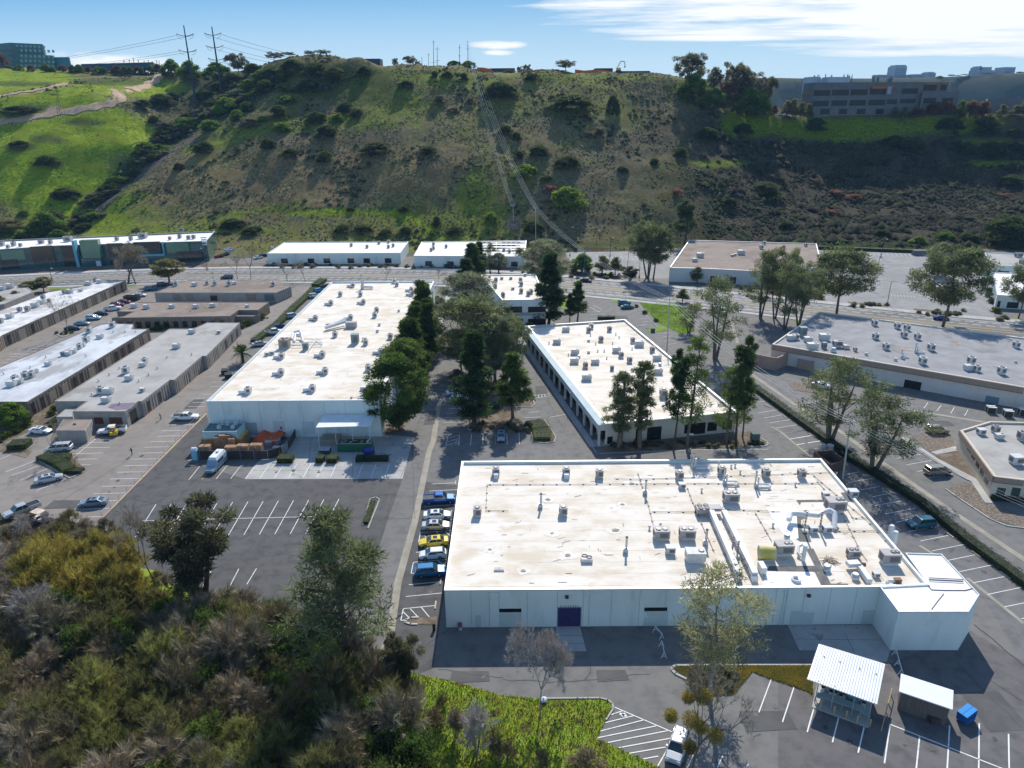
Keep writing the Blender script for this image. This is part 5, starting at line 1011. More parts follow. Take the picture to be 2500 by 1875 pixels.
equip('the glass office roof',B20,E_('fan','P',(25,240,1.3),(135,240,1.3),(490,220,1.2),(1130,188,1.2),(1265,185,1.2),(1820,175,1.2),(1735,165,1.2),(1870,170,1.2),(200,245),(1640,180),(80,260))+E_('two','P',(1380,165,1.6),(660,195,1.5),(400,215),(1750,98)))
equip('the far right small roof',B18,E_('two','G',(2170,200,1.2),(2200,245)))
equip('the pale blue lean-to roof',B12,E_('mush','E',(270,1280),(300,1250),(335,1255),(375,1280),(400,1250)))
for k in PR.values(): drop(k)
# long pieces on the front roof
zr=B1.rz
def on(k,x,y,z=0.,zz=None): q=gp(k,x,y,zr if zz is None else zz);return (q[0],q[1],q[2]+z)
def boxrun(k,a,b,w_,h_,z0,mb,zz=None):
    p=on(k,*a,0,zz);q=on(k,*b,0,zz);l=sqrt((p[0]-q[0])**2+(p[1]-q[1])**2);mb.box(((p[0]+q[0])/2,(p[1]+q[1])/2,p[2]+z0+h_/2),(l,w_,h_),atan2(q[1]-p[1],q[0]-p[0]))
def single(name,label,cat,m,fn,k,a,group=None,zz=None):
    r=thing(name,label,cat,on(k,*a,.0,zz),0,group);fn(r);return r
for n,(a,b,nm) in enumerate((((745,575),(955,1060),'left'),((840,575),(1078,1065),'right'))):
    def fn(r,a=a,b=b):
        mb=MB();boxrun('J',a,b,.75,.75,.55,mb);mb.build('duct',duct,r)
        mb=MB()
        for t in np.linspace(.06,.94,6): x=a[0]+(b[0]-a[0])*t;y=a[1]+(b[1]-a[1])*t;p=on('J',x,y);mb.box((p[0],p[1],p[2]+.27),(.9,.1,.55))
        mb.build('supports',ductg,r);mb=MB();p=on('J',*b);mb.box((p[0],p[1],p[2]+.45),(.8,.7,.9));mb.build('end_box',duct,r)
    single('roof_duct','long straight white duct on the foreground roof, the %s one of the parallel pair'%nm,'duct',duct,fn,'J',a,'parallel long ducts on the foreground roof')
def fn(r):
    mb=MB();p=on('J',680,550);mb.box((p[0],p[1],p[2]+.9),(2.2,1.9,.8));mb.box((p[0]+1.9,p[1]+.1,p[2]+1.0),(2.0,1.4,.5));mb.build('condenser_case',cabg,r)
    for i in(-.5,.5):
        for j in(-.45,.45): f=MB();f.cyl((p[0]+i,p[1]+j,p[2]+1.3),.42,.12,12);f.build('fan_guard',fanm,r)
    mb=MB()
    for i in(-1,1):
        for j in(-.8,.8): mb.tube((p[0]+i,p[1]+j,p[2]),(p[0]+i,p[1]+j,p[2]+.6),.06)
    mb.build('stand',pipeb,r)
single('condenser','dark four-fan condenser on a raised stand at the head of the long roof ducts','condenser',cabg,fn,'J',(680,560))
def fn(r):
    P=[on('J',1340,640,1.0),on('J',1350,600,1.2),on('J',1420,605,1.3),on('J',1560,620,1.3),on('J',1600,600,1.5),on('J',1650,590,1.6),on('J',1690,610,1.5),on('J',1695,680,.2)];mb=MB();mb.path([P[0],P[1],P[2]],.42,12);mb.path(P[2:],.38,12);mb.build('duct',duct,r)
    mb=MB()
    for x,y in((1350,660),(1450,650),(1540,650)): p=on('J',x,y);mb.tube((p[0],p[1],p[2]),(p[0],p[1],p[2]+1.2),.05)
    mb.build('supports',ductg,r)
single('large_curved_duct','large curved white duct lying over the dark walkway on the foreground roof','duct',duct,fn,'J',(1500,650))
for n,(k,x,y,h_,nm) in enumerate((('J',1462,690,3.6,'left of the two beside the curved duct'),('J',1582,680,3.4,'right of the two beside the curved duct'),('J',905,860,2.9,'between the two long ducts'),('J',945,890,2.8,'just right of the one between the long ducts'))):
    p=on(k,x,y);r=thing('chimney','tall striped rusty flue, %s'%nm,'flue',p,0,'rusty flues');mb=MB();mb.cyl(p,.13,h_,10);mb.build('pipe',ductg,r);mb=MB()
    for t in np.linspace(.35,.95,5): mb.cyl((p[0],p[1],p[2]+h_*t),.145,.16,10)
    mb.build('rust_bands',rust,r);mb=MB();mb.box((p[0],p[1],p[2]+.2),(.6,.6,.4));mb.build('base_curb',curb,r)
def fn(r):
    p=on('J',1175,905,1.1);mb=MB();mb.tube((p[0]-1.2,p[1]+.3,p[2]),(p[0]+1.1,p[1],p[2]),.95,.95,20);mb.build('drum',yel,r);mb=MB();mb.box((p[0],p[1]+.1,p[2]-.95),(2.1,1.2,.3));mb.build('cradle',ductg,r)
single('storage_drum','yellow and grey horizontal drum beside the big unit on the foreground roof','drum',yel,fn,'J',(1175,905))
def fn(r):
    mb=MB();P=[on('J',1440,900,.3),on('J',1412,880,.5),on('J',1415,840,.8),on('J',1440,830,.9)];mb.path(P,.2,10);q=on('J',1455,915);mb.cyl(q,.28,2.6,12);mb.cyl((q[0],q[1],q[2]+2.5),.34,.2,12);mb.build('stack',duct,r)
single('white_exhaust_stack','white vertical exhaust pipe with a curved inlet right of the yellow drum','exhaust stack',duct,fn,'J',(1440,900))
def fn(r):
    mb=MB();c=on('J',1403,1066,.22);mb.path([(c[0]+.55*cos(t),c[1]+.6*sin(t),c[2]) for t in np.linspace(.8,5.5,12)],.17,8);mb.build('pipe',duct,r)
single('curved_pipe','white C-shaped pipe lying near the front edge of the foreground roof','pipe',duct,fn,'J',(1403,1066))
def fn(r):
    mb=MB();p=on('J',1150,1010);mb.box((p[0]-.1,p[1]+.5,p[2]+.55),(.75,1.7,1.1));mb.build('hood',duct,r)
single('duct_hood','tall narrow white hood right of the long ducts near the roof edge','duct',duct,fn,'J',(1150,1010))
def fn(r):
    mb=MB();boxrun('J',(1885,985),(1965,1100),.7,.7,.2,mb);boxrun('J',(1790,975),(1880,970),1.0,.6,.5,mb);mb.build('duct',duct,r);mb=MB();p=on('J',1905,970,.7);mb.tube((p[0]-.3,p[1],p[2]),(p[0]+.4,p[1]-.2,p[2]),.3,.3,10);mb.build('rusty_elbow',rust,r)
single('corner_duct','white angled duct with a rusty elbow near the right front of the foreground roof','duct',duct,fn,'J',(1885,985))
def fn(r):
    p=on('K',1040,1385,.5);mb=MB();mb.tube((p[0]-.9,p[1],p[2]),(p[0]+.1,p[1],p[2]),.25,.25,10);mb.tube((p[0]-.9,p[1],p[2]-.4),(p[0]-.9,p[1],p[2]+.1),.25);mb.build('white_elbow',duct,r);mb=MB();mb.box((p[0]+.4,p[1],p[2]-.05),(.9,.6,.85));mb.build('blower',rust,r)
single('rusty_blower','rust-brown blower with a white elbow at the annex corner of the roof','blower',duct,fn,'K',(1040,1390))
def fn(r):
    p=on('J',1655,915,.12);mb=MB();g=random.Random(2)
    for _ in range(16): a=g.uniform(0,pi);x=p[0]+g.uniform(-.7,.7);y=p[1]+g.uniform(-.6,.6);mb.box((x,y,p[2]+g.uniform(-.05,.2)),(1.7,.09,.07),a)
    mb.build('planks',mat('old_wood',(.3,.22,.15),(.45,.38,.3),3),r)
single('scrap_pile','loose pile of weathered laths on the dark walkway of the foreground roof','scrap wood',duct,fn,'J',(1655,915))
def fn(r):
    p=on('I',1682,1005,0);mb=MB();mb.box((p[0],p[1],p[2]+.3),(1.6,1.2,.6));mb.build('hatch_box',curb,r)
    for dx,dy in((-.3,.25),(.35,-.1)):
        mb=MB();mb.path([(p[0]+dx+.38*cos(t),p[1]+dy+.3*sin(t),p[2]+.66) for t in np.linspace(0,2*pi,17)],.05,5);mb.build('hose_coil',rust,r)
single('roof_hatch_box','white roof box with two red-brown hose coils lying on it','roof box',duct,fn,'I',(1682,1005))
for i,(x,y) in enumerate(((988,1078),(1026,1078))):
    p=on('I',x,y);mb=MB();mb.box((p[0],p[1],p[2]+.1),(.75,.75,.2));r=thing('skylight','small square grey skylight near the front left of the foreground roof, %s of the pair'%('left','right')[i],'skylight',p,0,'square skylights');mb.build('kerb_frame',curb,r);mb=MB();mb.box((p[0],p[1],p[2]+.215),(.6,.6,.05));mb.build('pane',mat('skylight_pane',(.25,.25,.27),rough=.3),r)
# gas pipes on blocks
gm=mat('gas_pipe',(.55,.50,.44),(.35,.3,.26),2);blk=mat('pipe_block',(.16,.14,.17))
def pipe_run(pts,nm,k='J',B=B1):
    P=[on(k,*p,.14,B.rz) if len(p)==2 else on(p[0],p[1],p[2],.14,B.rz) for p in pts];r=thing('gas_pipe',nm,'pipe',P[0],0,'thin pipes running across roofs');mb=MB();mb.path(P,.045,6);mb.build('pipe',gm,r);mb=MB()
    for a,b in zip(P[:-1],P[1:]):
        l=sqrt((a[0]-b[0])**2+(a[1]-b[1])**2)
        for t in np.arange(.5,l,2.3): mb.box((a[0]+(b[0]-a[0])*t/l,a[1]+(b[1]-a[1])*t/l,a[2]-.07),(.28,.2,.12))
    mb.build('block',blk,r)
pipe_run([('I',915,425),('I',2080,420),('J',780,322),('J',1590,320)],'longest thin pipe running left to right across the back of the foreground roof')
pipe_run([('I',915,425),('I',905,625),('I',1080,628)],'thin pipe turning a corner at the back left of the foreground roof')
pipe_run([(285,540),(600,542),(860,520),(1280,540)],'thin pipe crossing the middle of the foreground roof behind the condenser')
pipe_run([(180,240),(260,480),(300,640)],'thin pipe running front to back left of the round-topped vents')
pipe_run([(560,350),(640,560),(770,850)],'thin pipe running towards the camera left of the long ducts')
pipe_run([(1085,545),(1170,690),(1215,770)],'thin pipe running towards the camera right of the long ducts')
pipe_run([(1530,255),(1700,400),(1960,620),(2180,860)],'thin diagonal pipe following the right roof edge, outer one')
pipe_run([(1560,300),(1720,480),(1900,850),(1950,920)],'thin diagonal pipe following the right roof edge, inner one')
pipe_run([(1790,510),(1840,590),(1960,590)],'dark thin pipe ending at the right roof edge near the conduit bundle')
pipe_run([(1710,690),(1900,688),(2080,688)],'pair-like thin pipe running right from the curved duct to the roof edge')
pipe_run([(0,285),(180,290),(1720,235),(1700,262)],'thin pipe nearest the back parapet of the foreground roof')
def fn(r):
    mb=MB();P=[on('E',1090,530,.9,8.15),on('E',1250,495,1.5,8.15)];mb.path(P,.45,10);P=[on('E',1100,520,.8,8.15),on('E',1250,478,1.6,8.15)];mb.path(P,.35,10);mb.build('duct',duct,r)
    mb=MB()
    for x,y in((1100,545),(1180,535),(1245,525)): p=on('E',x,y,0,8.15);mb.tube(p,(p[0],p[1],p[2]+1.1),.05)
    mb.build('supports',ductg,r);mb=MB();p=on('E',1290,505,.9,8.15);mb.box(p,(3.,1.6,1.7));mb.build('cabinet',cabg,r)
single('sloping_duct','sloping white duct leading into a grey cabinet in the middle of the long white roof','duct',duct,fn,'E',(1180,530),zz=8.15)
def fn(r):
    mb=MB()
    for P in ([on('E',830,600,.3,8.15),on('E',840,570,1.,8.15),on('E',890,560,1.2,8.15),on('E',910,575,.4,8.15)],[on('E',850,620,.3,8.15),on('E',860,590,1.1,8.15),on('E',905,590,1.1,8.15),on('E',915,620,.3,8.15)]): mb.path(P,.3,10)
    mb.build('duct',duct,r);mb=MB()
    for a,b in (((830,640),(1060,640)),((830,660),(1070,650)),((1020,600),(1070,640)),((700,655),(930,655)),((960,690),(1020,610)),((900,610),(1060,610))): mb.path([on('E',*a,.6,8.15),on('E',*b,.6,8.15)],.09,6)
    for x,y in((840,650),(930,660),(1010,650),(1060,645)): p=on('E',x,y,0,8.15);mb.tube(p,(p[0],p[1],p[2]+1.),.05)
    mb.build('pipes',duct,r)
single('pipework','tangle of white pipes and round ducts beside the tan chiller on the long roof','pipework',duct,fn,'E',(930,640),zz=8.15)
# panels on the right white roof across the avenue
zz=B16.rz;n=0
for r_ in range(4):
    for c_ in range(9):
        x=910+c_*31;y=1538+r_*17
        if (r_*9+c_)%7==3: continue
        p=gp('B',x,y,zz);mb=MB();mb.box((0,0,.12),(4.2,2.4,.1));mb.box((0,0,.03),(3.6,.2,.12));o=mb.build('roof_panel',mat('roof_panel',(.30,.28,.24),(.45,.42,.36),.4));o.location=(p[0],p[1],zz+.02)
        tag(o,'tan roof panel, %s in row %s from the back, right white roof'%(ordn(c_+1),['one','two','three','four'][r_]),'roof panel','grid of panels on the right white roof')
# ---------------- vehicles ----------------
tyre=mat('tyre',(.015,.015,.016),rough=.8);rim=mat('rim',(.35,.36,.37),rough=.3,metal=.6);cglass=mat('car_glass',(.02,.035,.04),rough=.05,spec=.9);lampm=mat('headlight_glass',(.6,.6,.6),rough=.1);tailm=mat('tail_light',(.35,.02,.02),rough=.3);trimb=mat('black_trim',(.02,.02,.022),rough=.6)
def paintm(n,c,met=.25): 
    m=mat('paint_'+n,c,None,rough=.25,metal=met,spec=.6);return m
PC=dict(white=paintm('white',(.75,.76,.77),0),silver=paintm('silver',(.48,.49,.5)),black=paintm('black',(.02,.02,.024)),blue=paintm('blue',(.015,.12,.42)),cyanblue=paintm('cyanblue',(.01,.16,.36)),yellow=paintm('yellow',(.75,.55,.02),0),maroon=paintm('maroon',(.18,.015,.04)),teal=paintm('teal',(.03,.13,.17)),tan=paintm('tan',(.28,.25,.19)),navy=paintm('navy',(.02,.03,.12)),steel=paintm('steel',(.22,.3,.36)),pale=paintm('pale',(.4,.52,.6)))
def loft(mb,st):   # st: list of (x, half width, z bottom, z top, top inset)
    n0=len(mb.v);k=8
    for x,w_,zb,zt,ins in st:
        zm=zb+(zt-zb)*.55
        for y,z in((-w_*.9,zb),(-w_,zb+.12),(-w_,zm),(-w_*ins,zt),(w_*ins,zt),(w_,zm),(w_,zb+.12),(w_*.9,zb)): mb.v.append((x,y,z))
    for i in range(len(st)-1):
        for j in range(k):
            a=n0+i*k+j;b=n0+i*k+(j+1)%k;mb.f.append((a,b,b+k,a+k));mb.m.append(mb.mi)
    mb.f.append(tuple(n0+j for j in range(k))[::-1][::-1]);mb.m.append(mb.mi);mb.f.append(tuple(n0+(len(st)-1)*k+j for j in range(k))[::-1]);mb.m.append(mb.mi)
def car_proto(kind):
    r=thing('car','x x x x','car');P=PC['white']
    spec=dict(sedan=(4.8,.92,1.42,[(-2.4,.72,.35,.78,.8),(-2.3,.86,.25,.98,.86),(-1.5,.92,.2,1.02,.88),(.2,.92,.2,.98,.9),(1.3,.92,.2,.92,.86),(2.1,.86,.24,.78,.84),(2.4,.66,.35,.6,.8)],(-1.75,1.15,-1.05,.35,.98)),
      hatch=(4.3,.9,1.48,[(-2.15,.78,.35,.9,.85),(-2.0,.88,.25,1.0,.88),(-1.2,.9,.2,1.02,.9),(.3,.9,.2,1.0,.9),(1.2,.9,.2,.95,.86),(1.9,.84,.24,.82,.84),(2.15,.66,.35,.62,.8)],(-1.95,1.15,-1.5,.3,1.0)),
      suv=(4.7,.95,1.72,[(-2.35,.8,.4,1.05,.88),(-2.25,.92,.3,1.12,.9),(-1.2,.95,.26,1.14,.9),(.4,.95,.26,1.12,.9),(1.3,.95,.26,1.06,.88),(2.15,.88,.3,.95,.86),(2.35,.74,.42,.78,.84)],(-2.15,1.2,-1.85,.45,1.1)),
      van=(5.1,.98,1.78,[(-2.55,.86,.4,1.05,.9),(-2.45,.96,.28,1.1,.92),(-1.2,.98,.24,1.12,.92),(.8,.98,.24,1.1,.92),(1.6,.96,.24,1.02,.88),(2.4,.86,.28,.82,.86),(2.55,.74,.4,.7,.84)],(-2.4,1.75,-2.2,.8,1.06)),
      pickup=(5.8,.99,1.85,[(-2.9,.94,.5,1.12,.97),(-1.0,.98,.42,1.14,.97),(-.9,.99,.4,1.16,.92),(1.2,.99,.4,1.18,.9),(1.5,.99,.4,1.16,.88),(2.6,.92,.42,1.06,.88),(2.9,.8,.5,.85,.86)],(-1.0,1.45,-.7,.65,1.14)))[kind]
    Lh,W_,H_,st,(xr,xf,xr2,xf2,zb)=spec
    mb=MB();loft(mb,st);mb.build('body',P,r)
    wt=W_*.74;wb=W_*.88
    g=[(xr,-wb,zb),(xf,-wb,zb),(xf,wb,zb),(xr,wb,zb),(xr2,-wt,H_-.05),(xf2,-wt,H_-.05),(xf2,wt,H_-.05),(xr2,wt,H_-.05)]
    mb=MB();mb.vf(g,[(0,1,5,4),(1,2,6,5),(2,3,7,6),(3,0,4,7),(4,5,6,7)]);mb.build('windows',cglass,r)
    mb=MB();mb.vf([(xr2-.05,-wt-.03,H_-.06),(xf2+.05,-wt-.03,H_-.06),(xf2+.05,wt+.03,H_-.06),(xr2-.05,wt+.03,H_-.06),(xr2+.1,-wt+.12,H_),(xf2-.1,-wt+.12,H_),(xf2-.1,wt-.12,H_),(xr2+.1,wt-.12,H_)],[(0,1,5,4),(1,2,6,5),(2,3,7,6),(3,0,4,7),(4,5,6,7)])
    for i in range(4):
        a=Vector(g[i]);b=Vector(g[i+4]);mb.tube(a*1.0+Vector((0,.0,0)),b,.045,.045,4)
    for s in(-1,1):
        for t in((.42,) if kind in('sedan','hatch','pickup') else (.35,.66)):
            x0=xr+(xf-xr)*t;x1=xr2+(xf2-xr2)*t;mb.tube((x0,s*wb,zb),(x1,s*wt,H_-.05),.045,.045,4)
    mb.build('roof',P,r)
    if kind=='pickup':
        mb=MB();mb.box((-1.95,0,1.05),(1.8,1.62,.22));mb.build('cargo_bed',trimb,r)
        mb=MB();
        for s in(-1,1): mb.box((-1.95,s*.88,1.18),(1.85,.1,.16))
        mb.box((-2.87,0,1.12),(.08,1.8,.3));mb.build('bed_rail',P,r)
    if kind=='sedan' : mb=MB();mb.box(((xr2+xf2)/2+.1,0,H_+.003),(.7,.8,.02));mb.build('sunroof',cglass,r)
    ax=(Lh*.5-.95);wr=.34 if kind in('sedan','hatch') else .38
    for sx in(-1,1):
        for s in(-1,1):
            x=sx*ax*(1 if sx>0 else .95);mb=MB();mb.tube((x,s*(W_-.22),wr),(x,s*(W_+.02),wr),wr,wr,14);t=mb.build('wheel',tyre,r);mb=MB();mb.tube((x,s*(W_-.0),wr),(x,s*(W_+.035),wr),wr*.62,wr*.58,10);mb.build('rim',rim,t)
    for s in(-1,1):
        mb=MB();z=st[-2][3]-.14;mb.box((Lh/2-.16,s*W_*.64,z),(.2,.36,.13));mb.build('headlight',lampm,r);mb=MB();mb.box((-Lh/2+.07,s*W_*.74,st[1][3]-.2),(.14,.26,.18));mb.build('tail_light',tailm,r);mb=MB();mb.box((xf-.35,s*(W_+.06),zb+.06),(.16,.16,.12));mb.build('mirror',P,r)
    mb=MB();mb.box((Lh/2-.06,0,.42),(.14,W_*1.3,.22));mb.build('grille',trimb,r)
    return r
CARS={k:Proto(car_proto(k)) for k in('sedan','hatch','suv','van','pickup')}
def recolor(r,c):
    m=PC[c]
    for ch in r.children:
        if ch.name.split('.')[0] in('body','roof','bed_rail','mirror'): ch.material_slots[0].link='OBJECT';ch.material_slots[0].material=m
def car(kind,c,k,rear,front,label,group='parked cars',z=0.,snap=True):
    a=gp(k,*rear,.3+z);b=gp(k,*front,.3+z);m=(a+b)/2;Lr={'sedan':4.8,'hatch':4.3,'suv':4.7,'van':5.1,'pickup':5.8}[kind]
    r=CARS[kind].put((m[0],m[1],.06+z),atan2(b[1]-a[1],b[0]-a[0]),label,group);recolor(r,c)
    r.name={'sedan':'car','hatch':'car','suv':'suv','van':'van','pickup':'pickup_truck'}[kind];r['category']={'sedan':'car','hatch':'car','suv':'suv','van':'van','pickup':'pickup truck'}[kind];return r
car('pickup','blue','I',(440,552),(650,540),'bright blue pickup truck parked at the left side of the foreground warehouse')
car('sedan','white','I',(428,672),(630,662),'white sedan parked just below the blue pickup')
car('sedan','silver','I',(415,752),(625,745),'silver-white sedan parked between the white sedan and the yellow car')
car('sedan','yellow','I',(605,865),(400,882),'yellow sedan parked in the row beside the foreground warehouse')
car('hatch','white','I',(598,962),(392,978),'white hatchback parked directly below the yellow sedan')
car('suv','cyanblue','I',(362,1112),(585,1095),'blue crossover, last car in the row nearest the camera by the foreground warehouse')
car('suv','teal','K',(1405,845),(1155,865),'dark teal SUV parked in tree shade along the right hedge')
car('van','tan','K',(1310,392),(1555,372),'tan minivan with a white-looking roof parked beside the beige building')
car('suv','tan','G',(1515,1455),(1655,1455),'brown SUV parked behind the gravel bed near the beige building')
car('sedan','white','G',(685,1125),(825,1140),'white car parked under the tree in front of the tan-banded warehouse')
car('sedan','navy','G',(1545,640),(1685,650),'dark car driving on the avenue behind the big round tree','cars on the avenue')
car('suv','silver','N',(835,1400),(765,1625),'silver SUV nearest the camera at the bottom, under the mistletoe tree')
car('sedan','white','D',(232,1558),(400,1565),'white sedan left of the small utility shed')
car('van','silver','H',(545,618),(372,630),'white station wagon right behind the hedge island with the leaning trees')
car('sedan','silver','H',(285,880),(470,838),'silver sedan parked below the hedge island')
car('sedan','steel','H',(822,1035),(622,1052),'grey sedan parked by the pink kerb nearest the trees')
car('pickup','silver','H',(232,1085),(110,1130),'silver pickup half hidden by willows at the left edge')
p1=car('pickup','white','D',(1332,1462),(1542,1458),'white utility pickup with a ladder rack parked by the fence near a walking person')
p2=car('pickup','white','D',(975,1552),(760,1575),'white crew pickup parked behind the yellow forklift')
for i,(kd,c,a,b,l) in enumerate((('sedan','black',(500,772),(625,766),'black car at the lower end of the row beside the bare sycamore'),('sedan','steel',(575,733),(693,730),'grey-blue sedan, second in the row beside the bare sycamore'),('suv','pale',(660,692),(783,688),'pale blue-grey SUV, third in the row beside the bare sycamore'),('sedan','black',(728,658),(835,652),'black sedan between the pale SUV and the white rack pickup'),('pickup','white',(800,624),(935,612),'white pickup with a rack in the left estate row'),('suv','maroon',(845,592),(965,586),'maroon SUV, the nearer of two dark red cars'),('sedan','maroon',(905,566),(1000,562),'dark maroon car partly behind the maroon SUV'),('sedan','white',(1040,515),(1115,512),'white car behind the dark skip in the left estate'),('suv','teal',(1110,468),(1215,462),'teal SUV parked left of the brown-roofed building'),('suv','navy',(1212,440),(1305,426),'dark SUV in the shade of the leafy street tree'))):
    car(kd,c,'D',a,b,l)
car('van','navy','D',(1800,376),(1705,378),'dark blue minivan driving on the avenue at the left','cars on the avenue')
for kd,c,a,b,l in(('suv','pale',(970,272),(1042,262),'pale blue SUV by the hedge, lower of the pair near the avenue end'),('suv','cyanblue',(1005,232),(1072,218),'blue SUV by the hedge, upper of the pair near the avenue end'),('sedan','black',(1058,195),(1118,182),'dark car closest to the avenue in the hedge row'),('suv','pale',(803,428),(870,415),'pale SUV alone halfway along the hedge'),('pickup','white',(648,552),(742,542),'white pickup beside the hedge left of the long roof'),('sedan','navy',(700,508),(756,498),'dark car just behind the white pickup by the hedge'),('sedan','silver',(545,643),(622,632),'pale car by the hedge behind the palm')):
    car(kd,c,'E',a,b,l)
car('sedan','white','R',(195,1200),(285,1192),'white car partly behind the dark conical tree, upper of two');car('suv','white','R',(198,1262),(345,1250),'white crossover left of the dark conical tree, lower of two')
car('sedan','steel','R',(612,1512),(606,1590),'blue-grey car in the shaded bays below the central trees');car('sedan','silver','R',(550,990),(590,965),'silver car glimpsed between the central tree trunks');car('sedan','maroon','R',(520,905),(560,885),'red car glimpsed under the big round central pine')
car('suv','teal','F',(1285,578),(1395,572),'teal SUV beside the lawn past the colonnaded office, behind the other one');car('sedan','teal','F',(1312,607),(1415,602),'teal sedan beside the lawn past the colonnaded office, in front')
car('sedan','black','F',(1020,398),(1072,402),'dark car on the avenue behind the utility pole','cars on the avenue');car('suv','silver','F',(2085,625),(2118,655),'grey car seen through the sparse pine right of the lawn')
for n,(x,y,c) in enumerate(((1690,212,'maroon'),(1735,198,'black'),(1765,160,'white'),(1778,172,'pale'),(1990,222,'white'),(2030,205,'navy'))): car('sedan',c,'D',(x-18,y+4),(x+22,y-4),['maroon car in the side lot right of the glass office','black car in the side lot right of the glass office','white car in the side lot right of the glass office, farthest back','pale car in the side lot right of the glass office, just before the white one','white car at the left end of the white-roofed buildings across the avenue','dark car at the left end of the white-roofed buildings across the avenue'][n])
for p in CARS.values(): drop(p)
# rack on pickups
def rack(k,a,label):
    p=gp(k,*a,1.9);r=thing('ladder_rack',label,'rack',(p[0],p[1],1.2),0);mb=MB()
    for s in(-.8,.8):
        mb.path([(p[0]-1.4,p[1]+s,1.2),(p[0]-1.4,p[1]+s,2.0),(p[0]+1.9,p[1]+s,2.0)],.035,5);mb.tube((p[0]+.2,p[1]+s,1.2),(p[0]+.2,p[1]+s,2.0),.035)
    for x in(-1.4,.2,1.9): mb.tube((p[0]+x,p[1]-.8,2.0),(p[0]+x,p[1]+.8,2.0),.035)
    mb.build('bars',mat('rack_orange',(.3,.17,.1)),r)
rack('D',(1400,1415),'brown ladder rack over the bed of the white utility pickup')
def veh(name,label,cat,k,rear,front,group=None):
    a=gp(k,*rear);b=gp(k,*front);m=(a+b)/2;return thing(name,label,cat,(0,0,0),0,group),(m[0],m[1],.06),atan2(b[1]-a[1],b[0]-a[0])
def place(r,loc,rz): r.location=tuple(map(float,loc));r.rotation_euler=(0,0,rz)
def wheels(r,xs_,W_,wr=.4):
    for x in xs_:
        for s in(-1,1):
            mb=MB();mb.tube((x,s*(W_-.25),wr),(x,s*(W_+.01),wr),wr,wr,14);t=mb.build('wheel',tyre,r);mb=MB();mb.tube((x,s*W_,wr),(x,s*(W_+.03),wr),wr*.55,wr*.5,10);mb.build('rim',rim,t)
r,l,a=veh('box_truck','white box truck parked between the two brown-roofed buildings','truck','D',(1895,548),(1700,548))
mb=MB();mb.box((-.9,0,2.1),(6.2,2.4,2.6));mb.build('cargo_box',PC['white'],r);mb=MB();loft(mb,[(2.2,1.0,.5,2.0,.95),(3.0,1.0,.5,2.0,.85),(3.5,.98,.5,1.3,.9),(4.2,.9,.55,1.15,.85)]);mb.build('cab',PC['white'],r);mb=MB();mb.vf([(3.05,-.85,1.95),(3.05,.85,1.95),(3.52,.88,1.32),(3.52,-.88,1.32)],[(0,1,2,3)]);mb.build('windscreen',cglass,r);mb=MB();mb.box((0,0,.7),(7.5,.9,.3));mb.build('chassis',trimb,r);wheels(r,(-2.6,3.2),1.05,.45)
mb=MB()
for q in range(5): mb.box((-1.0+q*.42,1.212,2.3),(.26,.02,.34))
mb.build('lettering',mat('letter_blue',(.15,.3,.5)),r)
place(r,l,a)
r,l,a=veh('flatbed_trailer','low white flatbed trailer behind the box truck','trailer','D',(2010,552),(1895,552))
mb=MB();mb.box((0,0,.85),(6,2.3,.18));mb.build('deck',PC['white'],r);wheels(r,(-.6,.6),.95,.35);mb=MB();mb.box((3.3,0,.7),(1.2,.15,.12));mb.build('tow_bar',trimb,r);place(r,l,a)
r,l,a=veh('camper_van','white and blue high-top camper van nose out beside the pallet yard','van','Q',(320,510),(222,612))
mb=MB();loft(mb,[(-3.1,.95,.4,2.1,.92),(-2.9,1.02,.35,2.2,.9),(1.2,1.02,.35,2.2,.9),(1.7,1.0,.35,1.75,.88),(2.1,1.0,.4,1.15,.9),(3.1,.92,.45,.95,.88)]);mb.build('body',mat('paint_camper',(.26,.36,.44),None,rough=.35,spec=.6),r)
mb=MB();mb.vf([(-3.0,-.9,2.15),(1.2,-.9,2.15),(1.2,.9,2.15),(-3.0,.9,2.15),(-2.7,-.72,2.75),(.9,-.72,2.7),(.9,.72,2.7),(-2.7,.72,2.75)],[(0,1,5,4),(1,2,6,5),(2,3,7,6),(3,0,4,7),(4,5,6,7)]);mb.build('raised_roof',PC['white'],r)
mb=MB();mb.vf([(1.22,-.84,2.16),(1.22,.84,2.16),(2.08,.92,1.2),(2.08,-.92,1.2)],[(0,1,2,3),(3,2,1,0)]);mb.build('windscreen',cglass,r)
mb=MB();
for s in(-1,1): mb.box((-.2,s*1.01,1.72),(2.4,.04,.42))
mb.build('side_window',cglass,r);mb=MB()
for s in(-1,1):
    mb.box((-.6,s*1.03,1.15),(4.6,.02,.12));mb.box((-.6,s*1.03,.92),(4.6,.02,.06))
mb.build('side_stripe',mat('stripe_navy',(.05,.07,.16)),r);mb=MB();mb.box((-1.4,0,2.9),(.6,.5,.25));mb.build('roof_vent',duct,r);wheels(r,(-2.0,2.2),.98,.38)
for s in(-1,1): mb=MB();mb.box((3.06,s*.65,.78),(.1,.3,.2));mb.build('headlight',lampm,r)
mb=MB();mb.box((3.15,0,.5),(.16,1.8,.18));mb.build('bumper',rim,r);place(r,l,a)
r,l,a=veh('forklift','yellow forklift carrying a white pallet beside the white crew pickup','forklift','D',(915,1590),(830,1598))
mb=MB();mb.box((-.3,0,.6),(1.5,1.1,.7));mb.box((-.8,0,.95),(.5,1.05,.5));mb.build('body',mat('forklift_yellow',(.7,.45,.03),rough=.5),r);mb=MB()
for s in(-.45,.45):
    mb.path([(-.9,s,1.1),(-.75,s,2.05),(.2,s,2.05),(.4,s,.9)],.04,5)
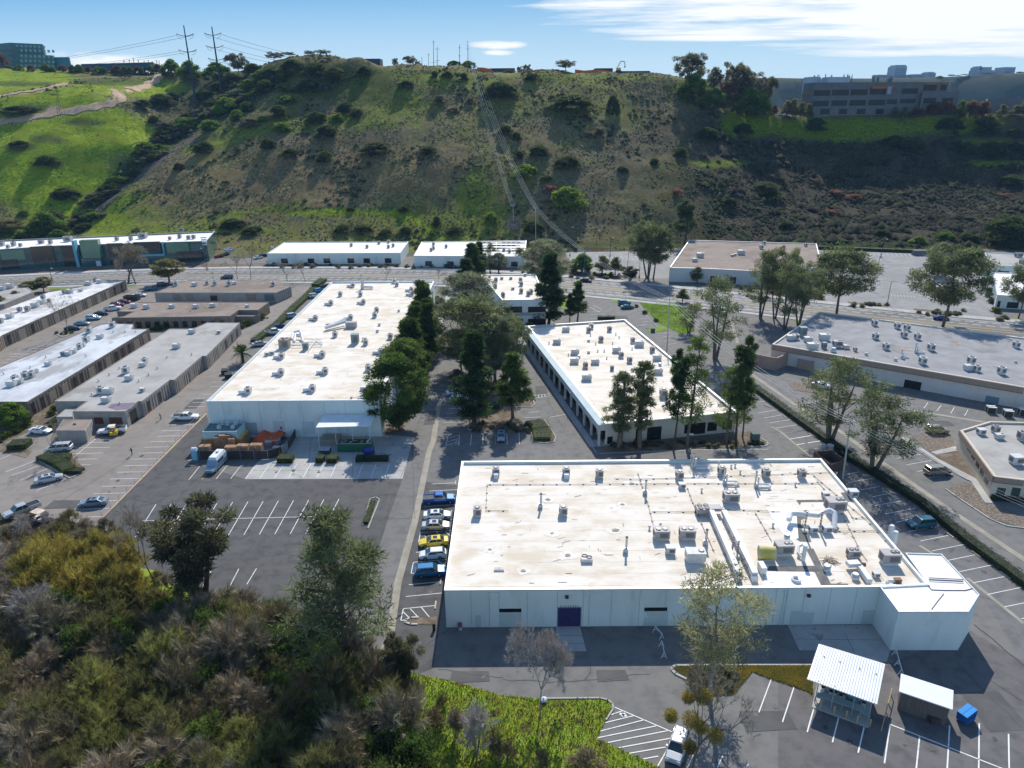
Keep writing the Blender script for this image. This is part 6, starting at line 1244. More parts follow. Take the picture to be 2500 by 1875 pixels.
mb.box((-.28,0,2.07),(1.0,1.0,.04));mb.build('overhead_guard',mat('guard',(.5,.35,.08)),r);mb=MB()
for s in(-.3,.3): mb.box((.62,s,1.05),(.1,.08,1.9))
mb.box((.62,0,1.9),(.1,.7,.08));mb.box((.66,0,.5),(.08,.9,.4));mb.build('mast',trimb,r);mb=MB()
for s in(-.3,.3): mb.box((1.25,s,.22),(1.1,.12,.05))
mb.build('fork',trimb,r);mb=MB();mb.box((-.35,0,1.05),(.45,.5,.15));mb.box((-.55,0,1.3),(.12,.5,.5));mb.build('seat',trimb,r);wheels(r,(-.85,.4),.5,.28);place(r,l,a)
# small white utility cart lower left
r,l,a=veh('utility_cart','white utility cart with a tan canopy above the willows at the left','cart','H',(270,1165),(375,1195))
mb=MB();mb.box((0,0,.55),(2.9,1.3,.4));mb.box((1.2,0,.8),(.7,1.25,.3));mb.build('body',PC['white'],r);mb=MB();mb.box((-.3,0,1.95),(2.2,1.5,.08));mb.build('canopy',mat('canopy_tan',(.5,.36,.25),(.65,.6,.55),1),r);mb=MB()
for x in(-1.3,.7):
    for s in(-.65,.65): mb.tube((x,s,.7),(x,s,1.95),.03)
mb.build('posts',trimb,r);mb=MB();mb.box((-.2,0,.85),(.5,1.1,.25));mb.build('seat',trimb,r);wheels(r,(-1.,1.),.6,.28);place(r,l,a)
# ---------------- people ----------------
skinm=mat('skin',(.35,.2,.14));hairm=mat('hair',(.02,.015,.012))
def person(k,x,y,heading,label,shirt,trous,stride=.28,hunch=.0):
    p=gp(k,x,y);r=thing('person',label,'person',(0,0,0));
    J=[((0,0,.95),.15),((0,.02,1.2),.14),((0,.04,1.42),.15),((0,.06,1.53),.06),((0,.08,1.62),.085),((0,.09,1.72),.09)]
    leg=[((-.1,0,.9),.095),((-.11,.18*stride/.28,.5),.065),((-.11,stride-.05,.09),.045),((-.11,stride+.12,.04),.045)];leg2=[((.1,0,.9),.095),((.11,.02,.5),.065),((.11,-stride,.12),.045),((.11,-stride+.14,.05),.045)]
    arm=[((-.2,.04,1.42),.055),((-.25,-.06,1.15),.045),((-.23,.08,.92),.035),((-.22,.13,.84),.035)];arm2=[((.2,.04,1.42),.055),((.25,.12,1.16),.045),((.23,.28,.98),.035),((.22,.34,.92),.035)]
    V=[];E=[];R=[]
    def ch(pts,root):
        prev=root
        for c,ra in pts: V.append(c);R.append(ra);i=len(V)-1
        ids=list(range(len(V)-len(pts),len(V)))
        if root is not None: E.append((root,ids[0]))
        for a_,b_ in zip(ids[:-1],ids[1:]): E.append((a_,b_))
    ch(J,None);ch(leg,0);ch(leg2,0);ch(arm,2);ch(arm2,2)
    me=bpy.data.meshes.new('b');me.from_pydata(V,E,[]);o=bpy.data.objects.new('b',me);col.objects.link(o);m=o.modifiers.new('s','SKIN')
    for i,q in enumerate(R): me.skin_vertices[0].data[i].radius=(q,q*.8)
    me.skin_vertices[0].data[0].use_root=True;s2=o.modifiers.new('u','SUBSURF');s2.levels=1;s2.render_levels=1
    nm=bpy.data.meshes.new_from_object(o.evaluated_get(bpy.context.evaluated_depsgraph_get()));bpy.data.objects.remove(o)
    nm.materials.clear()
    for q in(trous,shirt,skinm,hairm): nm.materials.append(q)
    for f in nm.polygons:
        z=f.center.z;ax=abs(f.center.x);y_=f.center.y
        f.material_index=(2 if ax>.17 and z<.98 else 1) if (ax>.17 and z>.8) else (0 if z<1.0 else (1 if z<1.5 else (2 if z<1.62 or (y_>.12 and z<1.72) else 3)))
        f.use_smooth=True
    b=bpy.data.objects.new('body',nm);col.objects.link(b);b.parent=r;r.location=(p[0],p[1],.04);r.rotation_euler=(0,0,heading);return r
person('H',1022,668,radians(150),'person in dark jacket and blue jeans striding across the lane near the fence',mat('jacket_dark',(.02,.025,.035)),mat('jeans',(.05,.08,.16)))
person('H',1243,396,radians(120),'person in dark clothes walking beside the grey workshops, near the white utility pickup',mat('jacket_black',(.03,.025,.03)),mat('trousers_dark',(.03,.035,.06)),.2)
# ---------------- yard, sheds and street furniture ----------------
woodm=mat('pallet_wood',(.36,.2,.11),(.5,.33,.2),2);fencem=mat('fence_dark',(.05,.035,.03),(.08,.06,.05),1.5);postm=mat('fence_post',(.33,.33,.34));orangem=mat('tarp_orange',(.55,.09,.03),(.6,.14,.05),1.2,bump=.4)
def G_(k,x,y): q=gp(k,x,y);return (q[0],q[1])
def fence_run(name,label,pts,h,panel,step=2.6,r_=.05,rail=False):
    P=[gp(*p)[:2] for p in pts];ro=thing(name,label,'fence',(*P[0],0));n=0
    for a,b in zip(P[:-1],P[1:]):
        l=np.linalg.norm(b-a);m=max(1,int(round(l/step)))
        for i in range(m+1):
            if i==0 and n>0: continue
            c=a+(b-a)*i/m;mb=MB();mb.tube((*c,0),(*c,h+.08),r_);mb.build('post',postm,ro);n+=1
        c=(a+b)/2
        if panel is not None: mb=MB();mb.box((c[0],c[1],h/2+.05),(l,.04,h-.1),atan2(b[1]-a[1],b[0]-a[0]));mb.build('panel',panel,ro)
        mb=MB();mb.tube((*a,h),(*b,h),.035,.035,5)
        if rail: mb.tube((*a,h*.5),(*b,h*.5),.025,.025,5)
        mb.build('rail',postm,ro)
    return ro
fence_run('yard_fence','dark slatted fence around the pallet yard in front of the long warehouse',[('Q',118,482),('Q',770,482),('Q',905,440)],2.0,fencem)
fence_run('yard_gate','dark slatted gate swung open at the right of the pallet yard',[('Q',905,440),('Q',965,395)],2.0,mat('gate_grey',(.3,.28,.26)),1.2)
fence_run('yard_fence','dark slatted fence running from the pallet yard back to the warehouse wall',[('Q',962,395),('Q',1055,238)],2.0,fencem,2.)
def wire_fence(name,label,pts,h=1.5):
    r=fence_run(name,label,pts,h,None,3.,.03,True);return r
wire_fence('chain_fence','low post and rail fence on the pink kerb between the two parking lots',[('H',790,1158),('H',1100,838),('H',1270,664),('H',1400,532),('H',1590,345)],1.3)
def pallet_stack(k,x,y,n,label,rz=0.,w_=1.2):
    p=gp(k,x,y);r=lthing('pallet_stack',label,'pallets',(p[0],p[1],.06),rz,'stacks of wooden pallets');g=random.Random(x)
    for i in range(n):
        mb=MB();z=.15*i
        for q in range(6): mb.box((-.5+q*.2,0,z+.12),(.12,w_,.025))
        for q in(-.5,0,.5): mb.box((0,q,z+.055),(1.15,.09,.1))
        o=mb.build('pallet',woodm,r);o.location=(g.uniform(-.04,.04),g.uniform(-.04,.04),0)
for i,(x,y,n) in enumerate(((150,462,18),(200,460,18),(400,460,17),(455,460,17),(515,460,19),(570,460,19),(640,460,20),(700,460,20))): pallet_stack('Q',x,y,n,'wooden pallet stack behind the dark yard fence, %s from the left'%ordn(i+1))
for i,(x,y,n) in enumerate(((300,400,22),(350,398,25),(400,392,24),(440,405,21))): pallet_stack('Q',x,y,n,'taller pallet stack in front of the yellow-brown container, %s from the left'%ordn(i+1),.1)
r=thing('container','yellow and brown open storage container inside the pallet yard','container',(*G_('Q',330,400),0));c=gp('Q',350,380);mb=MB();mb.box((c[0],c[1]+1.5,1.3),(8.6,4.4,2.5));mb.build('body',mat('container_brown',(.25,.14,.07),(.32,.2,.1),1),r)
mb=MB();mb.box((c[0]-2.6,c[1]+1.5,2.6),(3.2,4.2,.12));mb.box((c[0]+3.2,c[1]+1.5,2.6),(1.8,4.2,.1));mb.build('yellow_sheet',mat('sheet_yellow',(.55,.33,.06),(.6,.42,.15),1),r)
mb=MB();c=gp('Q',760,320);V_=[];g=random.Random(4)
nx,ny=9,7
for j in range(ny):
    for i in range(nx): V_.append((c[0]-2.6+i*.65+j*.15,c[1]-1.5+j*.85,1.3+.35*sin(i*1.3)+.25*g.random()-(.5 if j==0 or j==ny-1 else 0)-(1.1 if j==0 else 0)))
mb.vf(V_,[(j*nx+i,j*nx+i+1,(j+1)*nx+i+1,(j+1)*nx+i) for j in range(ny-1) for i in range(nx-1)]);o=mb.build('tarpaulin',orangem,off=(c[0],c[1],.06));tag(o,'crumpled orange tarpaulin covering a heap in the pallet yard','tarpaulin')
g=random.Random(9)
for i,(k,x,y,m_,s_,lb) in enumerate((('Q',780,345,'scrap_grey',(1.4,1.1,1.),'grey scrap machine in front of the orange tarpaulin'),('Q',855,330,'scrap_grey',(1.3,1.3,1.1),'pale scrap heap right of the orange tarpaulin'),('Q',850,385,'scrap_grey',(1.3,.9,.6),'small grey crate in the right corner of the pallet yard'),('Q',560,255,'scrap_dark',(1.3,1.,1.3),'dark bin against the wall right of the pale blue lean-to'),('Q',600,250,'scrap_dark',(1.0,1.,1.2),'dark bin second from the lean-to'),('Q',1262,250,'scrap_dark',(1.2,1.1,1.5),'black wheeled bin under the left end of the dock canopy'))):
    p=gp(k,x,y);r=lthing('bin' if 'bin' in lb else 'scrap_crate',lb,'bin' if 'bin' in lb else 'scrap',(p[0],p[1],.06),g.uniform(-.3,.3));mm=mat(m_,(.3,.31,.32) if 'grey' in m_ else (.03,.035,.035),None,rough=.7)
    mb=MB();mb.box((0,0,s_[2]*.45),(s_[0],s_[1],s_[2]*.9),0,1.08);mb.build('body',mm,r);mb=MB();mb.box((0,0,s_[2]*.93),(s_[0]*1.12,s_[1]*1.12,.08));mb.box((0,-s_[1]*.6,s_[2]*.8),(s_[0]*.8,.06,.06));mb.build('lid',trimb if 'dark' in m_ else ductg,r)
# portable toilet
p=gp('Q',75,482);r=lthing('portable_toilet','pale blue portable toilet at the left end of the pallet yard','toilet',(p[0],p[1],.03),.05);mb=MB();mb.box((0,0,1.1),(1.15,1.15,2.1));mb.build('cabin',mat('toilet_blue',(.22,.5,.6),(.26,.55,.64),2),r);mb=MB();mb.tube((-.5,0,2.15),(.5,0,2.15),.58,.58,12);mb.build('roof',mat('toilet_roof',(.6,.7,.72)),r);mb=MB();mb.box((0,-.58,1.05),(.75,.04,1.8));mb.build('door',mat('toilet_door',(.3,.58,.66)),r)
# dock canopy
zc_=5.0;C_c=[gp('Q',1230,176,zc_),gp('Q',1755,160,zc_),gp('Q',1795,70,zc_+.2),gp('Q',1310,68,zc_+.2)]
C_c=[gp('Q',1230,176,zc_),gp('Q',1755,162,zc_)];yb=139.9
r=thing('dock_canopy','white flat canopy on thin posts over the loading dock of the long warehouse','canopy',(C_c[0][0],C_c[0][1],.05));mb=MB();a,b=C_c;mb.vf([(a[0],a[1],zc_),(b[0],b[1],zc_),(b[0]+.2,yb,zc_+.35),(a[0]+.2,yb,zc_+.35),(a[0],a[1],zc_+.12),(b[0],b[1],zc_+.12),(b[0]+.2,yb,zc_+.47),(a[0]+.2,yb,zc_+.47)],[(3,2,1,0),(4,5,6,7),(0,1,5,4),(1,2,6,5),(2,3,7,6),(3,0,4,7)]);mb.build('roof',mat('canopy_white',(.78,.8,.8),(.7,.73,.74),.6),r)
for t in(.02,.34,.66,.98): mb=MB();x=a[0]+(b[0]-a[0])*t;mb.tube((x,a[1]+.2,0.05),(x,a[1]+.2,zc_+.02),.07);mb.build('post',pipem,r)
mb=MB();c0=gp('Q',1270,340);c1=gp('Q',1440,350);mb.box(((c0[0]+c1[0])/2,c0[1]+1.5,.55),(c1[0]-c0[0],3.2,1.1));tag(mb.build('loading_dock',concy,off=((c0[0]+c1[0])/2,c0[1]+1.5,0)),'low concrete loading dock block under the canopy','dock')
# green skip with trash
def skip(k,a,b,dep,h,m,label,trash=True,nm='skip'):
    p=gp(k,*a);q=gp(k,*b);c=(p+q)/2;Lx=np.linalg.norm(q-p);rz=atan2(q[1]-p[1],q[0]-p[0]);r=lthing(nm,label,'skip',(c[0]-sin(rz)*dep/2,c[1]+cos(rz)*dep/2,.06),rz);mb=MB()
    for s,w_,d_ in((( 0,-dep/2),Lx,.1),((0,dep/2),Lx,.1)): mb.box((0,s[1],h/2),(Lx,.1,h))
    for x in(-Lx/2,Lx/2): mb.box((x,0,h/2-.002),(.1,dep-.1,h))
    mb.box((0,0,.15),(Lx-.1,dep-.1,.2));mb.build('body',m,r);mb=MB()
    for x in np.arange(-Lx/2+.4,Lx/2,.8): mb.box((x,-dep/2-.07,h/2),(.1,.08,h*.9))
    mb.build('ribs',m,r);mb=MB();mb.box((0,-dep/2-.03,h+.03),(Lx+.2,.2,.1));mb.box((0,dep/2+.03,h+.03),(Lx+.2,.2,.1));mb.box((-Lx/2,0,h+.032),(.2,dep,.1));mb.box((Lx/2,0,h+.032),(.2,dep,.1));mb.build('rim',mat('skip_rim',(.4,.3,.2)) if trash else m,r)
    if trash:
        g=random.Random(5)
        for i in range(16):
            mb=MB();mb.box((0,0,0),(g.uniform(.3,1.0),g.uniform(.3,.7),g.uniform(.1,.5)));o=mb.build('rubbish',[mat('rub_white',(.6,.62,.62)),mat('rub_blue',(.2,.35,.45)),mat('rub_brown',(.3,.2,.12)),mat('rub_dark',(.05,.05,.05))][i%4],r);o.location=(g.uniform(-Lx/2+.5,Lx/2-.5),g.uniform(-dep/2+.4,dep/2-.4),h-g.uniform(.1,.5));o.rotation_euler=(g.uniform(-.4,.4),g.uniform(-.4,.4),g.uniform(0,3))
    return r
skip('Q',(1440,412),(1765,408),2.4,1.9,mat('skip_green',(.03,.13,.07),(.04,.16,.09),1),'large green open skip full of rubbish in front of the loading dock')
def dumpster(k,a,b,dep,h,m,lm_,label,rz=None):
    p=gp(k,*a);q=gp(k,*b);c=(p+q)/2;Lx=np.linalg.norm(q-p);rz=atan2(q[1]-p[1],q[0]-p[0]);r=lthing('dumpster',label,'dumpster',(c[0]-sin(rz)*dep/2,c[1]+cos(rz)*dep/2,.06),rz);mb=MB();mb.vf([(-Lx/2,-dep*.4,.1),(Lx/2,-dep*.4,.1),(Lx/2,dep/2,.1),(-Lx/2,dep/2,.1),(-Lx/2,-dep/2,h*.85),(Lx/2,-dep/2,h*.85),(Lx/2,dep/2,h),(-Lx/2,dep/2,h)],[(3,2,1,0),(4,5,6,7),(0,1,5,4),(1,2,6,5),(2,3,7,6),(3,0,4,7)]);mb.build('body',m,r)
    for s in(-1,1): mb=MB();mb.vf([(s*Lx/4-Lx*.235,-dep*.53,h*.87),(s*Lx/4+Lx*.235,-dep*.53,h*.87),(s*Lx/4+Lx*.235,dep*.5,h*1.03),(s*Lx/4-Lx*.235,dep*.5,h*1.03),(s*Lx/4-Lx*.235,-dep*.53,h*.91),(s*Lx/4+Lx*.235,-dep*.53,h*.91),(s*Lx/4+Lx*.235,dep*.5,h*1.07),(s*Lx/4-Lx*.235,dep*.5,h*1.07)],[(4,5,6,7),(0,1,5,4),(1,2,6,5),(2,3,7,6),(3,0,4,7)]);mb.build('lid',lm_,r)
    mb=MB()
    for s in(-1,1): mb.box((s*(Lx/2+.06),0,h*.6),(.12,dep*.7,.12))
    mb.build('lift_pocket',m,r);return r
navyd=mat('dumpster_navy',(.03,.05,.22),(.04,.06,.26),1);blued=mat('dumpster_blue',(.01,.08,.25),(.015,.1,.3),1);bluel=mat('lid_blue',(.01,.25,.62),rough=.4);dkd=mat('dumpster_dark',(.03,.045,.045),(.05,.06,.06),1)
dumpster('Q',(1692,455),(1788,453),1.4,1.35,navyd,navyd,'navy blue dumpster in front of the green skip')
dumpster('Q',(1258,438),(1362,440),1.3,1.1,dkd,mat('lid_grey',(.35,.38,.4)),'low dark dumpster with a pale lid behind the clipped round shrubs')
dumpster('O',(1620,1188),(1680,1262),0.1+2.3,1.4,blued,bluel,'bright blue dumpster beside the pale-roofed storage shed') if 0 else None
p=gp('O',1690,1200);r=dumpster('O',(1663,1265),(1755,1262),1.9,1.5,blued,bluel,'bright blue dumpster beside the flat white-roofed storage shed');r.rotation_euler=(0,0,radians(-62));q=gp('O',1690,1190,.7);r.location=(q[0],q[1],.06)
for i,(k,a,b) in enumerate((('E',(287,872),(335,868)),('E',(315,905),(372,898)))): dumpster(k,a,b,1.5,1.3,dkd,dkd,['dark green dumpster left of the tarp lean-to by the lane, rear one','dark green dumpster by the lane, nearer the camera'][i])
skip('D',(955,552),(1062,552),2.2,1.6,dkd,'dark open skip with rails in the left estate beside the white car',False)
# solar-like bins under steel frames by the right warehouse
for i,(x,y) in enumerate(((1968,1318),(2090,1345),(2200,1335))):
    p=gp('G',x,y);r=lthing('bin_rack','steel-framed bin pair with pale tops by the tan-banded warehouse, %s from the left'%ordn(i+1),'bin stand',(p[0],p[1],.03),-.25,'bin stands');mb=MB()
    for s in(-.9,.9):
        for t in(-.7,.7): mb.tube((s,t,0),(s,t,1.7),.05)
    mb.build('posts',mat('steel_yellow',(.6,.55,.35)),r)
    for t in(-.45,.45): mb=MB();mb.box((0,t,1.45),(1.9,.5,.08));mb.build('top_panel',mat('bin_top',(.7,.72,.7)),r)
    mb=MB();mb.box((0,0,.65),(1.6,1.1,1.1));mb.build('bin_body',dkd,r)
# corrugated open shed
corr=mat('corrugated_white',(.72,.74,.74),(.66,.68,.68),.6,.35,metal=.2)
hz=3.9
Rc=[gp('O',260,857,3.4),gp('O',890,1086,3.4),gp('O',962,722,3.9),gp('O',365,541,3.9)]
r=thing('open_shed','open-sided shed with a ribbed white metal roof and workbenches, near the bottom right','shed',(*Rc[0][:2],0))
mb=MB();mb.vf([tuple(p) for p in Rc]+[tuple(p-np.array([0,0,.12])) for p in Rc],[(0,1,2,3),(7,6,5,4),(0,4,5,1),(1,5,6,2),(2,6,7,3),(3,7,4,0)]);
for i in range(1,26):
    t=i/26;a=Rc[0]+(Rc[1]-Rc[0])*t;b=Rc[3]+(Rc[2]-Rc[3])*t;mb.tube((a[0],a[1],a[2]+.02),(b[0],b[1],b[2]+.02),.05,.05,4)
mb.build('roof',corr,r)
fl_=[gp('O',302,1118),gp('O',812,1303)];e=(fl_[1]-fl_[0]);Le=np.linalg.norm(e);e/=Le;nrm=np.array([-e[1],e[0],0]);dp=5.2
mb=MB();q=[fl_[0],fl_[1],fl_[1]+nrm*dp,fl_[0]+nrm*dp];mb.prism([tuple(p[:2]) for p in q],.03,.14);mb.build('floor_slab',conc,r)
for t in(.03,.32,.68,.97):
    for s in(.9,dp-.2):
        c=fl_[0]+e*Le*t+nrm*s;mb=MB();mb.tube((c[0],c[1],.1),(c[0],c[1],3.4+.1*s),.06,.06,6);mb.build('post',mat('shed_post',(.3,.36,.36)),r)
c=fl_[0]+e*Le*.5+nrm*(dp-.1);mb=MB();mb.box((c[0],c[1],1.7),(Le*.96,.05,3.2),atan2(e[1],e[0]));mb.build('back_wall',mat('shed_wall',(.05,.08,.09)),r)
def inshed(t,s,d,m,nm,lb,z=.14):
    c=fl_[0]+e*Le*t+nrm*s;rr_=lthing(nm,lb,nm.split('_')[-1],(c[0],c[1],z),atan2(e[1],e[0]));return rr_
rr_=inshed(.5,1.6,None,None,'work_bench','long grey workbench under the front of the ribbed-roof shed');mb=MB();mb.box((0,0,.9),(4.6,1.,.08));mb.build('top',mat('bench_grey',(.3,.38,.38)),rr_)
for x in(-2.1,0,2.1):
    for s in(-.4,.4): mb=MB();mb.box((x,s,.44),(.08,.08,.86));mb.build('leg',postm,rr_)
for i,t in enumerate((.1,.9)):
    rr_=inshed(t,1.4,None,None,'work_bench','short grey bench at the %s end of the ribbed-roof shed'%('left','right')[i]);mb=MB();mb.box((0,0,.8),(1.1,.9,.07));mb.build('top',MATS['bench_grey'],rr_)
    for x in(-.5,.5):
        for s in(-.35,.35): mb=MB();mb.box((x,s,.4),(.07,.07,.76));mb.build('leg',postm,rr_)
for i,(t,s) in enumerate(((.62,3.0),(.68,3.4),(.7,2.7),(.75,3.1))):
    rr_=inshed(t,s,None,None,'plastic_barrel','teal-topped round barrel inside the ribbed-roof shed, %s from the left'%ordn(i+1));rr_['group']='barrels in the shed';mb=MB();mb.cyl((0,0,0),.3,.85,14);mb.build('drum',mat('barrel_teal',(.08,.2,.2)),rr_);mb=MB();mb.cyl((0,0,.85),.31,.05,14);mb.build('lid',mat('barrel_lid',(.2,.42,.42)),rr_)
for i in range(9):
    t=[.12,.2,.27,.3,.35,.42,.45,.5,.86][i];rr_=inshed(t,[3.2,3.6,3.0,3.5,3.1,3.4,2.9,3.3,3.][i],None,None,'storage_box','white lidded box stored in the ribbed-roof shed, %s from the left'%ordn(i+1));rr_['group']='white boxes in the shed';mb=MB();mb.box((0,0,.5),(.36,.3,.3));mb.box((0,0,.18),(.5,.4,.36));mb.build('box_body',mat('box_white',(.55,.6,.6)),rr_);mb=MB();mb.box((0,0,.66),(.4,.34,.04));mb.build('lid',trimb,rr_)
bol=mat('bollard_wood',(.42,.3,.14),(.5,.38,.2),3)
for i,(x,y) in enumerate(((377,1122),(498,1172),(607,1212),(705,1252),(820,1290))):
    p=gp('O',x,y);r=lthing('bollard','yellow-brown bollard along the front of the ribbed-roof shed, %s from the left'%ordn(i+1),'bollard',(p[0],p[1],.1),0,'bollards along the shed front');mb=MB();mb.cyl((0,0,0),.1,1.0,10);mb.build('post',bol,r);mb=MB();mb.cyl((0,0,1.0),.1,.06,10,.05);mb.build('cap',ypaint,r)
P=[gp('O',995,893,1.1),gp('O',990,945,1.),gp('O',955,1095,.6),gp('O',920,1330,.15)]
r=thing('guard_rail','rusty yellow pipe guard rail standing right of the ribbed-roof shed','guard rail',(*gp('O',955,1200)[:2],.05));mb=MB();a=gp('O',1010,1000);b=gp('O',925,1330);
for t in(0,.25,.5,.75,1): c=a+(b-a)*t;mb.tube((c[0],c[1],.03),(c[0],c[1],1.0),.06)
mb.build('posts',bol,r);mb=MB();mb.tube((a[0],a[1],1.0),(b[0],b[1],1.0),.05);mb.build('rail',bol,r)
# second shed
z1=2.9;q=[gp('O',1088,968,z1),gp('O',1570,1132,z1),gp('O',1578,960,z1+.3),gp('O',1105,808,z1+.3)]
r=thing('storage_shed','closed brown storage shed with a flat bright white roof, right of the ribbed-roof shed','shed',(*q[0][:2],0));mb=MB();mb.vf([tuple(p) for p in q]+[tuple(p-np.array([0,0,.12])) for p in q],[(0,1,2,3),(7,6,5,4),(0,4,5,1),(1,5,6,2),(2,6,7,3),(3,7,4,0)]);mb.build('roof',mat('roof_pure',(.83,.84,.85),(.76,.78,.8),.8,.4),r)
qi=inset([tuple(p[:2]) for p in q],.25);mb=MB();mb.prism(qi,0,z1-.1,False,False);mb.build('wall',mat('wall_darkbrown',(.12,.10,.085),(.16,.13,.11),1.5,.9,.3,stretch=(3,3,.3)),r)
mb=MB();c=gp('O',1440,1290);mb.box((c[0],c[1]+.8,.5),(1.6,1.,.7));tag(mb.build('pallet_pile',fencem,off=(c[0],c[1],0)),'small dark pallet pile at the front of the white-roofed storage shed','pallets')
# barricades
def barr(k,a,b,label):
    p=gp(k,*a);q=gp(k,*b);d=(q-p);l=np.linalg.norm(d);d/=l;n_=np.array([-d[1],d[0],0]);r=thing('barricade',label,'barricade',(p[0],p[1],.03),0,'white A-frame barricades')
    for c in(p,q):
        mb=MB()
        for s in(-1,1): mb.tube(tuple(c+n_*s*.38+np.array([0,0,.03])),tuple(c+np.array([0,0,1.05])),.05,.05,4)
        mb.tube(tuple(c-n_*.24+np.array([0,0,.42])),tuple(c+n_*.24+np.array([0,0,.42])),.04,.04,4);mb.build('a_frame',mat('barricade_white',(.6,.7,.72)),r)
    mb=MB();cc=(p+q)/2;mb.box((cc[0],cc[1],.95),(l,.06,.22),atan2(d[1],d[0]));mb.build('plank',MATS['barricade_white'],r)
barr('N',(630,610),(680,670),'white A-frame barricade close to the wall of the foreground warehouse');barr('N',(678,725),(697,815),'white A-frame barricade farther from the wall, with a yellow lamp')
barr('O',(1050,650),(1075,740),'white A-frame barricade against the annex corner');barr('O',(1075,745),(1100,830),'white A-frame barricade between the annex corner and the storage shed')
p=gp('M',821,598);r=lthing('ash_bin','short black post bin at the shadow edge left of the foreground warehouse','bin',(p[0],p[1],.03));mb=MB();mb.cyl((0,0,0),.2,1.0,12);mb.build('body',trimb,r);mb=MB();mb.cyl((0,0,1.0),.23,.12,12,.12);mb.build('cap',trimb,r)
p=gp('M',1023,590);r=lthing('paint_drum','dull red and white drum against the front wall of the foreground warehouse','drum',(p[0],p[1],.03));mb=MB();mb.cyl((0,0,0),.3,.5,12);mb.build('body',mat('drum_white',(.5,.5,.55)),r);mb=MB();mb.cyl((0,0,.5),.3,.45,12);mb.build('top',mat('drum_red',(.3,.08,.12)),r)
p=gp('M',1665,1150);r=lthing('rubbish_bag','white bag of rubbish at the foot of the bare tree in the grass','bag',(p[0],p[1],.1));
bm=bmesh.new();bmesh.ops.create_icosphere(bm,subdivisions=2,radius=.42);g=random.Random(1)
for v in bm.verts: v.co=v.co*(1+g.uniform(-.15,.15));v.co.z*=.7;v.co.z+=.28
me=bpy.data.meshes.new('bag_skin');bm.to_mesh(me);bm.free();me.materials.append(mat('bag_white',(.65,.7,.75)));o=bpy.data.objects.new('bag_skin',me);col.objects.link(o);o.parent=r;mb=MB();mb.cyl((0,0,.52),.06,.14,6,.12);mb.build('knot',MATS['bag_white'],r)
# transformer boxes etc.
for k,x,y,s_,c_,lb in(('S',1945,1370,(1.6,1.4,1.9),(.1,.14,.12),'dark green transformer cabinet on the corner bed by the parking lane'),('K',1,1,(0,0,0),0,None),('F',1560,790,(1.2,1.,1.1),(.03,.05,.05),'dark green electrical box on the small lawn'),('R',535,1310,(3.6,2.2,.9),(.03,.035,.035),'dark low carport-like box in the shade of the central trees'),('D',185,1505,(2.,1.2,1.4),(.4,.45,.47),'white and grey utility cabinet beside the big round shrub'),('G',1360,1370,(1.6,1.4,1.4),(.03,.035,.03),'dark cabinet behind the right bare-limbed tree'),('R',562,1212,(1.0,.7,.4),(.35,.2,.15),'brick-red low block in the central bed'),('G',1455,185,(6.,2.2,2.2),(.16,.16,.17),'dark grey container at the back of the light lot'),('G',1682,180,(2.4,2.,2.2),(.6,.62,.6),'small white hut at the back of the light lot')):
    if not lb: continue
    p=gp(k,x,y);r=lthing('cabinet',lb,'cabinet',(p[0],p[1],.06));mm=mat('cab_%s'%lb[:9].replace(' ','_'),c_);mb=MB();mb.box((0,0,s_[2]/2),s_);mb.build('body',mm,r);mb=MB();mb.box((0,0,s_[2]+.03),(s_[0]+.12,s_[1]+.12,.08));mb.build('lid',mm,r)
    mb=MB();mb.box((0,-s_[1]/2-.01,s_[2]*.5),(.04,.03,s_[2]*.8));mb.build('door_seam',trimb,r)
# enclosure with fans beside foreground warehouse, and two white tanks
p=gp('K',460,245);r=thing('equipment_enclosure','brown walled enclosure with cooling fans behind the right rear corner of the foreground warehouse','enclosure',(p[0],p[1],0));P=[gp('K',330,190,2.2)[:2],gp('K',470,310,2.2)[:2],gp('K',600,265,2.2)[:2],gp('K',480,180,2.2)[:2],gp('K',330,190,2.2)[:2]];mb=MB();mb.wallrib([tuple(a) for a in P],.2,0,2.2);mb.build('wall',mat('encl_brown',(.13,.085,.065)),r)
for dx,dy in((-.9,.6),(.6,.6)): f=MB();f.cyl((p[0]+dx,p[1]+dy+1,0.1),.7,1.9,12);f.build('fan_unit',ductg,r)
for i,(x,y) in enumerate(((1030,960),(1070,995))):
    p=gp('K',[1040,1076][i],[850,905][i],6.9);r=lthing('vertical_tank','tall white capped tank against the right wall of the foreground warehouse, %s one'%('rear','front')[i],'tank',(p[0]-.2,p[1],.03),0,'white tanks at the right wall');mb=MB();mb.cyl((0,0,0),.36,6.5,14);mb.build('cylinder',duct,r);mb=MB();mb.cyl((0,0,6.5),.42,.25,14,.3);mb.build('cap',duct,r)
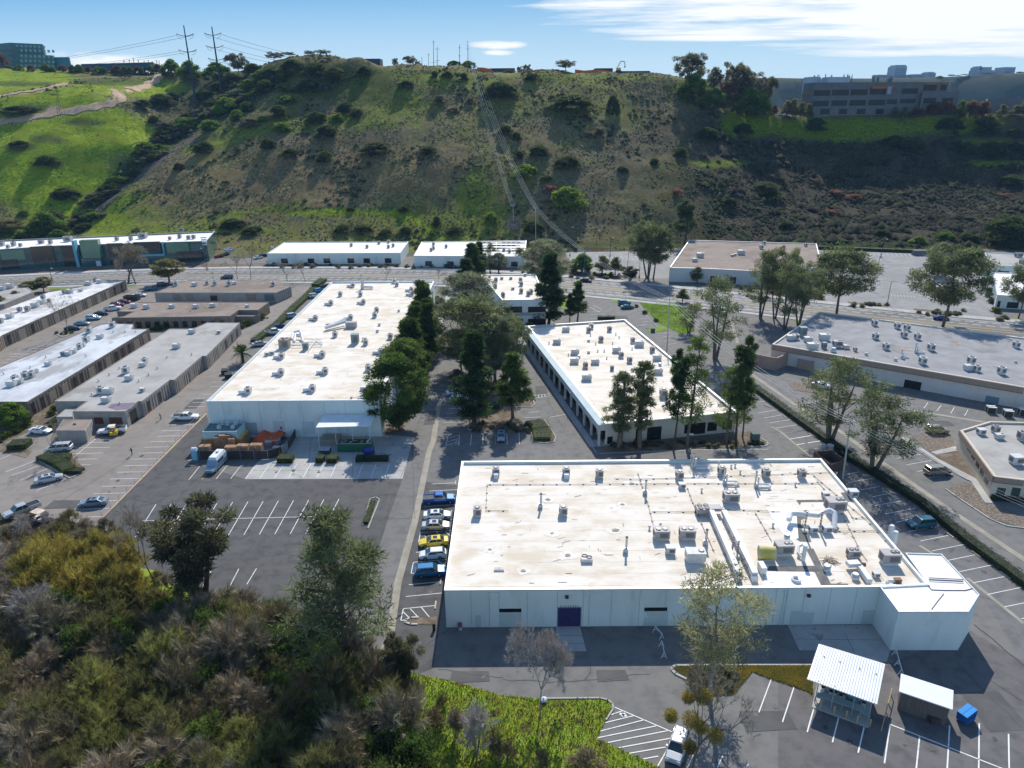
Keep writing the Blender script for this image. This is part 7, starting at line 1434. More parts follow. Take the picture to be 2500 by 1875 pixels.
# poles
polew=mat('pole_wood',(.22,.19,.16),(.3,.27,.24),2,obj=True);polem=mat('pole_metal',(.35,.38,.42));wirem=mat('wire_light',(.55,.55,.52));lampd=mat('pole_dark',(.03,.03,.08))
POLE={}
def upole(key,k,base,top,label,arms=((.3,2.4),),m=None,r0=.2,Y=None,zb=None,lean=True,group='utility poles'):
    if Y is None: b=gp(k,*base)
    else: b=at(k,*base,Y)
    if zb is not None: b[2]=zb
    t=at(k,*top,b[1]);r=thing('utility_pole',label,'utility pole',tuple(b),0,group);mb=MB();mb.tube(tuple(b-np.array([0,0,.5])),tuple(t),r0,r0*.6,8);mb.build('mast',m or polew,r)
    for dz,w_ in arms:
        mb=MB();c=b+(t-b)*(1-dz/max(1,(t[2]-b[2])));mb.box((c[0],c[1]-.1,c[2]),(w_,.14,.16));mb.build('crossarm',m or polew,r);mb=MB()
        for s in(-.45,0,.45): mb.cyl((c[0]+s*w_,c[1]-.1,c[2]+.08),.06,.22,6)
        mb.build('insulator',pipeb,r)
    POLE[key]=(b,t);return r
upole('n1','K',(582,440),(650,-90),'tall pale pole rising from the right edge of the foreground warehouse',((.3,2.2),(1.3,1.8)),mat('pole_pale',(.42,.40,.38)),.2)
upole('n2','F',(1665,1010),(1690,530),'tall slim pole behind the colonnaded office roof',((.4,2.2),),MATS['pole_pale'],.18)
upole('n3','F',(1035,352),(1035,155),'pole with a short crossbar beside the avenue',((.2,3.),(1.4,1.2)),mat('pole_teal',(.06,.14,.18)),.25)
upole('n4','B',(1252,1480),(1252,1312),'grey pole at the foot of the hill',((.3,2.2),),polem,.2,Y=352,zb=0)
h=hit('B',1112,1400);upole('n5','B',(1112,1400),(1108,1300),'pole standing in the bare dirt patch at the foot of the hill',((.3,2.2),),polem,.2,Y=h[1],zb=h[2]-.5)
for i,(x,yb_,yt,Y,a,lb) in enumerate(((822,460,258,524,((3,2.),(4.6,1.6),(19,6.5)),'tallest ridge pole, carrying the wires down the slope'),(770,455,282,535,((2,2),(7,2),(18,6)),'ridge pole just left of the tallest one'),(605,415,256,548,((1,2),(14,4)),'left ridge pole of the far pair'),(628,412,296,560,((1.5,3.5),(9,3.5)),'right ridge pole of the far pair'),(573,400,338,600,((1,2),),'small distant ridge pole'),(531,400,362,640,((1,1),),'tiny distant ridge pole, leftmost'))):
    b=at('B',x,yb_,Y);z=tz(b[0],b[1]);t=at('B',x,yt,Y);upole('r%d'%i,'B',(x,yb_),(x,yt),lb,a,mat('pole_ridge',(.06,.09,.12)),.22,Y=Y,zb=z-1,group='utility poles on the ridge')
def tower_pole(k,xb,yb_,xt,yt,Y,label):
    h_=hit(k,xb,yb_+12)
    if h_ is not None: Y=h_[1]
    b=at(k,xb,yb_,Y);t=at(k,xt,yt,Y);b[2]=tz(b[0],b[1])-2;r=thing('transmission_tower',label,'power tower',tuple(b),0,'steel transmission masts');mb=MB();mb.tube(tuple(b),tuple(t),.95,.35,8);mb.build('mast',mat('tower_steel',(.035,.05,.075)),r)
    for f_,w_ in((.115,6.2),(.30,6.4),(.485,6.2)):
        c=t+(b-t)*f_*.95
        for s in(-1,1):
            mb=MB();mb.path([(c[0],c[1],c[2]-.6),(c[0]+s*w_*.5,c[1],c[2]-.2),(c[0]+s*w_,c[1],c[2]+1.)],.22,5);mb.path([(c[0]+s*w_,c[1],c[2]+1.),(c[0]+s*w_*.75,c[1],c[2]-1.8),(c[0]+s*w_*.35,c[1],c[2]-2.6)],.1,4);mb.build('arm',MATS['tower_steel'],r)
        POLE.setdefault(label[:5],[]).append(c)
    return r
tower_pole('A',1197,380,1162,160,560,'left of the two tall steel masts on the left ridge');tower_pole('A',1375,400,1340,168,575,'right one of the two tall steel masts on the left ridge, by the domed tree')
b=hit('A',395,770) ;r=thing('lattice_tower','thin dark lattice pylon on the green spur beside the dirt track','pylon',tuple(b),0);t=at('A',355,545,b[1]);mb=MB();Hh=t[2]-b[2]
for i,(sx_,sy_) in enumerate(((-1,-1),(1,-1),(1,1),(-1,1))): mb.tube((b[0]+sx_*2,b[1]+sy_*2,b[2]-1),(t[0]+sx_*.3,t[1]+sy_*.3,t[2]),.1,.08,4)
for i in range(8):
    f0=i/8;f1=(i+1)/8
    for s in(-1,1):
        w0=2*(1-f0)+.3*f0;w1=2*(1-f1)+.3*f1;mb.tube((b[0]+(t[0]-b[0])*f0+s*w0,b[1]-w0,b[2]+Hh*f0),(b[0]+(t[0]-b[0])*f1-s*w1,b[1]-w1,b[2]+Hh*f1),.06,.06,4)
mb.build('lattice',MATS['tower_steel'],r);mb=MB()
for f_ in(.75,.87): mb.box((b[0]+(t[0]-b[0])*f_,b[1],b[2]+Hh*f_),(6,.2,.2))
mb.build('arm',MATS['tower_steel'],r)
wi=0
def wire(a,b,sag,label,rad=.05,m=None):
    a=np.array(a,float);b=np.array(b,float);P=[];n=16
    for i in range(n+1):
        t=i/n;p=a+(b-a)*t;P.append((p[0],p[1],p[2]-sag*4*t*(1-t)))
    mb=MB();mb.path(P,rad,4);tag(mb.build('power_line',m or wirem,off=tuple(a)),label,'cable','overhead wires')
T=lambda k:POLE[k][1]
nm5=['leftmost','second','third','rightmost']
for i,o in enumerate((-1.0,-.35,.35,1.0)):
    d=np.array([o,0,-.3]);wire(T('r0')+d+np.array([0,0,-3]),T('n5')+d,6,'pale wire down to the pole in the dirt patch, %s of four'%nm5[i],.035)
for i,o in enumerate((-1.0,-.35,.35,1.0)):
    d=np.array([o,0,-.3]);wire(T('r0')+d*2.5+np.array([2,0,-8]),T('n4')+d,7,'pale wire down to the grey pole at the foot of the hill, %s of four'%nm5[i],.035)
nm3=['left','middle','right']
for i,o in enumerate((-1.,0.,1.)):
    d=np.array([o,0,-.25]);wire(T('n4')+d,T('n2')+d,4,'wire from the foot of the hill to the slim pole, %s strand'%nm3[i],.03)
    wire(T('n2')+d,T('n1')+d,2.5,'wire from the slim pole to the tall pale pole, %s strand'%nm3[i],.03)
    wire(T('n1')+d,gp('K',2212+i*60,800,0)+np.array([8,-25,6]),1.5,'wire from the tall pale pole out to the lower right, %s strand'%nm3[i],.02)
for key,nm_ in(('left ','left mast'),('right','right mast')):
    for j,c in enumerate(POLE[key]):
        for s in(-1,1):
            if key=='left ': wire(c+np.array([s*6,0,0]),at('U',500,350-j*30,760)+np.array([-300,100,0]),10,'thin dark wire leaving the %s to the left, %s level, %s side'%(nm_,['top','middle','bottom'][j],'outer' if s<0 else 'inner'),.1,MATS['tower_steel'])
            else: wire(c+np.array([s*6,0,0]),np.array([-80+s*6,700,95-j*4.]),6,'thin dark wire leaving the %s to the right, %s level, %s side'%(nm_,['top','middle','bottom'][j],'outer' if s<0 else 'inner'),.1,MATS['tower_steel'])
# lot lamps
def lamp(k,base,top,label,arm=1.5,m=None):
    b=gp(k,*base);t=at(k,*top,b[1]);r=thing('street_lamp',label,'lamp post',(b[0],b[1],.03),0,'lamp posts');z=max(4,t[2]);mb=MB();mb.cyl((b[0],b[1],0),.35,.8,10);mb.build('base',concy,r);mb=MB();mb.tube((b[0],b[1],.7),(b[0],b[1],z),.11,.08,8);mb.build('pole',m or lampd,r)
    mb=MB();mb.tube((b[0],b[1],z),(b[0]+arm,b[1],z+.05),.06);mb.build('arm',m or lampd,r);mb=MB();mb.box((b[0]+arm,b[1],z+.02),(.9,.4,.16));mb.build('lamp_head',lampm,r)
for k,b,t,l,a in(('G',(1227,538),(1252,374),'lamp post with an arm to the right at the avenue edge of the light lot',2.),('G',(1182,205),(1203,70),'lamp post farthest back in the right light lot',1.2),('G',(1152,322),(1172,178),'lamp post in the middle of the right light lot',1.2),('G',(1120,440),(1143,295),'lamp post half hidden by the round tree in the right light lot',1.2),('F',(1125,150),(1128,10),'lamp post at the back of the left light lot, left one',1.),('F',(1230,210),(1235,62),'lamp post at the back of the left light lot, right one',1.),('F',(1455,372),(1464,252),'lamp post at the avenue edge of the left light lot',-1.),('F',(1366,300),(1368,170),'lamp post between the paired small trees and the big pines',1.),('B',(1468,1620),(1470,1440),'lamp post left of the big street pines',1.),('P',(500,560),(490,455),'thin street lamp on the avenue median side at the left',1.),('P',(2000,470),(1990,262),'pale street lamp at the right end of the glass office',-1.2),('S',(1210,1490),(1222,1330),'small white sign post in front of the colonnaded office',.1)): lamp(k,b,t,l,a)
# orange site fence and excavator on the mesa
om=mat('orange_mesh',(.6,.14,.03))
for i,pts in enumerate(([(880,440),(920,452),(975,448)],[(1150,450),(1230,455),(1300,455)],[(1500,445),(1560,450),(1640,460),(1700,475),(1760,460)])):
    Y=[538,545,540][i];P=[];
    for x,y in pts: q=at('B',x,y,Y);P.append((q[0],q[1]))
    mb=MB();z=[tz(*p) for p in P]
    for j in range(len(P)-1):
        a,b=P[j],P[j+1];mb.vf([(a[0],a[1],z[j]),(b[0],b[1],z[j+1]),(b[0],b[1],z[j+1]+2.2),(a[0],a[1],z[j]+2.2),(a[0],a[1]+.1,z[j]),(b[0],b[1]+.1,z[j+1]),(b[0],b[1]+.1,z[j+1]+2.2),(a[0],a[1]+.1,z[j]+2.2)],[(0,1,2,3),(7,6,5,4),(3,2,6,7)])
    tag(mb.build('site_fence',om,off=(P[0][0],P[0][1],z[0])),'orange construction fencing on the mesa top, %s stretch'%['left','middle','right'][i],'fence')
p=at('B',1775,450,560);zb_=tz(p[0],560);r=thing('excavator','small yellow excavator with a bent arm on the mesa skyline','excavator',(p[0],560,zb_),0);z0=p[2];mb=MB();mb.box((p[0],560,z0+1.4),(3,2.4,1.6));mb.build('body',ypaint,r);mb=MB();mb.path([(p[0]-1,560,z0+2),(p[0]+1.5,560,z0+6.5),(p[0]+4.2,560,z0+6.2),(p[0]+4.6,560,z0+3)],.3,6);mb.build('arm',ypaint,r);mb=MB();mb.box((p[0],560,(z0+zb_)/2+.1),(3.6,3.,max(.8,z0-zb_+.9)));mb.build('tracks',trimb,r);mb=MB();mb.box((p[0]+4.5,560,z0+2.7),(.9,.9,.8));mb.build('bucket',trimb,r)
# cars on the mesa shelf
for i,(x,c) in enumerate(((600,'black'),(660,'white'),(700,'white'),(740,'silver'))):
    p=at('C',x,735,506);mb=MB();r=thing('car','%s on the mesa shelf left of the dark office, %s from the left'%({'black':'dark car','white':'white car','silver':'silver car'}[c],ordn(i+1)),'car',(p[0],506,58.9),.2,'cars on the mesa');loft(mb,[(-2.3,.8,.3,.95,.85),(-1.5,.9,.2,1.0,.9),(1.2,.9,.2,.95,.88),(2.3,.75,.3,.7,.85)]);o=mb.build('body',PC[c],r,off=(0,0,0));mb=MB();mb.vf([(-1.7,-.8,.95),(1.1,-.8,.95),(1.1,.8,.95),(-1.7,.8,.95),(-1.1,-.65,1.45),(.4,-.65,1.45),(.4,.65,1.45),(-1.1,.65,1.45)],[(0,1,5,4),(1,2,6,5),(2,3,7,6),(3,0,4,7),(4,5,6,7)]);mb.build('windows',cglass,r,off=(0,0,0))
    for ch in r.children: ch.location=(0,0,0)
# ---------------- vegetation ----------------
bark=mat('bark',(.12,.095,.075),(.17,.14,.11),3,.9,obj=True);barkw=mat('bark_pale',(.34,.31,.28),(.22,.19,.17),2,.9,obj=True);barkd=mat('bark_dark',(.06,.045,.035),(.09,.07,.055),3,.9,obj=True)
def lf(n,c,tr=.5,rnd=.14): return mat('leaf_'+n,c,None,rough=.75,attr='tint',spec=.12,tr=tr,rnd=rnd)
LF=dict(ypine=lf('ypine',(.30,.29,.17)),pine=lf('pine',(.15,.175,.09)),dpine=lf('dpine',(0.059,0.101,0.037)),bpine=lf('bpine',(.095,.145,.035)),grey=lf('grey',(.19,.21,.145)),dark=lf('dark',(0.049,0.073,0.032)),euc=lf('euc',(0.126,0.119,0.068)),olive=lf('olive',(.165,.16,.07)),lime=lf('lime',(.21,.215,.075)),gold=lf('gold',(.27,.225,.06)),bush=lf('bush',(0.067,0.089,0.030)),gbush=lf('gbush',(0.124,0.194,0.035)),brush=lf('brush',(0.194,0.145,0.097)),pink=lf('pink',(.22,.12,.09)),hedge=lf('hedge',(0.097,0.138,0.024)),sage=lf('sage',(0.156,0.156,0.108)),twig=mat('twig_grey',(.34,.28,.18),None,rough=.9,attr='tint',rnd=.15),twigp=mat('twig_pale',(.42,.37,.33),None,rough=.9,attr='tint',rnd=.1),twigb=mat('twig_brown',(.26,.205,.11),None,rough=.9,attr='tint',rnd=.15),red=lf('red',(.16,.09,.06)),ivy=lf('ivy',(.09,.12,.02)))
def leafarr(P,out,ln_,wd,rs,flat=.0):
    """thin leaf triangles at P pointing roughly along out"""
    n=len(P);d=out+rs.normal(0,.75,(n,3));d/=np.linalg.norm(d,axis=1,keepdims=True)+1e-9
    s=np.cross(d,rs.normal(0,1,(n,3)));s/=np.linalg.norm(s,axis=1,keepdims=True)+1e-9
    L_=(ln_*rs.uniform(.6,1.3,n))[:,None];w_=(wd*rs.uniform(.6,1.3,n))[:,None]
    V=np.stack([P-s*w_*.5,P+s*w_*.5,P+d*L_],1).reshape(-1,3);return V,np.arange(3*n).reshape(-1,3)
def clumps(C,rc,nl,ln_,wd,rs,up=.3,sq=.8):
    C=np.asarray(C);n=len(C)*nl;c=np.repeat(C,nl,0);q=rs.normal(0,1,(n,3));q/=np.linalg.norm(q,axis=1,keepdims=True);r=rs.rand(n,1)**.45
    rr=np.repeat(np.asarray(rc)*np.ones(len(C)),nl)[:,None];P=c+q*r*rr*np.array([1,1,sq]);V,F_=leafarr(P,q+np.array([0,0,up]),ln_,wd,rs)
    t=np.repeat(rs.uniform(.55,1.5,(len(C),1)),nl,0)*rs.uniform(.7,1.3,(n,1));return V,F_,np.repeat(t,3,1).reshape(-1,3)
def limb(mb,a,b,r0,r1,rs,n=4,sag=.12,k=5):
    a=Vector(a);b=Vector(b);L_=(b-a).length;p=a;off=Vector((rs.uniform(-1,1),rs.uniform(-1,1),rs.uniform(-.2,1)))*L_*sag
    for i in range(1,n+1):
        t=i/n;q=a.lerp(b,t)+off*sin(pi*t);mb.tube(p,q,r0+(r1-r0)*(i-1)/n,r0+(r1-r0)*t,k,False);p=q
def shape_r(sh,t):
    return {'round':sqrt(max(.02,1-(2*t-1)**2)),'cone':max(.12,(1-t))**.75*min(1,(t+.08)*6),'column':(.75+.25*sin(t*9))*min(1,(1-t)*3.5+.15)*min(1,t*5+.4),'dome':sqrt(max(.02,1-t*t)),'flat':.55+.45*min(1,t*2) if t<.85 else .8,'vase':.35+.65*t if t<.75 else 1.05*sqrt(max(.03,1-((t-.75)/.27)**2))}[sh]
def tree(key,H,z0,R,sh,nc,rc,nl,ln_,wd,leaf,trunk,seed,tr=.22,stems=1,shell=.5,bare=0,nm='tree'):
    rs=np.random.RandomState(seed);r=thing(nm,'x x x x','tree');mb=MB();C=[];cr=[]
    tops=[]
    for s in range(stems):
        ang=2*pi*s/stems+seed;o=0 if stems==1 else R*.28;tp=(cos(ang)*o*1.3+rs.uniform(-.03,.03)*H,sin(ang)*o*1.3,H*(.93 if sh in('cone','column') else .72));limb(mb,(cos(ang)*o*.12,sin(ang)*o*.12,-.4),tp,tr,tr*.25,rs,6,.03,7);tops.append(tp)
    while len(C)<nc:
        t=rs.rand();rr=R*shape_r(sh,t);q=rs.rand()**shell;a=rs.rand()*2*pi;z=z0+(H-z0)*(t*.94+.02);k=tops[len(C)%stems];x=cos(a)*rr*q*.9+k[0]*t*.5;y=sin(a)*rr*q*.9+k[1]*t*.5
        C.append((x,y,z));cr.append(rc*rs.uniform(.65,1.25)*(.65+.35*(1-t) if sh in('cone','column') else 1))
        if len(C)%2==0 or bare or nc<50:
            zz=max(z0*.85,z-(.25+.5*rs.rand())*max(.6,sqrt(x*x+y*y)));zz=min(zz,H*.9);f=zz/k[2];limb(mb,(k[0]*f,k[1]*f,zz),(x,y,z),tr*.32*(1-.5*t),.03,rs,3,.1,4)
    mb.build('trunk',trunk,r,smooth=True)
    V,F_,T_=clumps(C,np.array(cr)*.8,int(nl*(.64 if key in('tsparse','spine','tpine','rpine2') else .65)),ln_*1.15,wd*1.4,rs);npmesh('crown',V,F_,LF[leaf],T_[:,:3],r);
    rr=np.hypot(V[:,0],V[:,1]);return dict(p=Proto(r),H=float(np.percentile(V[:,2],99.7)),W=2*float(np.percentile(rr,95 if sh in('cone','column') else 91)))
def bare_tree(key,H,R,seed,m,tw,fork=.35,depth=5,ntw=14,kids=3,lean=0,spread=.75,nm='tree',rw=.2,balls=None):
    rs=np.random.RandomState(seed);r=thing(nm,'x x x x','tree');mb=MB();tips=[]
    def rec(p,d,L_,rad,k):
        n=2;q=p
        for i in range(n):
            d2=(d+Vector(rs.normal(0,.13,3))).normalized();q2=q+d2*L_/n;mb.tube(q,q2,rad*(1-.2*i),rad*(1-.2*(i+1)),5 if k>2 else 3,False);q=q2;d=d2
        if k==0: tips.append((q,d));return
        if k<=2: tips.append((q,d))
        for j in range(kids if rs.rand()<.75 else kids-1):
            a=Vector(rs.normal(0,1,3));a=(a-d*a.dot(d)).normalized();nd=(d*(1-spread*.45)+a*spread*rs.uniform(.5,1)+Vector((0,0,.12))).normalized()
            rec(q,nd,L_*rs.uniform(.62,.85),rad*.6,k-1)
    rec(Vector((0,0,-.3)),Vector((lean,0,1)).normalized(),H*fork,rw,depth)
    mb.build('trunk',m,r,smooth=True)
    P=np.array([t[0] for t in tips]);D=np.array([t[1] for t in tips]);P=np.repeat(P,ntw,0);D=np.repeat(D,ntw,0);V,F_=leafarr(P,D*1.3,H*.085,.05,rs);n=len(P);t=np.repeat(rs.uniform(.7,1.3,(n,1)),3,1)
    npmesh('twigs',V,F_,tw,t,r)
    Hm=max(v[2] for v in mb.v);Wm=(max(v[0] for v in mb.v)-min(v[0] for v in mb.v)+max(v[1] for v in mb.v)-min(v[1] for v in mb.v))/2
    return dict(p=Proto(r),H=Hm*1.03,W=Wm*1.05)
def thick(key,H,R,seed,leaf,ntw=9000,nleaf=0,leafk=None,lw=.038,ll=1.0,stem=barkw,nm='thicket_tree'):
    rs=np.random.RandomState(seed);r=thing(nm,'x x x x','tree');mb=MB()
    n=10
    T0=[];D0=[]
    for k in range(26):
        a=rs.rand()*6.28;q=rs.rand()**.6;x=cos(a)*q*R*.85;y=sin(a)*q*R*.85;z=H*rs.uniform(.5,1.)*(1-.45*q*q)
        if k<14: limb(mb,(x*.1,y*.1,-.3),(x,y,z*.85),.09,.02,rs,4,.1,4)
        T0.append((x,y,z));D0.append((cos(a)*q*1.0,sin(a)*q*1.0,.9))
    mb.build('stems',stem,r);T0=np.array(T0);D0=np.array(D0);D0/=np.linalg.norm(D0,axis=1,keepdims=True)
    # each branch end carries side shoots, each shoot a spray of fine twigs
    ns=14;S=np.repeat(T0,ns,0)+rs.normal(0,.38,(len(T0)*ns,3))*np.array([1,1,.8])*R/3-np.repeat(D0,ns,0)*rs.uniform(0,1.6,(len(T0)*ns,1));SD=np.repeat(D0,ns,0)+rs.normal(0,.45,S.shape);SD/=np.linalg.norm(SD,axis=1,keepdims=True)
    m=max(4,ntw//len(S));P=np.repeat(S,m,0);DD=np.repeat(SD,m,0);P=P+DD*rs.uniform(0,.8,(len(P),1));d=DD+rs.normal(0,.28,DD.shape);d/=np.linalg.norm(d,axis=1,keepdims=True)
    s_=np.cross(d,rs.normal(0,1,d.shape));s_/=np.linalg.norm(s_,axis=1,keepdims=True);L_=ll*rs.uniform(.5,1.2,(len(P),1));V=np.stack([P-s_*lw/2,P+s_*lw/2,P+d*L_],1).reshape(-1,3)
    st=np.repeat(rs.uniform(.55,1.5,(len(S),1)),m,0)*rs.uniform(.75,1.25,(len(P),1));npmesh('twigs',V,np.arange(len(V)).reshape(-1,3),LF[leaf],np.repeat(st,3,1),r)
    if nleaf:
        k=rs.randint(0,len(P),nleaf);Q=P[k]+d[k]*L_[k]*rs.rand(nleaf,1)+rs.normal(0,.06,(nleaf,3));V,F_=leafarr(Q,d[k]*.5,.2,.1,rs);npmesh('leaves',V,F_,LF[leafk],np.repeat(st[k],3,1),r)
    return dict(p=Proto(r),H=H,W=2*R)
TR={};BK=dict(bark=bark,w=barkw,d=barkd)
for key,a in dict(
 rpine=(14,4.5,6,'round',130,1.25,170,.42,.11,'pine',bark,1),rpine2=(14,5,6,'flat',110,1.2,170,.42,.11,'pine',bark,2),gpine=(16,3,5.5,'round',150,1.2,200,.4,.10,'grey',bark,3),
 dcone=(16,1.5,2.6,'cone',120,.9,210,.38,.12,'dpine',barkd,4),bcone=(13,3,2.6,'cone',80,.95,200,.38,.12,'bpine',bark,5),rowp=(14,1.,3.,'cone',130,1.0,220,.38,.12,'bpine',bark,6),bigg=(13,1.5,5,'round',120,1.3,260,.42,.13,'bpine',bark,7),
 tpine=(17,4,2.6,'column',75,1.0,170,.42,.10,'pine',bark,8),tsparse=(18,4,2.9,'column',60,1.0,130,.42,.08,'bpine',bark,9),tdark=(18,6,2.3,'column',70,1.0,190,.4,.11,'dpine',barkd,10),
 spine=(13,3,5,'round',60,1.1,170,.42,.08,'pine',bark,11),fpine=(12,3.2,4.2,'cone',72,1.1,190,.4,.06,'pine',bark,12),leafy=(9,3,3.6,'round',70,1.0,200,.3,.16,'olive',bark,13),euc=(9,2.5,3.3,'vase',44,.95,330,.38,.09,'euc',barkd,14),
 ypine=(12,3.4,4.4,'round',74,1.05,150,.4,.06,'ypine',barkw,12),small=(6,1.8,2.3,'dome',40,.8,130,.3,.16,'olive',bark,15),umb=(12,5,5.5,'flat',46,1.3,200,.5,.16,'euc',barkd,16),
 bush=(5,0,3.4,'dome',60,1.0,120,.5,.2,'bush',barkd,17),gbush=(5,0,3.4,'dome',60,1.,120,.5,.2,'gbush',barkd,18),lbush=(4,0,3.,'dome',34,.9,110,.45,.16,'sage',bark,19),pbush=(3,0,3.,'dome',26,.8,110,.45,.12,'pink',bark,20),rtree=(7,1.5,3.6,'dome',50,1.1,120,.5,.2,'red',bark,21),
 shrub=(1.4,0,1.2,'dome',26,.42,90,.16,.10,'ivy',bark,22),oshrub=(1.2,0,1.,'dome',18,.38,80,.2,.08,'sage',bark,23),green=(5,.4,3,'dome',60,.9,210,.26,.16,'gbush',barkd,24)).items():
    TR[key]=tree(key,*a,**({'tr':.42} if a[0]>=16 and 'pine' in key else {}),**({'stems':3,'tr':.25} if key in('rpine2','spine','euc') else {}),**({'nm':'shrub'} if 'ush' in key or 'shrub' in key else {}),**({'shell':.42} if key in('rpine','gpine','bigg') else {}))
TR['bare']=bare_tree('bare',11,5,31,barkw,LF['twigp'],.36,5,15,4,.02,.72);TR['bares']=bare_tree('bares',10,3,32,barkw,LF['twig'],.34,4,9,3,-.25,.55,rw=.15)
TR['bareg']=bare_tree('bareg',9,4,33,bark,LF['twig'],.26,5,16,3,0,.6);TR['barest']=bare_tree('barest',8,2,34,bark,LF['twigb'],.35,4,5,3,.05,.5,rw=.1)
TR['mist']=bare_tree('mist',9,4,35,bark,LF['twig'],.3,5,4,3,0,.7,rw=.14)
for k_,a in dict(tgrey=(6.5,3.,41,'twig',9000,0,None),tgrey2=(5.,3.4,42,'twigb',9000,1500,'olive'),tolive=(6,3.2,43,'olive',8000,900,'olive'),tlime=(6.5,3.3,44,'lime',8500,1500,'lime'),tgold=(6,3.,45,'gold',7000,3000,'gold'),tdark=(5,3.2,46,'dark',5000,9000,'gbush'),tpale=(6.5,3,47,'twigp',6000,0,None)).items():
    TR['k'+k_]=thick(k_,*a)
_tr=random.Random(77)
def plant(key,k,base,topy,width,label,group='trees',nm=None,Y=None,z=None,rz=None,lean=True):
    T_=TR[key];b=gp(k,*base) if Y is None else at(k,*base,Y)
    if z is not None: b[2]=z
    s=REG[k][2];t=at(k,base[0],topy,b[1]);h=max(.5,t[2]-b[2]);dep=(b-np.array([0,0,HC]))@_f;w_=width*s*dep/FPX
    return T_['p'].put(b,_tr.uniform(0,6.28) if rz is None else rz,label,group,(w_/T_['W'],w_/T_['W'],h/T_['H']))
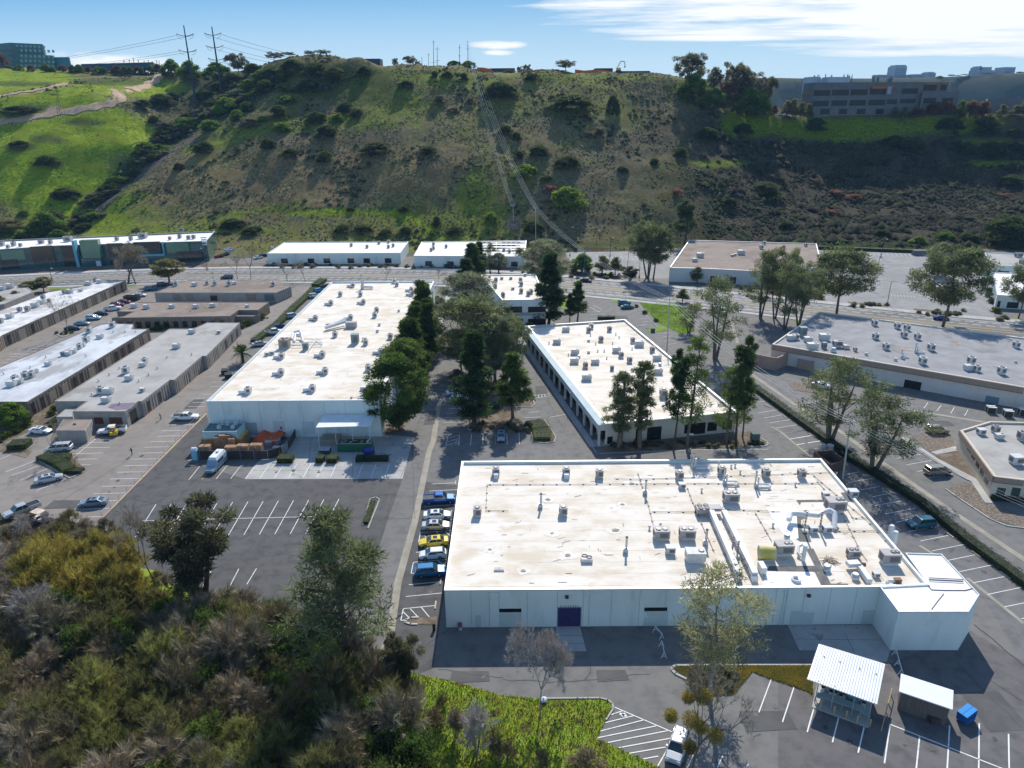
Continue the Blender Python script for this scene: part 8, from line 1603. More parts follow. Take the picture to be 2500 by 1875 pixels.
for a in (
 # central group
 ('rpine','R',(415,1040),420,600,'largest round grey-green pine in the middle of the central tree group'),('gpine','R',(340,700),225,430,'round grey-green pine at the top of the central tree group'),('rpine2','R',(650,1080),620,380,'low spreading pine at the right of the central tree group'),('rpine','R',(290,1010),680,340,'round pine at the left edge of the central tree group'),
 ('dcone','R',(392,1430),700,300,'dark dense conical tree in front of the central tree group'),('bcone','R',(704,1395),870,270,'bright green pine with a bare lower trunk at the central island'),
 ('rowp','R',(385,260),-20,190,'tall yellow-green conical tree behind the central group'),('dcone','R',(335,330),100,160,'small dark cone tree above the central group'),('dcone','R',(430,210),-30,110,'dark tree right behind the tall yellow-green cone'),('spine','R',(520,230),-20,110,'thin tree beyond the avenue above the two storey office'),('gpine','R',(590,225),60,140,'low olive tree beside the white roof across the avenue'),
 ('dcone','R',(990,640),60,230,'tall dark conifer at the right of the two storey office'),('gpine','R',(960,360),-50,360,'broad grey-green pine behind the tall dark conifer'),('rpine','R',(760,160),20,90,'small pale green tree at the white roof corner'),
 ('bcone','R',(1225,612),290,140,'young pine left of the parking entrance, right one of two'),('bcone','R',(1165,615),385,90,'young pine left of the parking entrance, left one of two'),('small','R',(840,690),620,110,'spreading yellow-green shrub tree at the two storey office corner'),
 ('gpine','R',(560,1100),560,300,'grey-green pine leaning over the centre right of the group'),('small','R',(250,1110),1000,120,'yellow-green small tree in the shade left of the dark cone'),
 # row along the long warehouse
 ('rowp','E',(1858,640),150,240,'farthest tall pine beside the right wall of the long warehouse'),('rowp','E',(1800,700),310,240,'second tall pine in the row beside the long warehouse'),('rowp','E',(1755,830),435,300,'third tall pine in the row beside the long warehouse'),('bigg','E',(1700,960),600,360,'fourth pine in the row beside the long warehouse, partly hidden'),('bigg','E',(1660,1290),715,430,'nearest and broadest bright green pine at the front corner of the long warehouse'),('rowp','E',(1890,740),290,190,'slim pine behind the second one in the long warehouse row'),
 # colonnade front
 ('tpine','S',(420,1440),600,345,'leftmost tall pine before the colonnaded office'),('tpine','S',(655,1445),480,310,'second tall pine from the left before the colonnaded office'),('tdark','S',(1028,1470),340,230,'third tall pine before the colonnaded office, slim and dark topped'),('tsparse','S',(1180,1440),190,400,'tallest sparse pine before the colonnaded office'),('tsparse','S',(1625,1400),540,340,'light sparse pine right of the tallest one before the colonnaded office'),('tdark','S',(1735,1400),190,270,'tall dark pine at the right end of the colonnaded office'),('tsparse','S',(1810,1330),560,220,'low leaning sparse pine beside the green transformer cabinet'),
 ('spine','F',(2040,1000),370,370,'broad sparse pine with drooping limbs right of the lawn'),('spine','F',(1840,800),580,200,'thin sparse tree behind the lawn edge'),('small','F',(1790,560),460,90,'small dark tree on the avenue side of the lawn'),
 # avenue right
 ('rpine2','F',(1520,378),-60,300,'left of the two big dark street pines by the left light lot'),('rpine','F',(1562,385),-30,290,'right of the two big dark street pines by the left light lot'),('tdark','C',(50,1560),1270,130,'dark conical tree rising behind the brown gravel-roofed building'),
 ('small','F',(1168,342),205,125,'small round-crowned tree at the light lot edge, left of a pair'),('small','F',(1272,350),215,105,'small round-crowned tree at the light lot edge, right of a pair'),('green','F',(1015,330),190,170,'dark rounded bushy tree right of the pole with a crossbar'),('euc','F',(1385,400),290,130,'dark irregular tree beside the avenue before the street pines'),
 ('small','F',(1900,410),290,110,'small tree in front of the brown-roofed building, left one'),('small','F',(2075,400),300,90,'small tree in front of the brown-roofed building, right one'),
 ('spine','G',(312,640),150,230,'leftmost street pine before the brown-roofed building'),('rpine2','G',(418,640),135,260,'second street pine before the brown-roofed building'),('spine','G',(485,725),230,230,'third street pine, nearest the grey-roofed warehouse corner'),('rpine2','G',(590,690),270,280,'fourth street pine before the brown-roofed building'),
 ('rpine','G',(862,612),140,440,'large round pine behind the grey-roofed warehouse, left of the lamp posts'),('rpine','G',(1625,700),125,480,'largest round pine behind the grey-roofed warehouse at the avenue'),('gpine','G',(1590,330),95,150,'pale tree at the back of the light lot behind the largest round pine'),('rpine','G',(2170,640),240,260,'pine at the right edge in front of the blue-panelled office'),
 ('spine','G',(808,1530),930,500,'left one of the two bare-limbed trees by the long hedge'),('spine','K',(850,365),-340,640,'right one of the two bare-limbed trees by the long hedge'),
 # left estate
 ('bareg','D',(988,420),115,260,'leafless brown tree before the glass office, left of two'),('bareg','D',(1050,425),150,170,'leafless brown tree before the glass office, right of two'),('leafy','D',(1305,415),232,215,'leafy street tree in front of the dark SUV'),('bares','D',(1648,385),210,130,'thin leaning leafless tree by the avenue left of the blue van'),('barest','D',(1832,385),200,120,'leafless street tree right of the blue van'),('barest','D',(1935,378),110,140,'taller leafless street tree second right of the blue van'),
 ('bares','D',(522,800),470,210,'bare pale sycamore standing in the left estate lane'),('leafy','D',(340,480),370,130,'yellow-green tree behind the weathered white roof, right one'),('leafy','D',(250,500),400,130,'yellow-green tree behind the weathered white roof, left one'),('small','D',(130,560),475,100,'small yellow-green tree beside the little grey roof'),('small','D',(15,620),510,90,'yellow-green tree cut by the left edge'),
 ('green','D',(110,1520),1340,230,'dark round bushy tree at the left end of the blue-grey roofed row'),('bares','H',(415,705),370,160,'white-stemmed leaning bare tree on the hedge island, left stem'),('bares','H',(437,705),470,110,'white-stemmed bare tree on the hedge island, right stem'),('barest','H',(572,790),660,110,'small bare twisted tree at the tip of the hedge island'),
 ('barest','E',(795,148),10,170,'dark leafless street tree above the brown-roofed building'),('barest','E',(935,152),-20,110,'leafless street tree near the avenue entrance'),('barest','E',(1557,142),40,80,'small bare street tree above the long white roof'),('barest','E',(1958,172),50,70,'small bare street tree at the far right corner of the long roof'),
 # foreground
 ('fpine','M',(150,900),-340,860,'large feathery pine rising from the thicket beside the concrete swale'),('euc','L',(1300,610),-20,430,'dark eucalyptus at the edge of the front-left parking lot'),('mist','L',(1005,475),-30,270,'bare tree with a few dark clumps left of the eucalyptus'),
 ('euc','M',(528,1085),660,170,'small dark eucalyptus by the swale foot, left one'),('euc','M',(600,1075),685,230,'small dark eucalyptus by the swale foot, right one'),('bare','M',(1640,1245),575,460,'pale leafless tree in the grass in front of the purple door'),('ypine','N',(1040,1085),115,640,'feathery pine on the planting island before the foreground warehouse'),
 ('mist','N',(890,1720),900,480,'bare tree with golden mistletoe balls above the silver SUV'),('kt','M',0,0,0,'')):
    if a[0]=='kt': continue
    r=plant(*a);r['category']='tree'
# mistletoe balls
for i,(x,y,rr_) in enumerate(((885,1115,.9),(1005,1105,1.25),(755,1255,1.0),(915,1290,1.4),(985,1345,1.),(1100,1410,1.2),(895,1500,1.))):
    p=at('N',x,y,gp('N',890,1720)[1]);rs=np.random.RandomState(i);V,F_,T_=clumps([tuple(p)],rr_*.72,1500,.22,.07,rs,0,1);o=npmesh('mistletoe',V-p,F_,LF['gold'],T_[:,:3]);o.location=tuple(p);tag(o,'golden mistletoe ball over the silver SUV, %s from the top'%ordn([2,1,3,4,5,6,7][i]),'mistletoe','mistletoe balls in the bare tree')
# palms
def palm(H,R,nf,seed,det=14):
    rs=np.random.RandomState(seed);r=thing('palm_tree','x x x x','palm');mb=MB();mb.tube((0,0,-.2),(0,0,H),.35,.28,8);mb.build('trunk',barkd,r);V=[];n=0
    for i in range(nf):
        a=rs.rand()*2*pi;el=rs.uniform(-.3,1.35);L_=R*rs.uniform(.85,1.1)
        for j in range(det):
            t=(j+.5)/det;x=L_*t*cos(el)*(1-.1*t);z=H+L_*t*sin(el)-R*.45*t*t;w_=.5*R/3*sin(pi*min(.97,t+.08))
            for s in(-1,1):
                b=np.array([x*cos(a),x*sin(a),z]);d=np.array([-sin(a)*s+cos(a)*.6,cos(a)*s+sin(a)*.6,-.25])*w_;u=np.array([cos(a),sin(a),.3*sin(el)])*L_/det*.35;V+=[b-u,b+u,b+d]
    V=np.array(V);F_=np.arange(len(V)).reshape(-1,3);npmesh('fronds',V,F_,LF['hedge' if R>2 else 'dark'],np.repeat(rs.uniform(.7,1.4,(len(F_),1)),3,1),r);return dict(p=Proto(r),H=H+R*.8,W=R*2)
TR['palm']=palm(1.8,3.4,60,1);TR['palms']=palm(7,1.8,26,2,6)
plant('palm','E',(455,775),585,235,'feathery palm beside the lane at the left wall of the long warehouse',nm='palm')['category']='palm'
for i,(x,t,b) in enumerate(((790,376,425),(825,374,425),(853,360,425),(882,374,425),(918,378,425),(945,376,425),(970,383,425),(997,376,425),(1012,380,425),(1218,362,405))):
    plant('palms','A',(x,b),t,22,'tiny fan palm on the left mesa skyline, %s from the left'%ordn(i+1),'palms on the left mesa',Y=735 if i<9 else 600,z=at('A',x,b,735 if i<9 else 600)[2])['category']='palm'
# hill bushes
def hb(key,k,x,yb_,w_,h_,label,group='bushes on the hill slope'):
    p=hit(k,x,yb_-h_*.22)
    if p is None: return
    T_=TR[key];s=REG[k][2];d=(p-np.array([0,0,HC]))@_f;W_=w_*s*d/FPX;Hh=h_*s*d/FPX
    r=T_['p'].put(p-np.array([0,0,.3]),_tr.uniform(0,6.28),label,group,(W_/T_['W'],W_/T_['W'],Hh*.62/T_['H']));r['category']='bush';r.name='bush';return r
HBL=dict(bush='dark green bush',gbush='green bush',lbush='pale grey-green bush',pbush='pinkish brown bush')
def many(k,where,items):
    by={}
    for it in items: by.setdefault(it[0],[]).append(it)
    for kd,l in by.items():
        l.sort(key=lambda q:q[1])
        for n,(q,x,y,w_,h_) in enumerate(l): hb(q,k,x,y,w_,h_,'%s %s from the left %s'%(ordn(n+1),HBL[q],where) if len(l)>1 else HBL[q]+' '+where,HBL[q]+' group '+where)
many('A','on the upper left third of the hill',[('gbush',1800,590,105,75),('gbush',1820,665,115,70),('bush',1770,765,125,115),('gbush',1780,850,115,90),('lbush',1580,820,140,90),('gbush',1505,780,85,100),('gbush',1445,745,150,150),('bush',1560,720,90,90),('gbush',1665,775,65,55),('gbush',1335,835,130,90),('gbush',1215,830,160,100),('gbush',1160,800,90,70),('lbush',1040,840,110,80),('bush',1030,680,160,100),('bush',1100,640,90,70),('bush',2070,885,150,110),('bush',2010,800,140,110),('gbush',2125,790,95,80),('bush',2190,720,100,90),('bush',1290,980,110,100),('bush',1137,1088,70,70),('bush',1700,960,90,100),('bush',1840,990,120,60),('bush',2055,1040,110,100),('bush',300,1060,140,90),('lbush',2060,590,80,70),('bush',1850,480,160,120),('bush',2000,500,170,120),('bush',2120,530,150,120),('bush',1720,520,130,110),('bush',1680,600,120,110),('bush',1950,600,160,110),('bush',420,1280,160,110),('bush',320,1460,220,150),('bush',1300,660,120,110),('bush',1390,600,110,100),('bush',1480,560,130,110),('bush',1600,480,110,90),('bush',900,690,100,70),('bush',1480,1440,140,70),('bush',1600,1480,130,60),('gbush',150,1370,60,50),('bush',980,790,80,70),('bush',130,720,220,60),('bush',120,930,100,50)])
many('B','on the middle of the hill',[('bush',1030,640,195,140),('bush',1480,720,290,140),('bush',1740,760,80,180),('bush',165,500,95,95),('bush',800,520,60,70),('bush',690,500,65,60),('bush',612,500,50,60),('bush',1225,515,110,60),('bush',120,750,100,75),('bush',30,720,100,70),('gbush',8,790,50,90),('bush',430,560,100,60),('lbush',640,660,110,70),('bush',240,975,200,90),('bush',570,975,110,60),('bush',1150,1015,70,70),('bush',1270,1000,130,100),('bush',1450,1080,150,110),('gbush',1185,1150,150,130),('gbush',1455,1350,200,200),('bush',1130,900,60,80),('bush',1060,860,90,80),('lbush',1650,860,95,65),('lbush',1590,880,70,60),('bush',625,1450,60,100),('gbush',965,1440,90,120),('bush',415,1350,55,60),('bush',80,1340,50,40),('bush',1240,1490,120,110),('bush',30,1470,120,60),('bush',160,1470,110,60),('bush',300,1490,100,50),('bush',430,1490,90,70),('bush',740,1490,110,70),('lbush',840,660,70,50),('lbush',730,720,80,50),('bush',1320,1150,80,50),('pbush',1340,1220,80,60),('pbush',1330,1290,80,40),('bush',1800,1100,70,60),('bush',2000,1050,70,60)])
many('C','on the right part of the hill',[('bush',560,1250,190,120),('bush',1390,950,140,110),('bush',1510,980,120,130),('bush',1730,840,160,110),('bush',1960,870,170,150),('bush',2000,1000,160,120),('bush',1850,990,120,100),('bush',2160,980,100,100),('bush',2140,870,90,70),('bush',2080,1580,300,260),('bush',880,840,120,110),('lbush',600,1060,80,60),('lbush',540,985,60,45),('lbush',170,1005,45,35),('lbush',140,1120,40,25),('lbush',190,1110,40,25),('lbush',320,1150,40,30),('lbush',265,1030,40,25),('pbush',890,1165,60,45),('pbush',1010,1240,90,50),('pbush',1120,1270,110,55),('pbush',1000,1370,100,60),('pbush',660,1150,55,30),('pbush',2080,1260,90,50),('lbush',600,1150,70,60),('bush',200,900,140,110),('bush',420,860,120,90),('pbush',10,1240,70,60),('bush',30,1000,90,80),('bush',1300,1500,120,60),('gbush',1540,1550,70,70),('bush',1200,1050,90,60),('bush',2120,1180,130,90),('bush',700,1450,90,60),('bush',330,1300,100,60),('gbush',1700,1540,120,90),('bush',1850,1540,120,80)])
g=random.Random(12);RV=[(190,560),(250,495),(330,415),(400,352),(470,302),(560,258),(640,218),(680,185)]
for i in range(95):
    j=g.uniform(0,6.99);a=RV[int(j)];b=RV[int(j)+1];t=j-int(j);x=a[0]+(b[0]-a[0])*t+g.uniform(-22,22);y=a[1]+(b[1]-a[1])*t+g.uniform(-16,16);s=g.uniform(24,46);hb(g.choice(['bush','bush','gbush','lbush']),'W',x,y,s,s*.62,'dark bush in the ravine between spur and ridge','bushes in the ravine')
# ridge trees and mesa trees
def rt(key,k,x,yb_,yt,w_,Y,label,group='trees on the ridge'):
    b=at(k,x,yb_,Y);z=tz(b[0],Y) if key!='far' else b[2];r=plant('umb' if key=='far' else key,k,(x,yb_),yt,w_,label,group,Y=Y,z=min(z,b[2]+6)-.5);r['category']='tree'
for i,(k,x,yb_,yt,w_,Y,key,lb) in enumerate((('C',85,640,338,215,512,'umb','tallest round-headed ridge tree at the left of the right-hand group'),('C',235,560,425,85,514,'umb','slim ridge tree between the two big ridge crowns'),('C',340,640,395,170,512,'umb','dark ragged ridge tree right of centre in the group'),('C',440,660,440,160,508,'umb','ragged ridge tree second from the right of the group'),('C',560,690,485,120,506,'umb','outermost right tree of the ridge group, leaning out'),('C',110,640,470,190,505,'green','dark bushy mass under the tallest ridge tree'),('C',235,680,560,170,500,'green','dark bushy mass left of the mesa shelf'),('C',450,720,560,220,502,'green','broad dark bushy mass above the shelf'),('C',540,700,590,120,500,'green','dark bush at the lip of the shelf'),('C',330,670,520,120,507,'rtree','reddish bushy tree in the ridge group'),
   ('A',1510,450,338,135,600,'umb','domed eucalyptus beside the right steel mast'),('A',1575,455,400,45,600,'green','small dark tree right of the domed eucalyptus'),('A',1740,420,328,120,585,'umb','dark ridge tree at the left shoulder of the knoll'),('A',1840,400,330,80,590,'umb','dark ridge tree just right of the knoll shoulder'),('A',1960,380,320,75,575,'umb','left tree on top of the grassy knoll'),('A',2050,380,315,100,575,'umb','right tree on top of the grassy knoll'),('A',1085,440,375,120,640,'green','round tree at the top of the dirt track, left'),('A',1200,440,384,135,630,'green','round tree at the top of the dirt track, right'),('A',1370,450,395,160,620,'green','broad dark clump below the right steel mast'),
   ('B',460,415,354,85,560,'umb','dark tree left of the far pole pair on the ridge'),('B',365,405,368,42,570,'umb','small dark tree on the ridge left of the pole pair'),('B',510,420,385,40,560,'umb','small low tree just left of the pole pair'),('B',735,460,384,85,545,'green','dark tree behind the tallest ridge pole, left'),('B',825,460,385,90,545,'green','dark tree behind the tallest ridge pole, right'),('B',1202,460,408,60,560,'umb','small tree behind the orange fence'),('B',1155,460,420,40,560,'umb','smaller tree left of the one behind the orange fence'),('B',1440,500,380,125,535,'umb','lone dark domed tree beside the orange fence'),('B',1090,480,440,90,540,'rtree','reddish low tree clump behind the fence'),('B',1400,495,445,100,533,'rtree','low reddish clump at the lone domed tree'),('B',890,470,440,50,540,'rtree','low clump right of the tallest ridge pole'))):
    rt(key,k,x,yb_,yt,w_,Y,lb)
for i,(x,h_,w_,key) in enumerate(((560,90,60,'small'),(620,70,40,'rtree'),(700,100,70,'small'),(740,110,80,'small'),(790,90,70,'small'),(835,80,60,'small'),(1380,60,50,'small'),(1440,60,55,'small'),(1520,55,80,'rtree'),(1630,90,90,'rtree'),(1710,95,90,'rtree'),(1800,100,60,'green'),(1860,100,100,'rtree'),(1935,95,100,'rtree'),(2060,75,60,'small'),(2150,70,80,'small'),(2200,130,60,'small'))):
    rt(key,'C',x,735,735-h_,w_,504,'small mesa tree along the dark offices, %s from the left'%ordn(i+1),'small trees before the dark offices')
for i,x in enumerate((25,60,120,200,290,330,400,460,500,560,620,660,740,790,820,870,900,960,1000)):
    rt('green' if i%3 else 'rtree','A',x,445,[340,415,410,412,405,420,412,410,408,418,420,422,415,418,420,418,424,410,405][i],[60,50,55,50,60,40,60,50,60,45,60,40,70,50,50,50,40,50,60][i],695,'rounded tree along the left mesa road, %s from the left'%ordn(i+1),'trees along the left mesa road')
for i,(x,y,w_) in enumerate(((150,225,70),(190,212,28),(260,210,28),(320,212,24),(440,210,24),(482,208,36),(520,212,18),(740,214,30),(780,225,60),(900,225,60),(1380,222,70),(1500,208,70),(1560,215,50),(1620,204,60),(1655,210,40),(1850,190,110),(2160,180,70),(2040,185,60))):
    b=at('T',x,245,1760);r=plant('umb' if i%2 else 'green','T',(x,250),y,w_,'distant tree on the far mesa skyline, %s from the left'%ordn(i+1),'trees on the far mesa',Y=1760,z=mz(b[0],1760));r['category']='tree'
# hedges and shrubs
def hedge(name,label,pts,w_,h_,leaf='hedge',dens=110,ll=.16):
    P=[np.array(gp(*p)[:2]) for p in pts];rs=np.random.RandomState(len(label));pos=[];out=[];mb=MB();c0=P[0]
    for a,b in zip(P[:-1],P[1:]):
        l=np.linalg.norm(b-a);e=(b-a)/l;nr=np.array([-e[1],e[0]]);n=int(l*(w_+2*h_)*dens/3)
        u=rs.rand(n)*(l+w_*.3);s=rs.uniform(-1,1,n);top=rs.rand(n)<w_/(w_+1.5*h_);bump=1+.13*np.sin(u*2.1+s)+.1*rs.randn(n)*.6
        v=np.where(top,s*w_/2,np.sign(s)*w_/2*bump);z=np.where(top,h_*bump,rs.rand(n)*h_)
        q=a[None]+e[None]*u[:,None]+nr[None]*v[:,None];pos.append(np.c_[q,z]);out.append(np.c_[nr[None]*np.where(top,0,np.sign(s))[:,None],np.where(top,1.,.3)])
        m=(a+b)/2;mb.box((m[0],m[1],h_*.45),(l,w_*.86,h_*.86),atan2(e[1],e[0]))
    pos=np.concatenate(pos);out=np.concatenate(out);V,F_=leafarr(pos,out,ll,ll*.7,rs);n=len(pos);t=rs.uniform(.6,1.4,(n,1))*(1+.25*np.sin(pos[:,:1]*1.7))
    r=thing(name,label,'hedge',(*c0,0));o=npmesh('foliage',V-np.array([*c0,0]),F_,LF[leaf],np.repeat(t,3,1),r);mb.build('core',mat('hedge_core',(.02,.028,.01)),r);return r
hedge('hedge','long dark hedge running down the right side past the foreground warehouse',[('G',235,1125),('G',600,1390),('G',940,1635),('K',560,215),('K',900,420),('K',1300,680),('K',1700,1010),('K',2212,1390),('K',2500,1600)],1.9,1.15,'dark',60,.2)
hedge('hedge','long clipped green hedge between the lane and the left side of the long warehouse',[('E',540,625),('E',720,490),('E',840,370),('E',970,250),('E',1000,215)],2.6,1.2,dens=70,ll=.2)
hedge('hedge','short clipped hedge block near the avenue, beyond the long hedge',[('E',1010,195),('E',1075,150)],3.2,1.5,dens=60,ll=.2)
hedge('hedge','bright green clipped hedge block at the island right of the central bays',[('R',860,1440),('R',930,1500),('R',940,1580)],4.2,1.0)
hedge('hedge','dark clipped hedge on the island of the leaning white-stemmed trees',[('H',330,690),('H',470,740),('H',540,800)],2.8,1.,'ivy');hedge('hedge','dark clipped hedge branch on the right tip of the hedge island',[('H',460,700),('H',550,690)],2.0,.9,'ivy');hedge('hedge','low dark hedge at the tip of the leaning-tree island',[('H',540,800),('H',640,800)],1.8,.8,'ivy')
hedge('hedge','broad dark clipped hedge below the white sedan at the left edge',[('H',85,610),('H',230,600)],3.6,1.4,'ivy')
for i,(a,b,w_) in enumerate((((870,500),(1015,500),2.2),((1240,500),(1310,500),2.0),((1345,500),(1440,500),2.2),((1620,500),(1700,500),1.6),((1710,500),(1930,498),1.3))): hedge('hedge','clipped rounded hedge on the concrete pad edge before the long warehouse, %s from the left'%ordn(i+1),[('Q',*a),('Q',*b)],w_,1.3,'hedge' if i<3 else 'dark')
hedge('hedge','small clipped hedge strip behind the colonnaded office, by the avenue lot',[('F',1135,692),('F',1265,690)],1.4,1.,'hedge');hedge('hedge','thin green planter hedge in the white-kerbed median of the front-left lot',[('Z',790,1132),('Z',806,1085)],1.0,.5)
hedge('hedge','green bank hedge along the back of the right light lot',[('G',730,140),('G',1100,155),('G',1500,170),('G',1900,180)],3.,1.6,'gbush',14,.4)
hedge('hedge','dark clipped hedge under the window of the beige building',[('K',1915,615),('K',2300,650)],1.8,.9,'dark')
def shrubs(key,k,lst,label,group,w_,h_=None,sc=(.8,1.25)):
    for x,y in lst:
        q=_tr.uniform(*sc);r=plant(key,k,(x,y),y-(h_ or w_*.6)*q,w_*q,label,group);r['category']='shrub'
        if key=='green': r.name='bush'
shrubs('shrub','D',[(60,1600),(130,1575),(90,1540),(150,1560),(30,1620),(400,1530),(440,1500),(390,1440),(420,1400),(1195,780),(1230,775),(1290,765),(1870,765),(1905,745),(2030,690),(1100,870),(1060,890),(960,960),(900,990),(870,1010),(920,950),(700,1100),(660,1120),(730,1070),(370,1300),(400,1330)],'rounded shrub in the beds between the left estate buildings','shrubs in the left estate',62)
shrubs('shrub','D',[(440,805),(480,810),(515,805),(560,800)],'low shrub at the foot of the bare pale sycamore','shrubs under the sycamore',34)
g=random.Random(21);shrubs('oshrub','E',[(g.uniform(650,2212),g.uniform(24,50)) for _ in range(45)],'small mixed shrub in the strip beyond the left avenue','shrubs beyond the avenue',36)
shrubs('oshrub','F',[(g.uniform(440,900),g.uniform(260,340)) for _ in range(20)]+[(g.uniform(920,1340),g.uniform(350,385)) for _ in range(15)],'small brownish shrub in the planting strip beside the light lot','shrubs beside the light lot',36)
shrubs('oshrub','G',[(g.uniform(220,780),g.uniform(460,510)) for _ in range(14)]+[(g.uniform(960,1230),g.uniform(540,562)) for _ in range(12)]+[(g.uniform(1430,1780),g.uniform(590,622)) for _ in range(16)]+[(g.uniform(2020,2110),g.uniform(640,660)) for _ in range(6)],'small dark shrub in the avenue planting strip on the right','shrubs along the right avenue',40)
shrubs('shrub','G',[(1890,300),(1895,325),(1960,450),(1965,490),(1975,530),(1990,590),(2010,600),(60,440),(180,430),(250,445),(740,500)],'green shrub beside the small offices at the far right','shrubs at the far offices',50)
shrubs('oshrub','S',[(g.uniform(330,1800),g.uniform(1375,1455)) for _ in range(38)]+[(g.uniform(1880,2040),g.uniform(1380,1425)) for _ in range(8)],'grassy brown shrub in the bed before the colonnaded office','shrubs before the colonnaded office',60)
shrubs('shrub','F',[(560,820),(600,860),(640,900),(690,960),(730,1020),(770,1080),(830,1180),(880,1240),(930,1290),(990,1380),(1060,1450),(1090,1520),(1120,1560)],'shrub in the shaded strip under the colonnade','shrubs under the colonnade',55)
shrubs('oshrub','R',[(g.uniform(360,840),g.uniform(1440,1510)) for _ in range(13)]+[(g.uniform(480,660),g.uniform(1100,1240)) for _ in range(8)],'low brown shrub in the central tree bed','shrubs in the central bed',55)
shrubs('oshrub','E',[(g.uniform(1945,1990),g.uniform(280,340)) for _ in range(8)]+[(g.uniform(1925,1965),g.uniform(345,390)) for _ in range(6)]+[(g.uniform(1915,1950),g.uniform(400,450)) for _ in range(6)]+[(g.uniform(1860,1900),g.uniform(580,700)) for _ in range(8)],'yellowish shrub in the planters along the side of the long warehouse','shrubs beside the long warehouse',42)
shrubs('shrub','F',[(1495,650),(1580,710),(1430,600),(960,430),(1110,350),(1230,370),(1350,370),(590,300)],'round shrub at the edge of the lawn','shrubs by the lawn',42)
shrubs('oshrub','N',[(g.uniform(900,1250),g.uniform(900,1060)) for _ in range(26)],'dry twiggy shrub around the pine on the planting island','dry shrubs on the island',70)
g=random.Random(33);shrubs('green','A',[(g.uniform(1400,2200),g.uniform(1420,1560)) for _ in range(34)],'dark shrub on the slope behind the white-roofed buildings','shrubs behind the white roofs',80,40);shrubs('green','A',[(g.uniform(0,430),g.uniform(1480,1530)) for _ in range(14)],'dark shrub behind the glass office','shrubs behind the glass office',90,70)
plant('leafy','A',(75,1510),1390,190,'wide yellowish tree behind the glass office at the left edge')['category']='tree';plant('green','A',(310,1500),1340,210,'dark dense tree behind the glass office')['category']='tree'
# thicket
ins=lambda p,poly: sum((a[1]>p[1])!=(b[1]>p[1]) and p[0]<(b[0]-a[0])*(p[1]-a[1])/(b[1]-a[1])+a[0] for a,b in zip(poly,poly[1:]+poly[:1]))%2==1
LBT=dict(ktgrey='bare grey-brown twiggy tree in the dense lower left thicket',ktgrey2='low brown tangled shrub in the dense lower left thicket',ktolive='olive green twiggy tree in the dense lower left thicket',ktlime='lime green leafing willow in the dense lower left thicket',ktgold='golden yellow willow at the top of the lower left thicket',ktdark='dark green leafy bush in the dense lower left thicket',ktpale='pale dead-looking twiggy tree in the lower left thicket')
g=random.Random(8);pts=[];tries=0;inner=[tuple(p) for p in Th]
while tries<9000 and len(pts)<290:
    tries+=1;p=(g.uniform(-85,14),g.uniform(38,114))
    if not ins(p,inner) or ins(p,[tuple(q) for q in Gr]): continue
    px,py=proj((p[0],p[1],0))
    if px<-160 or px>1080 or py>2120: continue
    if px>600 and py<1500+ (px-600)*.32: continue
    if any((p[0]-q[0])**2+(p[1]-q[1])**2<2.35**2 for q in pts): continue
    pts.append(p)
    cy=py-100
    def near(x,y,r_): return (px-x)**2+(cy-y)**2<r_*r_
    edge=min((p[0]-a[0])**2+(p[1]-a[1])**2 for a in inner)**.5
    if near(150,1320,100) or near(270,1320,90) : k_='ktgold'
    elif near(330,1690,105) or near(400,1600,60) or near(640,1790,95): k_='ktlime' if g.random()<.6 else 'ktolive'
    elif px>650: k_=g.choice(['ktdark','ktdark','ktolive','ktgrey2','ktgrey'])
    elif cy<1500 and px<140: k_=g.choice(['ktgrey','ktgrey2','ktpale','ktgrey2'])
    elif near(450,1500,120): k_=g.choice(['ktdark','ktgrey','ktgrey2'])
    else: k_=g.choice(['ktgrey','ktgrey','ktgrey2','ktgrey2','ktolive','ktolive','ktdark'])
    T_=TR[k_];s=g.uniform(.75,1.2)*(.45 if py<1345 else (.7 if py<1400 else 1));s*=.75 if 330<px<700 and py<1560 else 1
    if 330<px<520 and py<1480: s*=.5
    r=T_['p'].put((p[0],p[1],0),g.uniform(0,6.28),LBT[k_],k_[1:]+' thicket group',(s,s,s*g.uniform(.85,1.15)));r['category']='bush' if k_ in('ktgrey2','ktdark') else 'tree';r['group']=LBT[k_].split(' in ')[0].split(' at ')[0]+'s'
# fallen bleached trunk in the thicket
a=gp('L',0,1010,1.2);b=gp('L',620,830,3.);r=thing('fallen_tree','pale bleached fallen tree lying across the left side of the thicket','dead tree',(*a[:2],1.));rs=np.random.RandomState(3);mb=MB();limb(mb,a,b,.22,.07,rs,6,.03,6)
for i in range(14):
    t=.25+.05*i;c=Vector(a).lerp(Vector(b),t);limb(mb,c,c+Vector((rs.uniform(1,4),rs.uniform(-1.5,2.5),rs.uniform(.2,2.))),.06,.02,rs,3,.1,4)
mb.build('trunk',barkw,r)
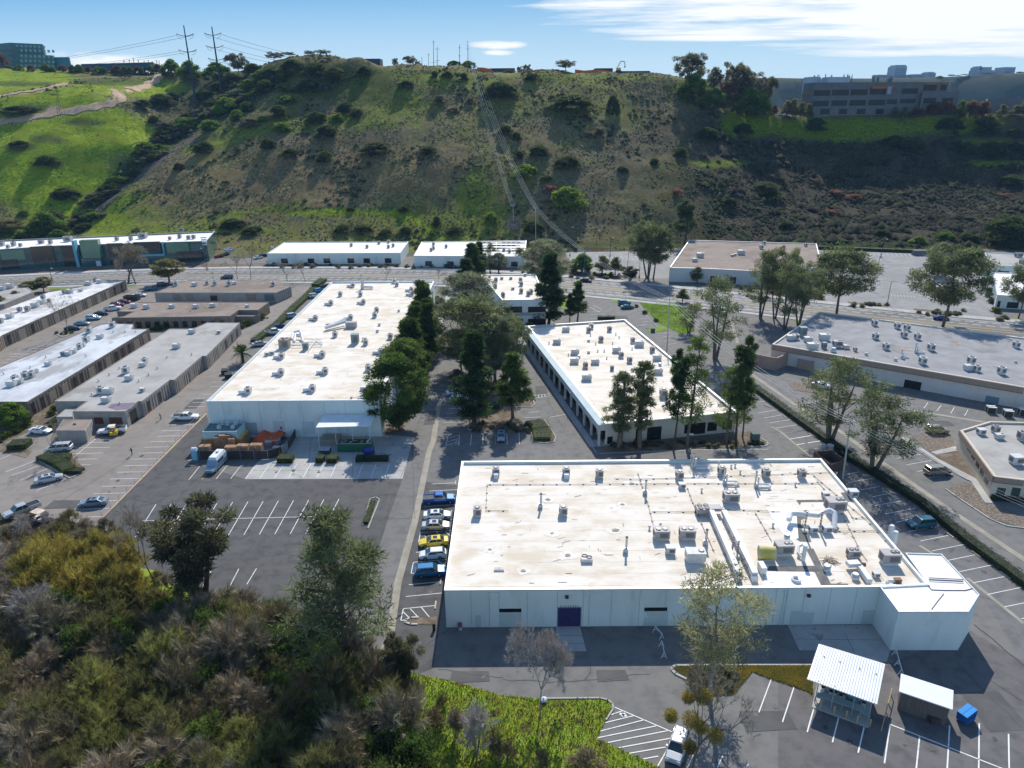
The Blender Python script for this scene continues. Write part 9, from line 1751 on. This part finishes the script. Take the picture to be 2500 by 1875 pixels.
# bushes and saplings scattered over the grass bank
for k,x,y,w_,h_,key in (('Y',500,1330,260,380,'ktgrey'),('Y',720,1480,420,560,'ktpale'),('Y',900,1500,260,300,'ktolive'),('Y',60,1000,200,330,'ktgrey2'),('Y',300,1200,280,200,'ktgrey2'),('Y',1050,1560,240,220,'ktgrey2'),('Y',1900,1659,400,150,'ktgrey2'),('M',880,1180,120,110,'ktolive'),('M',650,1180,200,220,'ktgrey2'),('M',560,1000,150,120,'ktgrey2'),('Y',1450,1640,200,200,'ktgrey2'),('N',900,1000,90,150,'ktgrey'),('N',1010,1050,80,120,'ktgrey')):
    T_=TR[key];b=gp(k,x,y);s=REG[k][2];d=(b-np.array([0,0,HC]))@_f;r=T_['p'].put(b,_tr.uniform(0,6),LBT[key].split(' in ')[0]+' standing at the edge of the green grass bank','saplings on the grass bank',(w_*s*d/FPX/T_['W'],)*2+(h_*s*d/FPX*1.1/T_['H'],));r['category']='shrub'
# grass tufts, ground cover, thicket floor: uncountable
def carpet(name,label,poly,n,ln_,wd,cols,seed,zb=.06,clump=3.,cat='grass'):
    rs=np.random.RandomState(seed);P=np.array(poly);lo=P.min(0);hi=P.max(0);q=rs.uniform(lo,hi,(n*3,2));c=np.zeros(len(q),bool)
    for a,b in zip(poly,poly[1:]+poly[:1]):
        m=((a[1]>q[:,1])!=(b[1]>q[:,1]));xx=(b[0]-a[0])*(q[:,1]-a[1])/((b[1]-a[1]) or 1e-9)+a[0];c^=m&(q[:,0]<xx)
    px=1250+FPX*q[:,0]/(q[:,1]*_f[1]+HC*-_f[2]) ;q=q[c&(px>-60)][:n];z=fbm(q[:,0]/clump,q[:,1]/clump,seed,3)
    V,F_=leafarr(np.c_[q,np.full(len(q),zb)],np.tile(np.array([0,0,1.6]),(len(q),1)),ln_,wd,rs);V=V.reshape(-1,3,3);V[:,2,2]=zb+np.abs(V[:,2,2]-zb)*(.4+1.2*z);V=V.reshape(-1,3)
    cc=np.array(cols);t=np.clip((z-.3)*2.5+rs.uniform(-.25,.25,len(q)),0,.999);k_=(t*len(cc)).astype(int);tag(npmesh(name,V,F_,lf('carpet',(1,1,1),.3,0),cc[k_]*rs.uniform(.7,1.3,(len(q),1))),label,cat,kind='stuff')
carpet('grass_blades','bright green grass covering the bank below the foreground lot',Gr,65000,.13,.085,[(.15,.27,.014),(.20,.33,.018),(.26,.35,.025),(.3,.3,.05)],1,clump=2.2)
carpet('undergrowth','leaf litter and low green growth on the thicket floor',[tuple(p) for p in Th],60000,.4,.14,[(.07,.08,.03),(.12,.15,.03),(.2,.14,.08),(.14,.11,.08)],2,clump=4,cat='undergrowth')
carpet('ice_plant','low golden-green ground cover on the island before the foreground warehouse',W2('N',[(775,890),(795,878),(900,876),(1820,876),(1845,1000),(1845,1100),(1800,1068),(1500,966),(1380,916),(1240,1095),(1000,1105),(872,970)]),22000,.22,.1,[(.3,.24,.14),(.34,.28,.09),(.22,.24,.07),(.38,.3,.08)],3,clump=2.5,cat='ground cover')
carpet('lawn_blades','short mown grass of the lawn by the avenue',W2('F',[(1450,560),(1780,567),(1880,700),(1880,790),(1780,810),(1600,720)]),16000,.2,.12,[(.13,.25,.015),(.18,.29,.02)],4,clump=5)
for T_ in TR.values(): drop(T_['p'])

bpy.context.view_layer.update()
_g={}
for o in list(col.objects):
    if o.parent is None and 'label' in o: _g.setdefault(o['label'],[]).append(o)
for l,os_ in _g.items():
    if len(os_)>1:
        os_.sort(key=lambda o:proj(o.location)[0])
        for n,o in enumerate(os_): o['label']=l+', '+ordn(n+1)+' from left'
# ---------------- haze ----------------
hm=bpy.data.materials.new('haze');hm.use_nodes=True;hn=hm.node_tree;hn.nodes.clear()
pv=NN(hn,'ShaderNodeVolumePrincipled');pv.inputs['Color'].default_value=(.36,.64,1,1);pv.inputs['Density'].default_value=.00007;pv.inputs['Anisotropy'].default_value=0.
hn.links.new(pv.outputs[0],NN(hn,'ShaderNodeOutputMaterial').inputs['Volume'])
mb=MB();mb.box((0,2000,85),(7600,4600,175));tag(mb.build('haze',hm),'thin blue haze fading the far mesa and skyline','haze',kind='stuff')
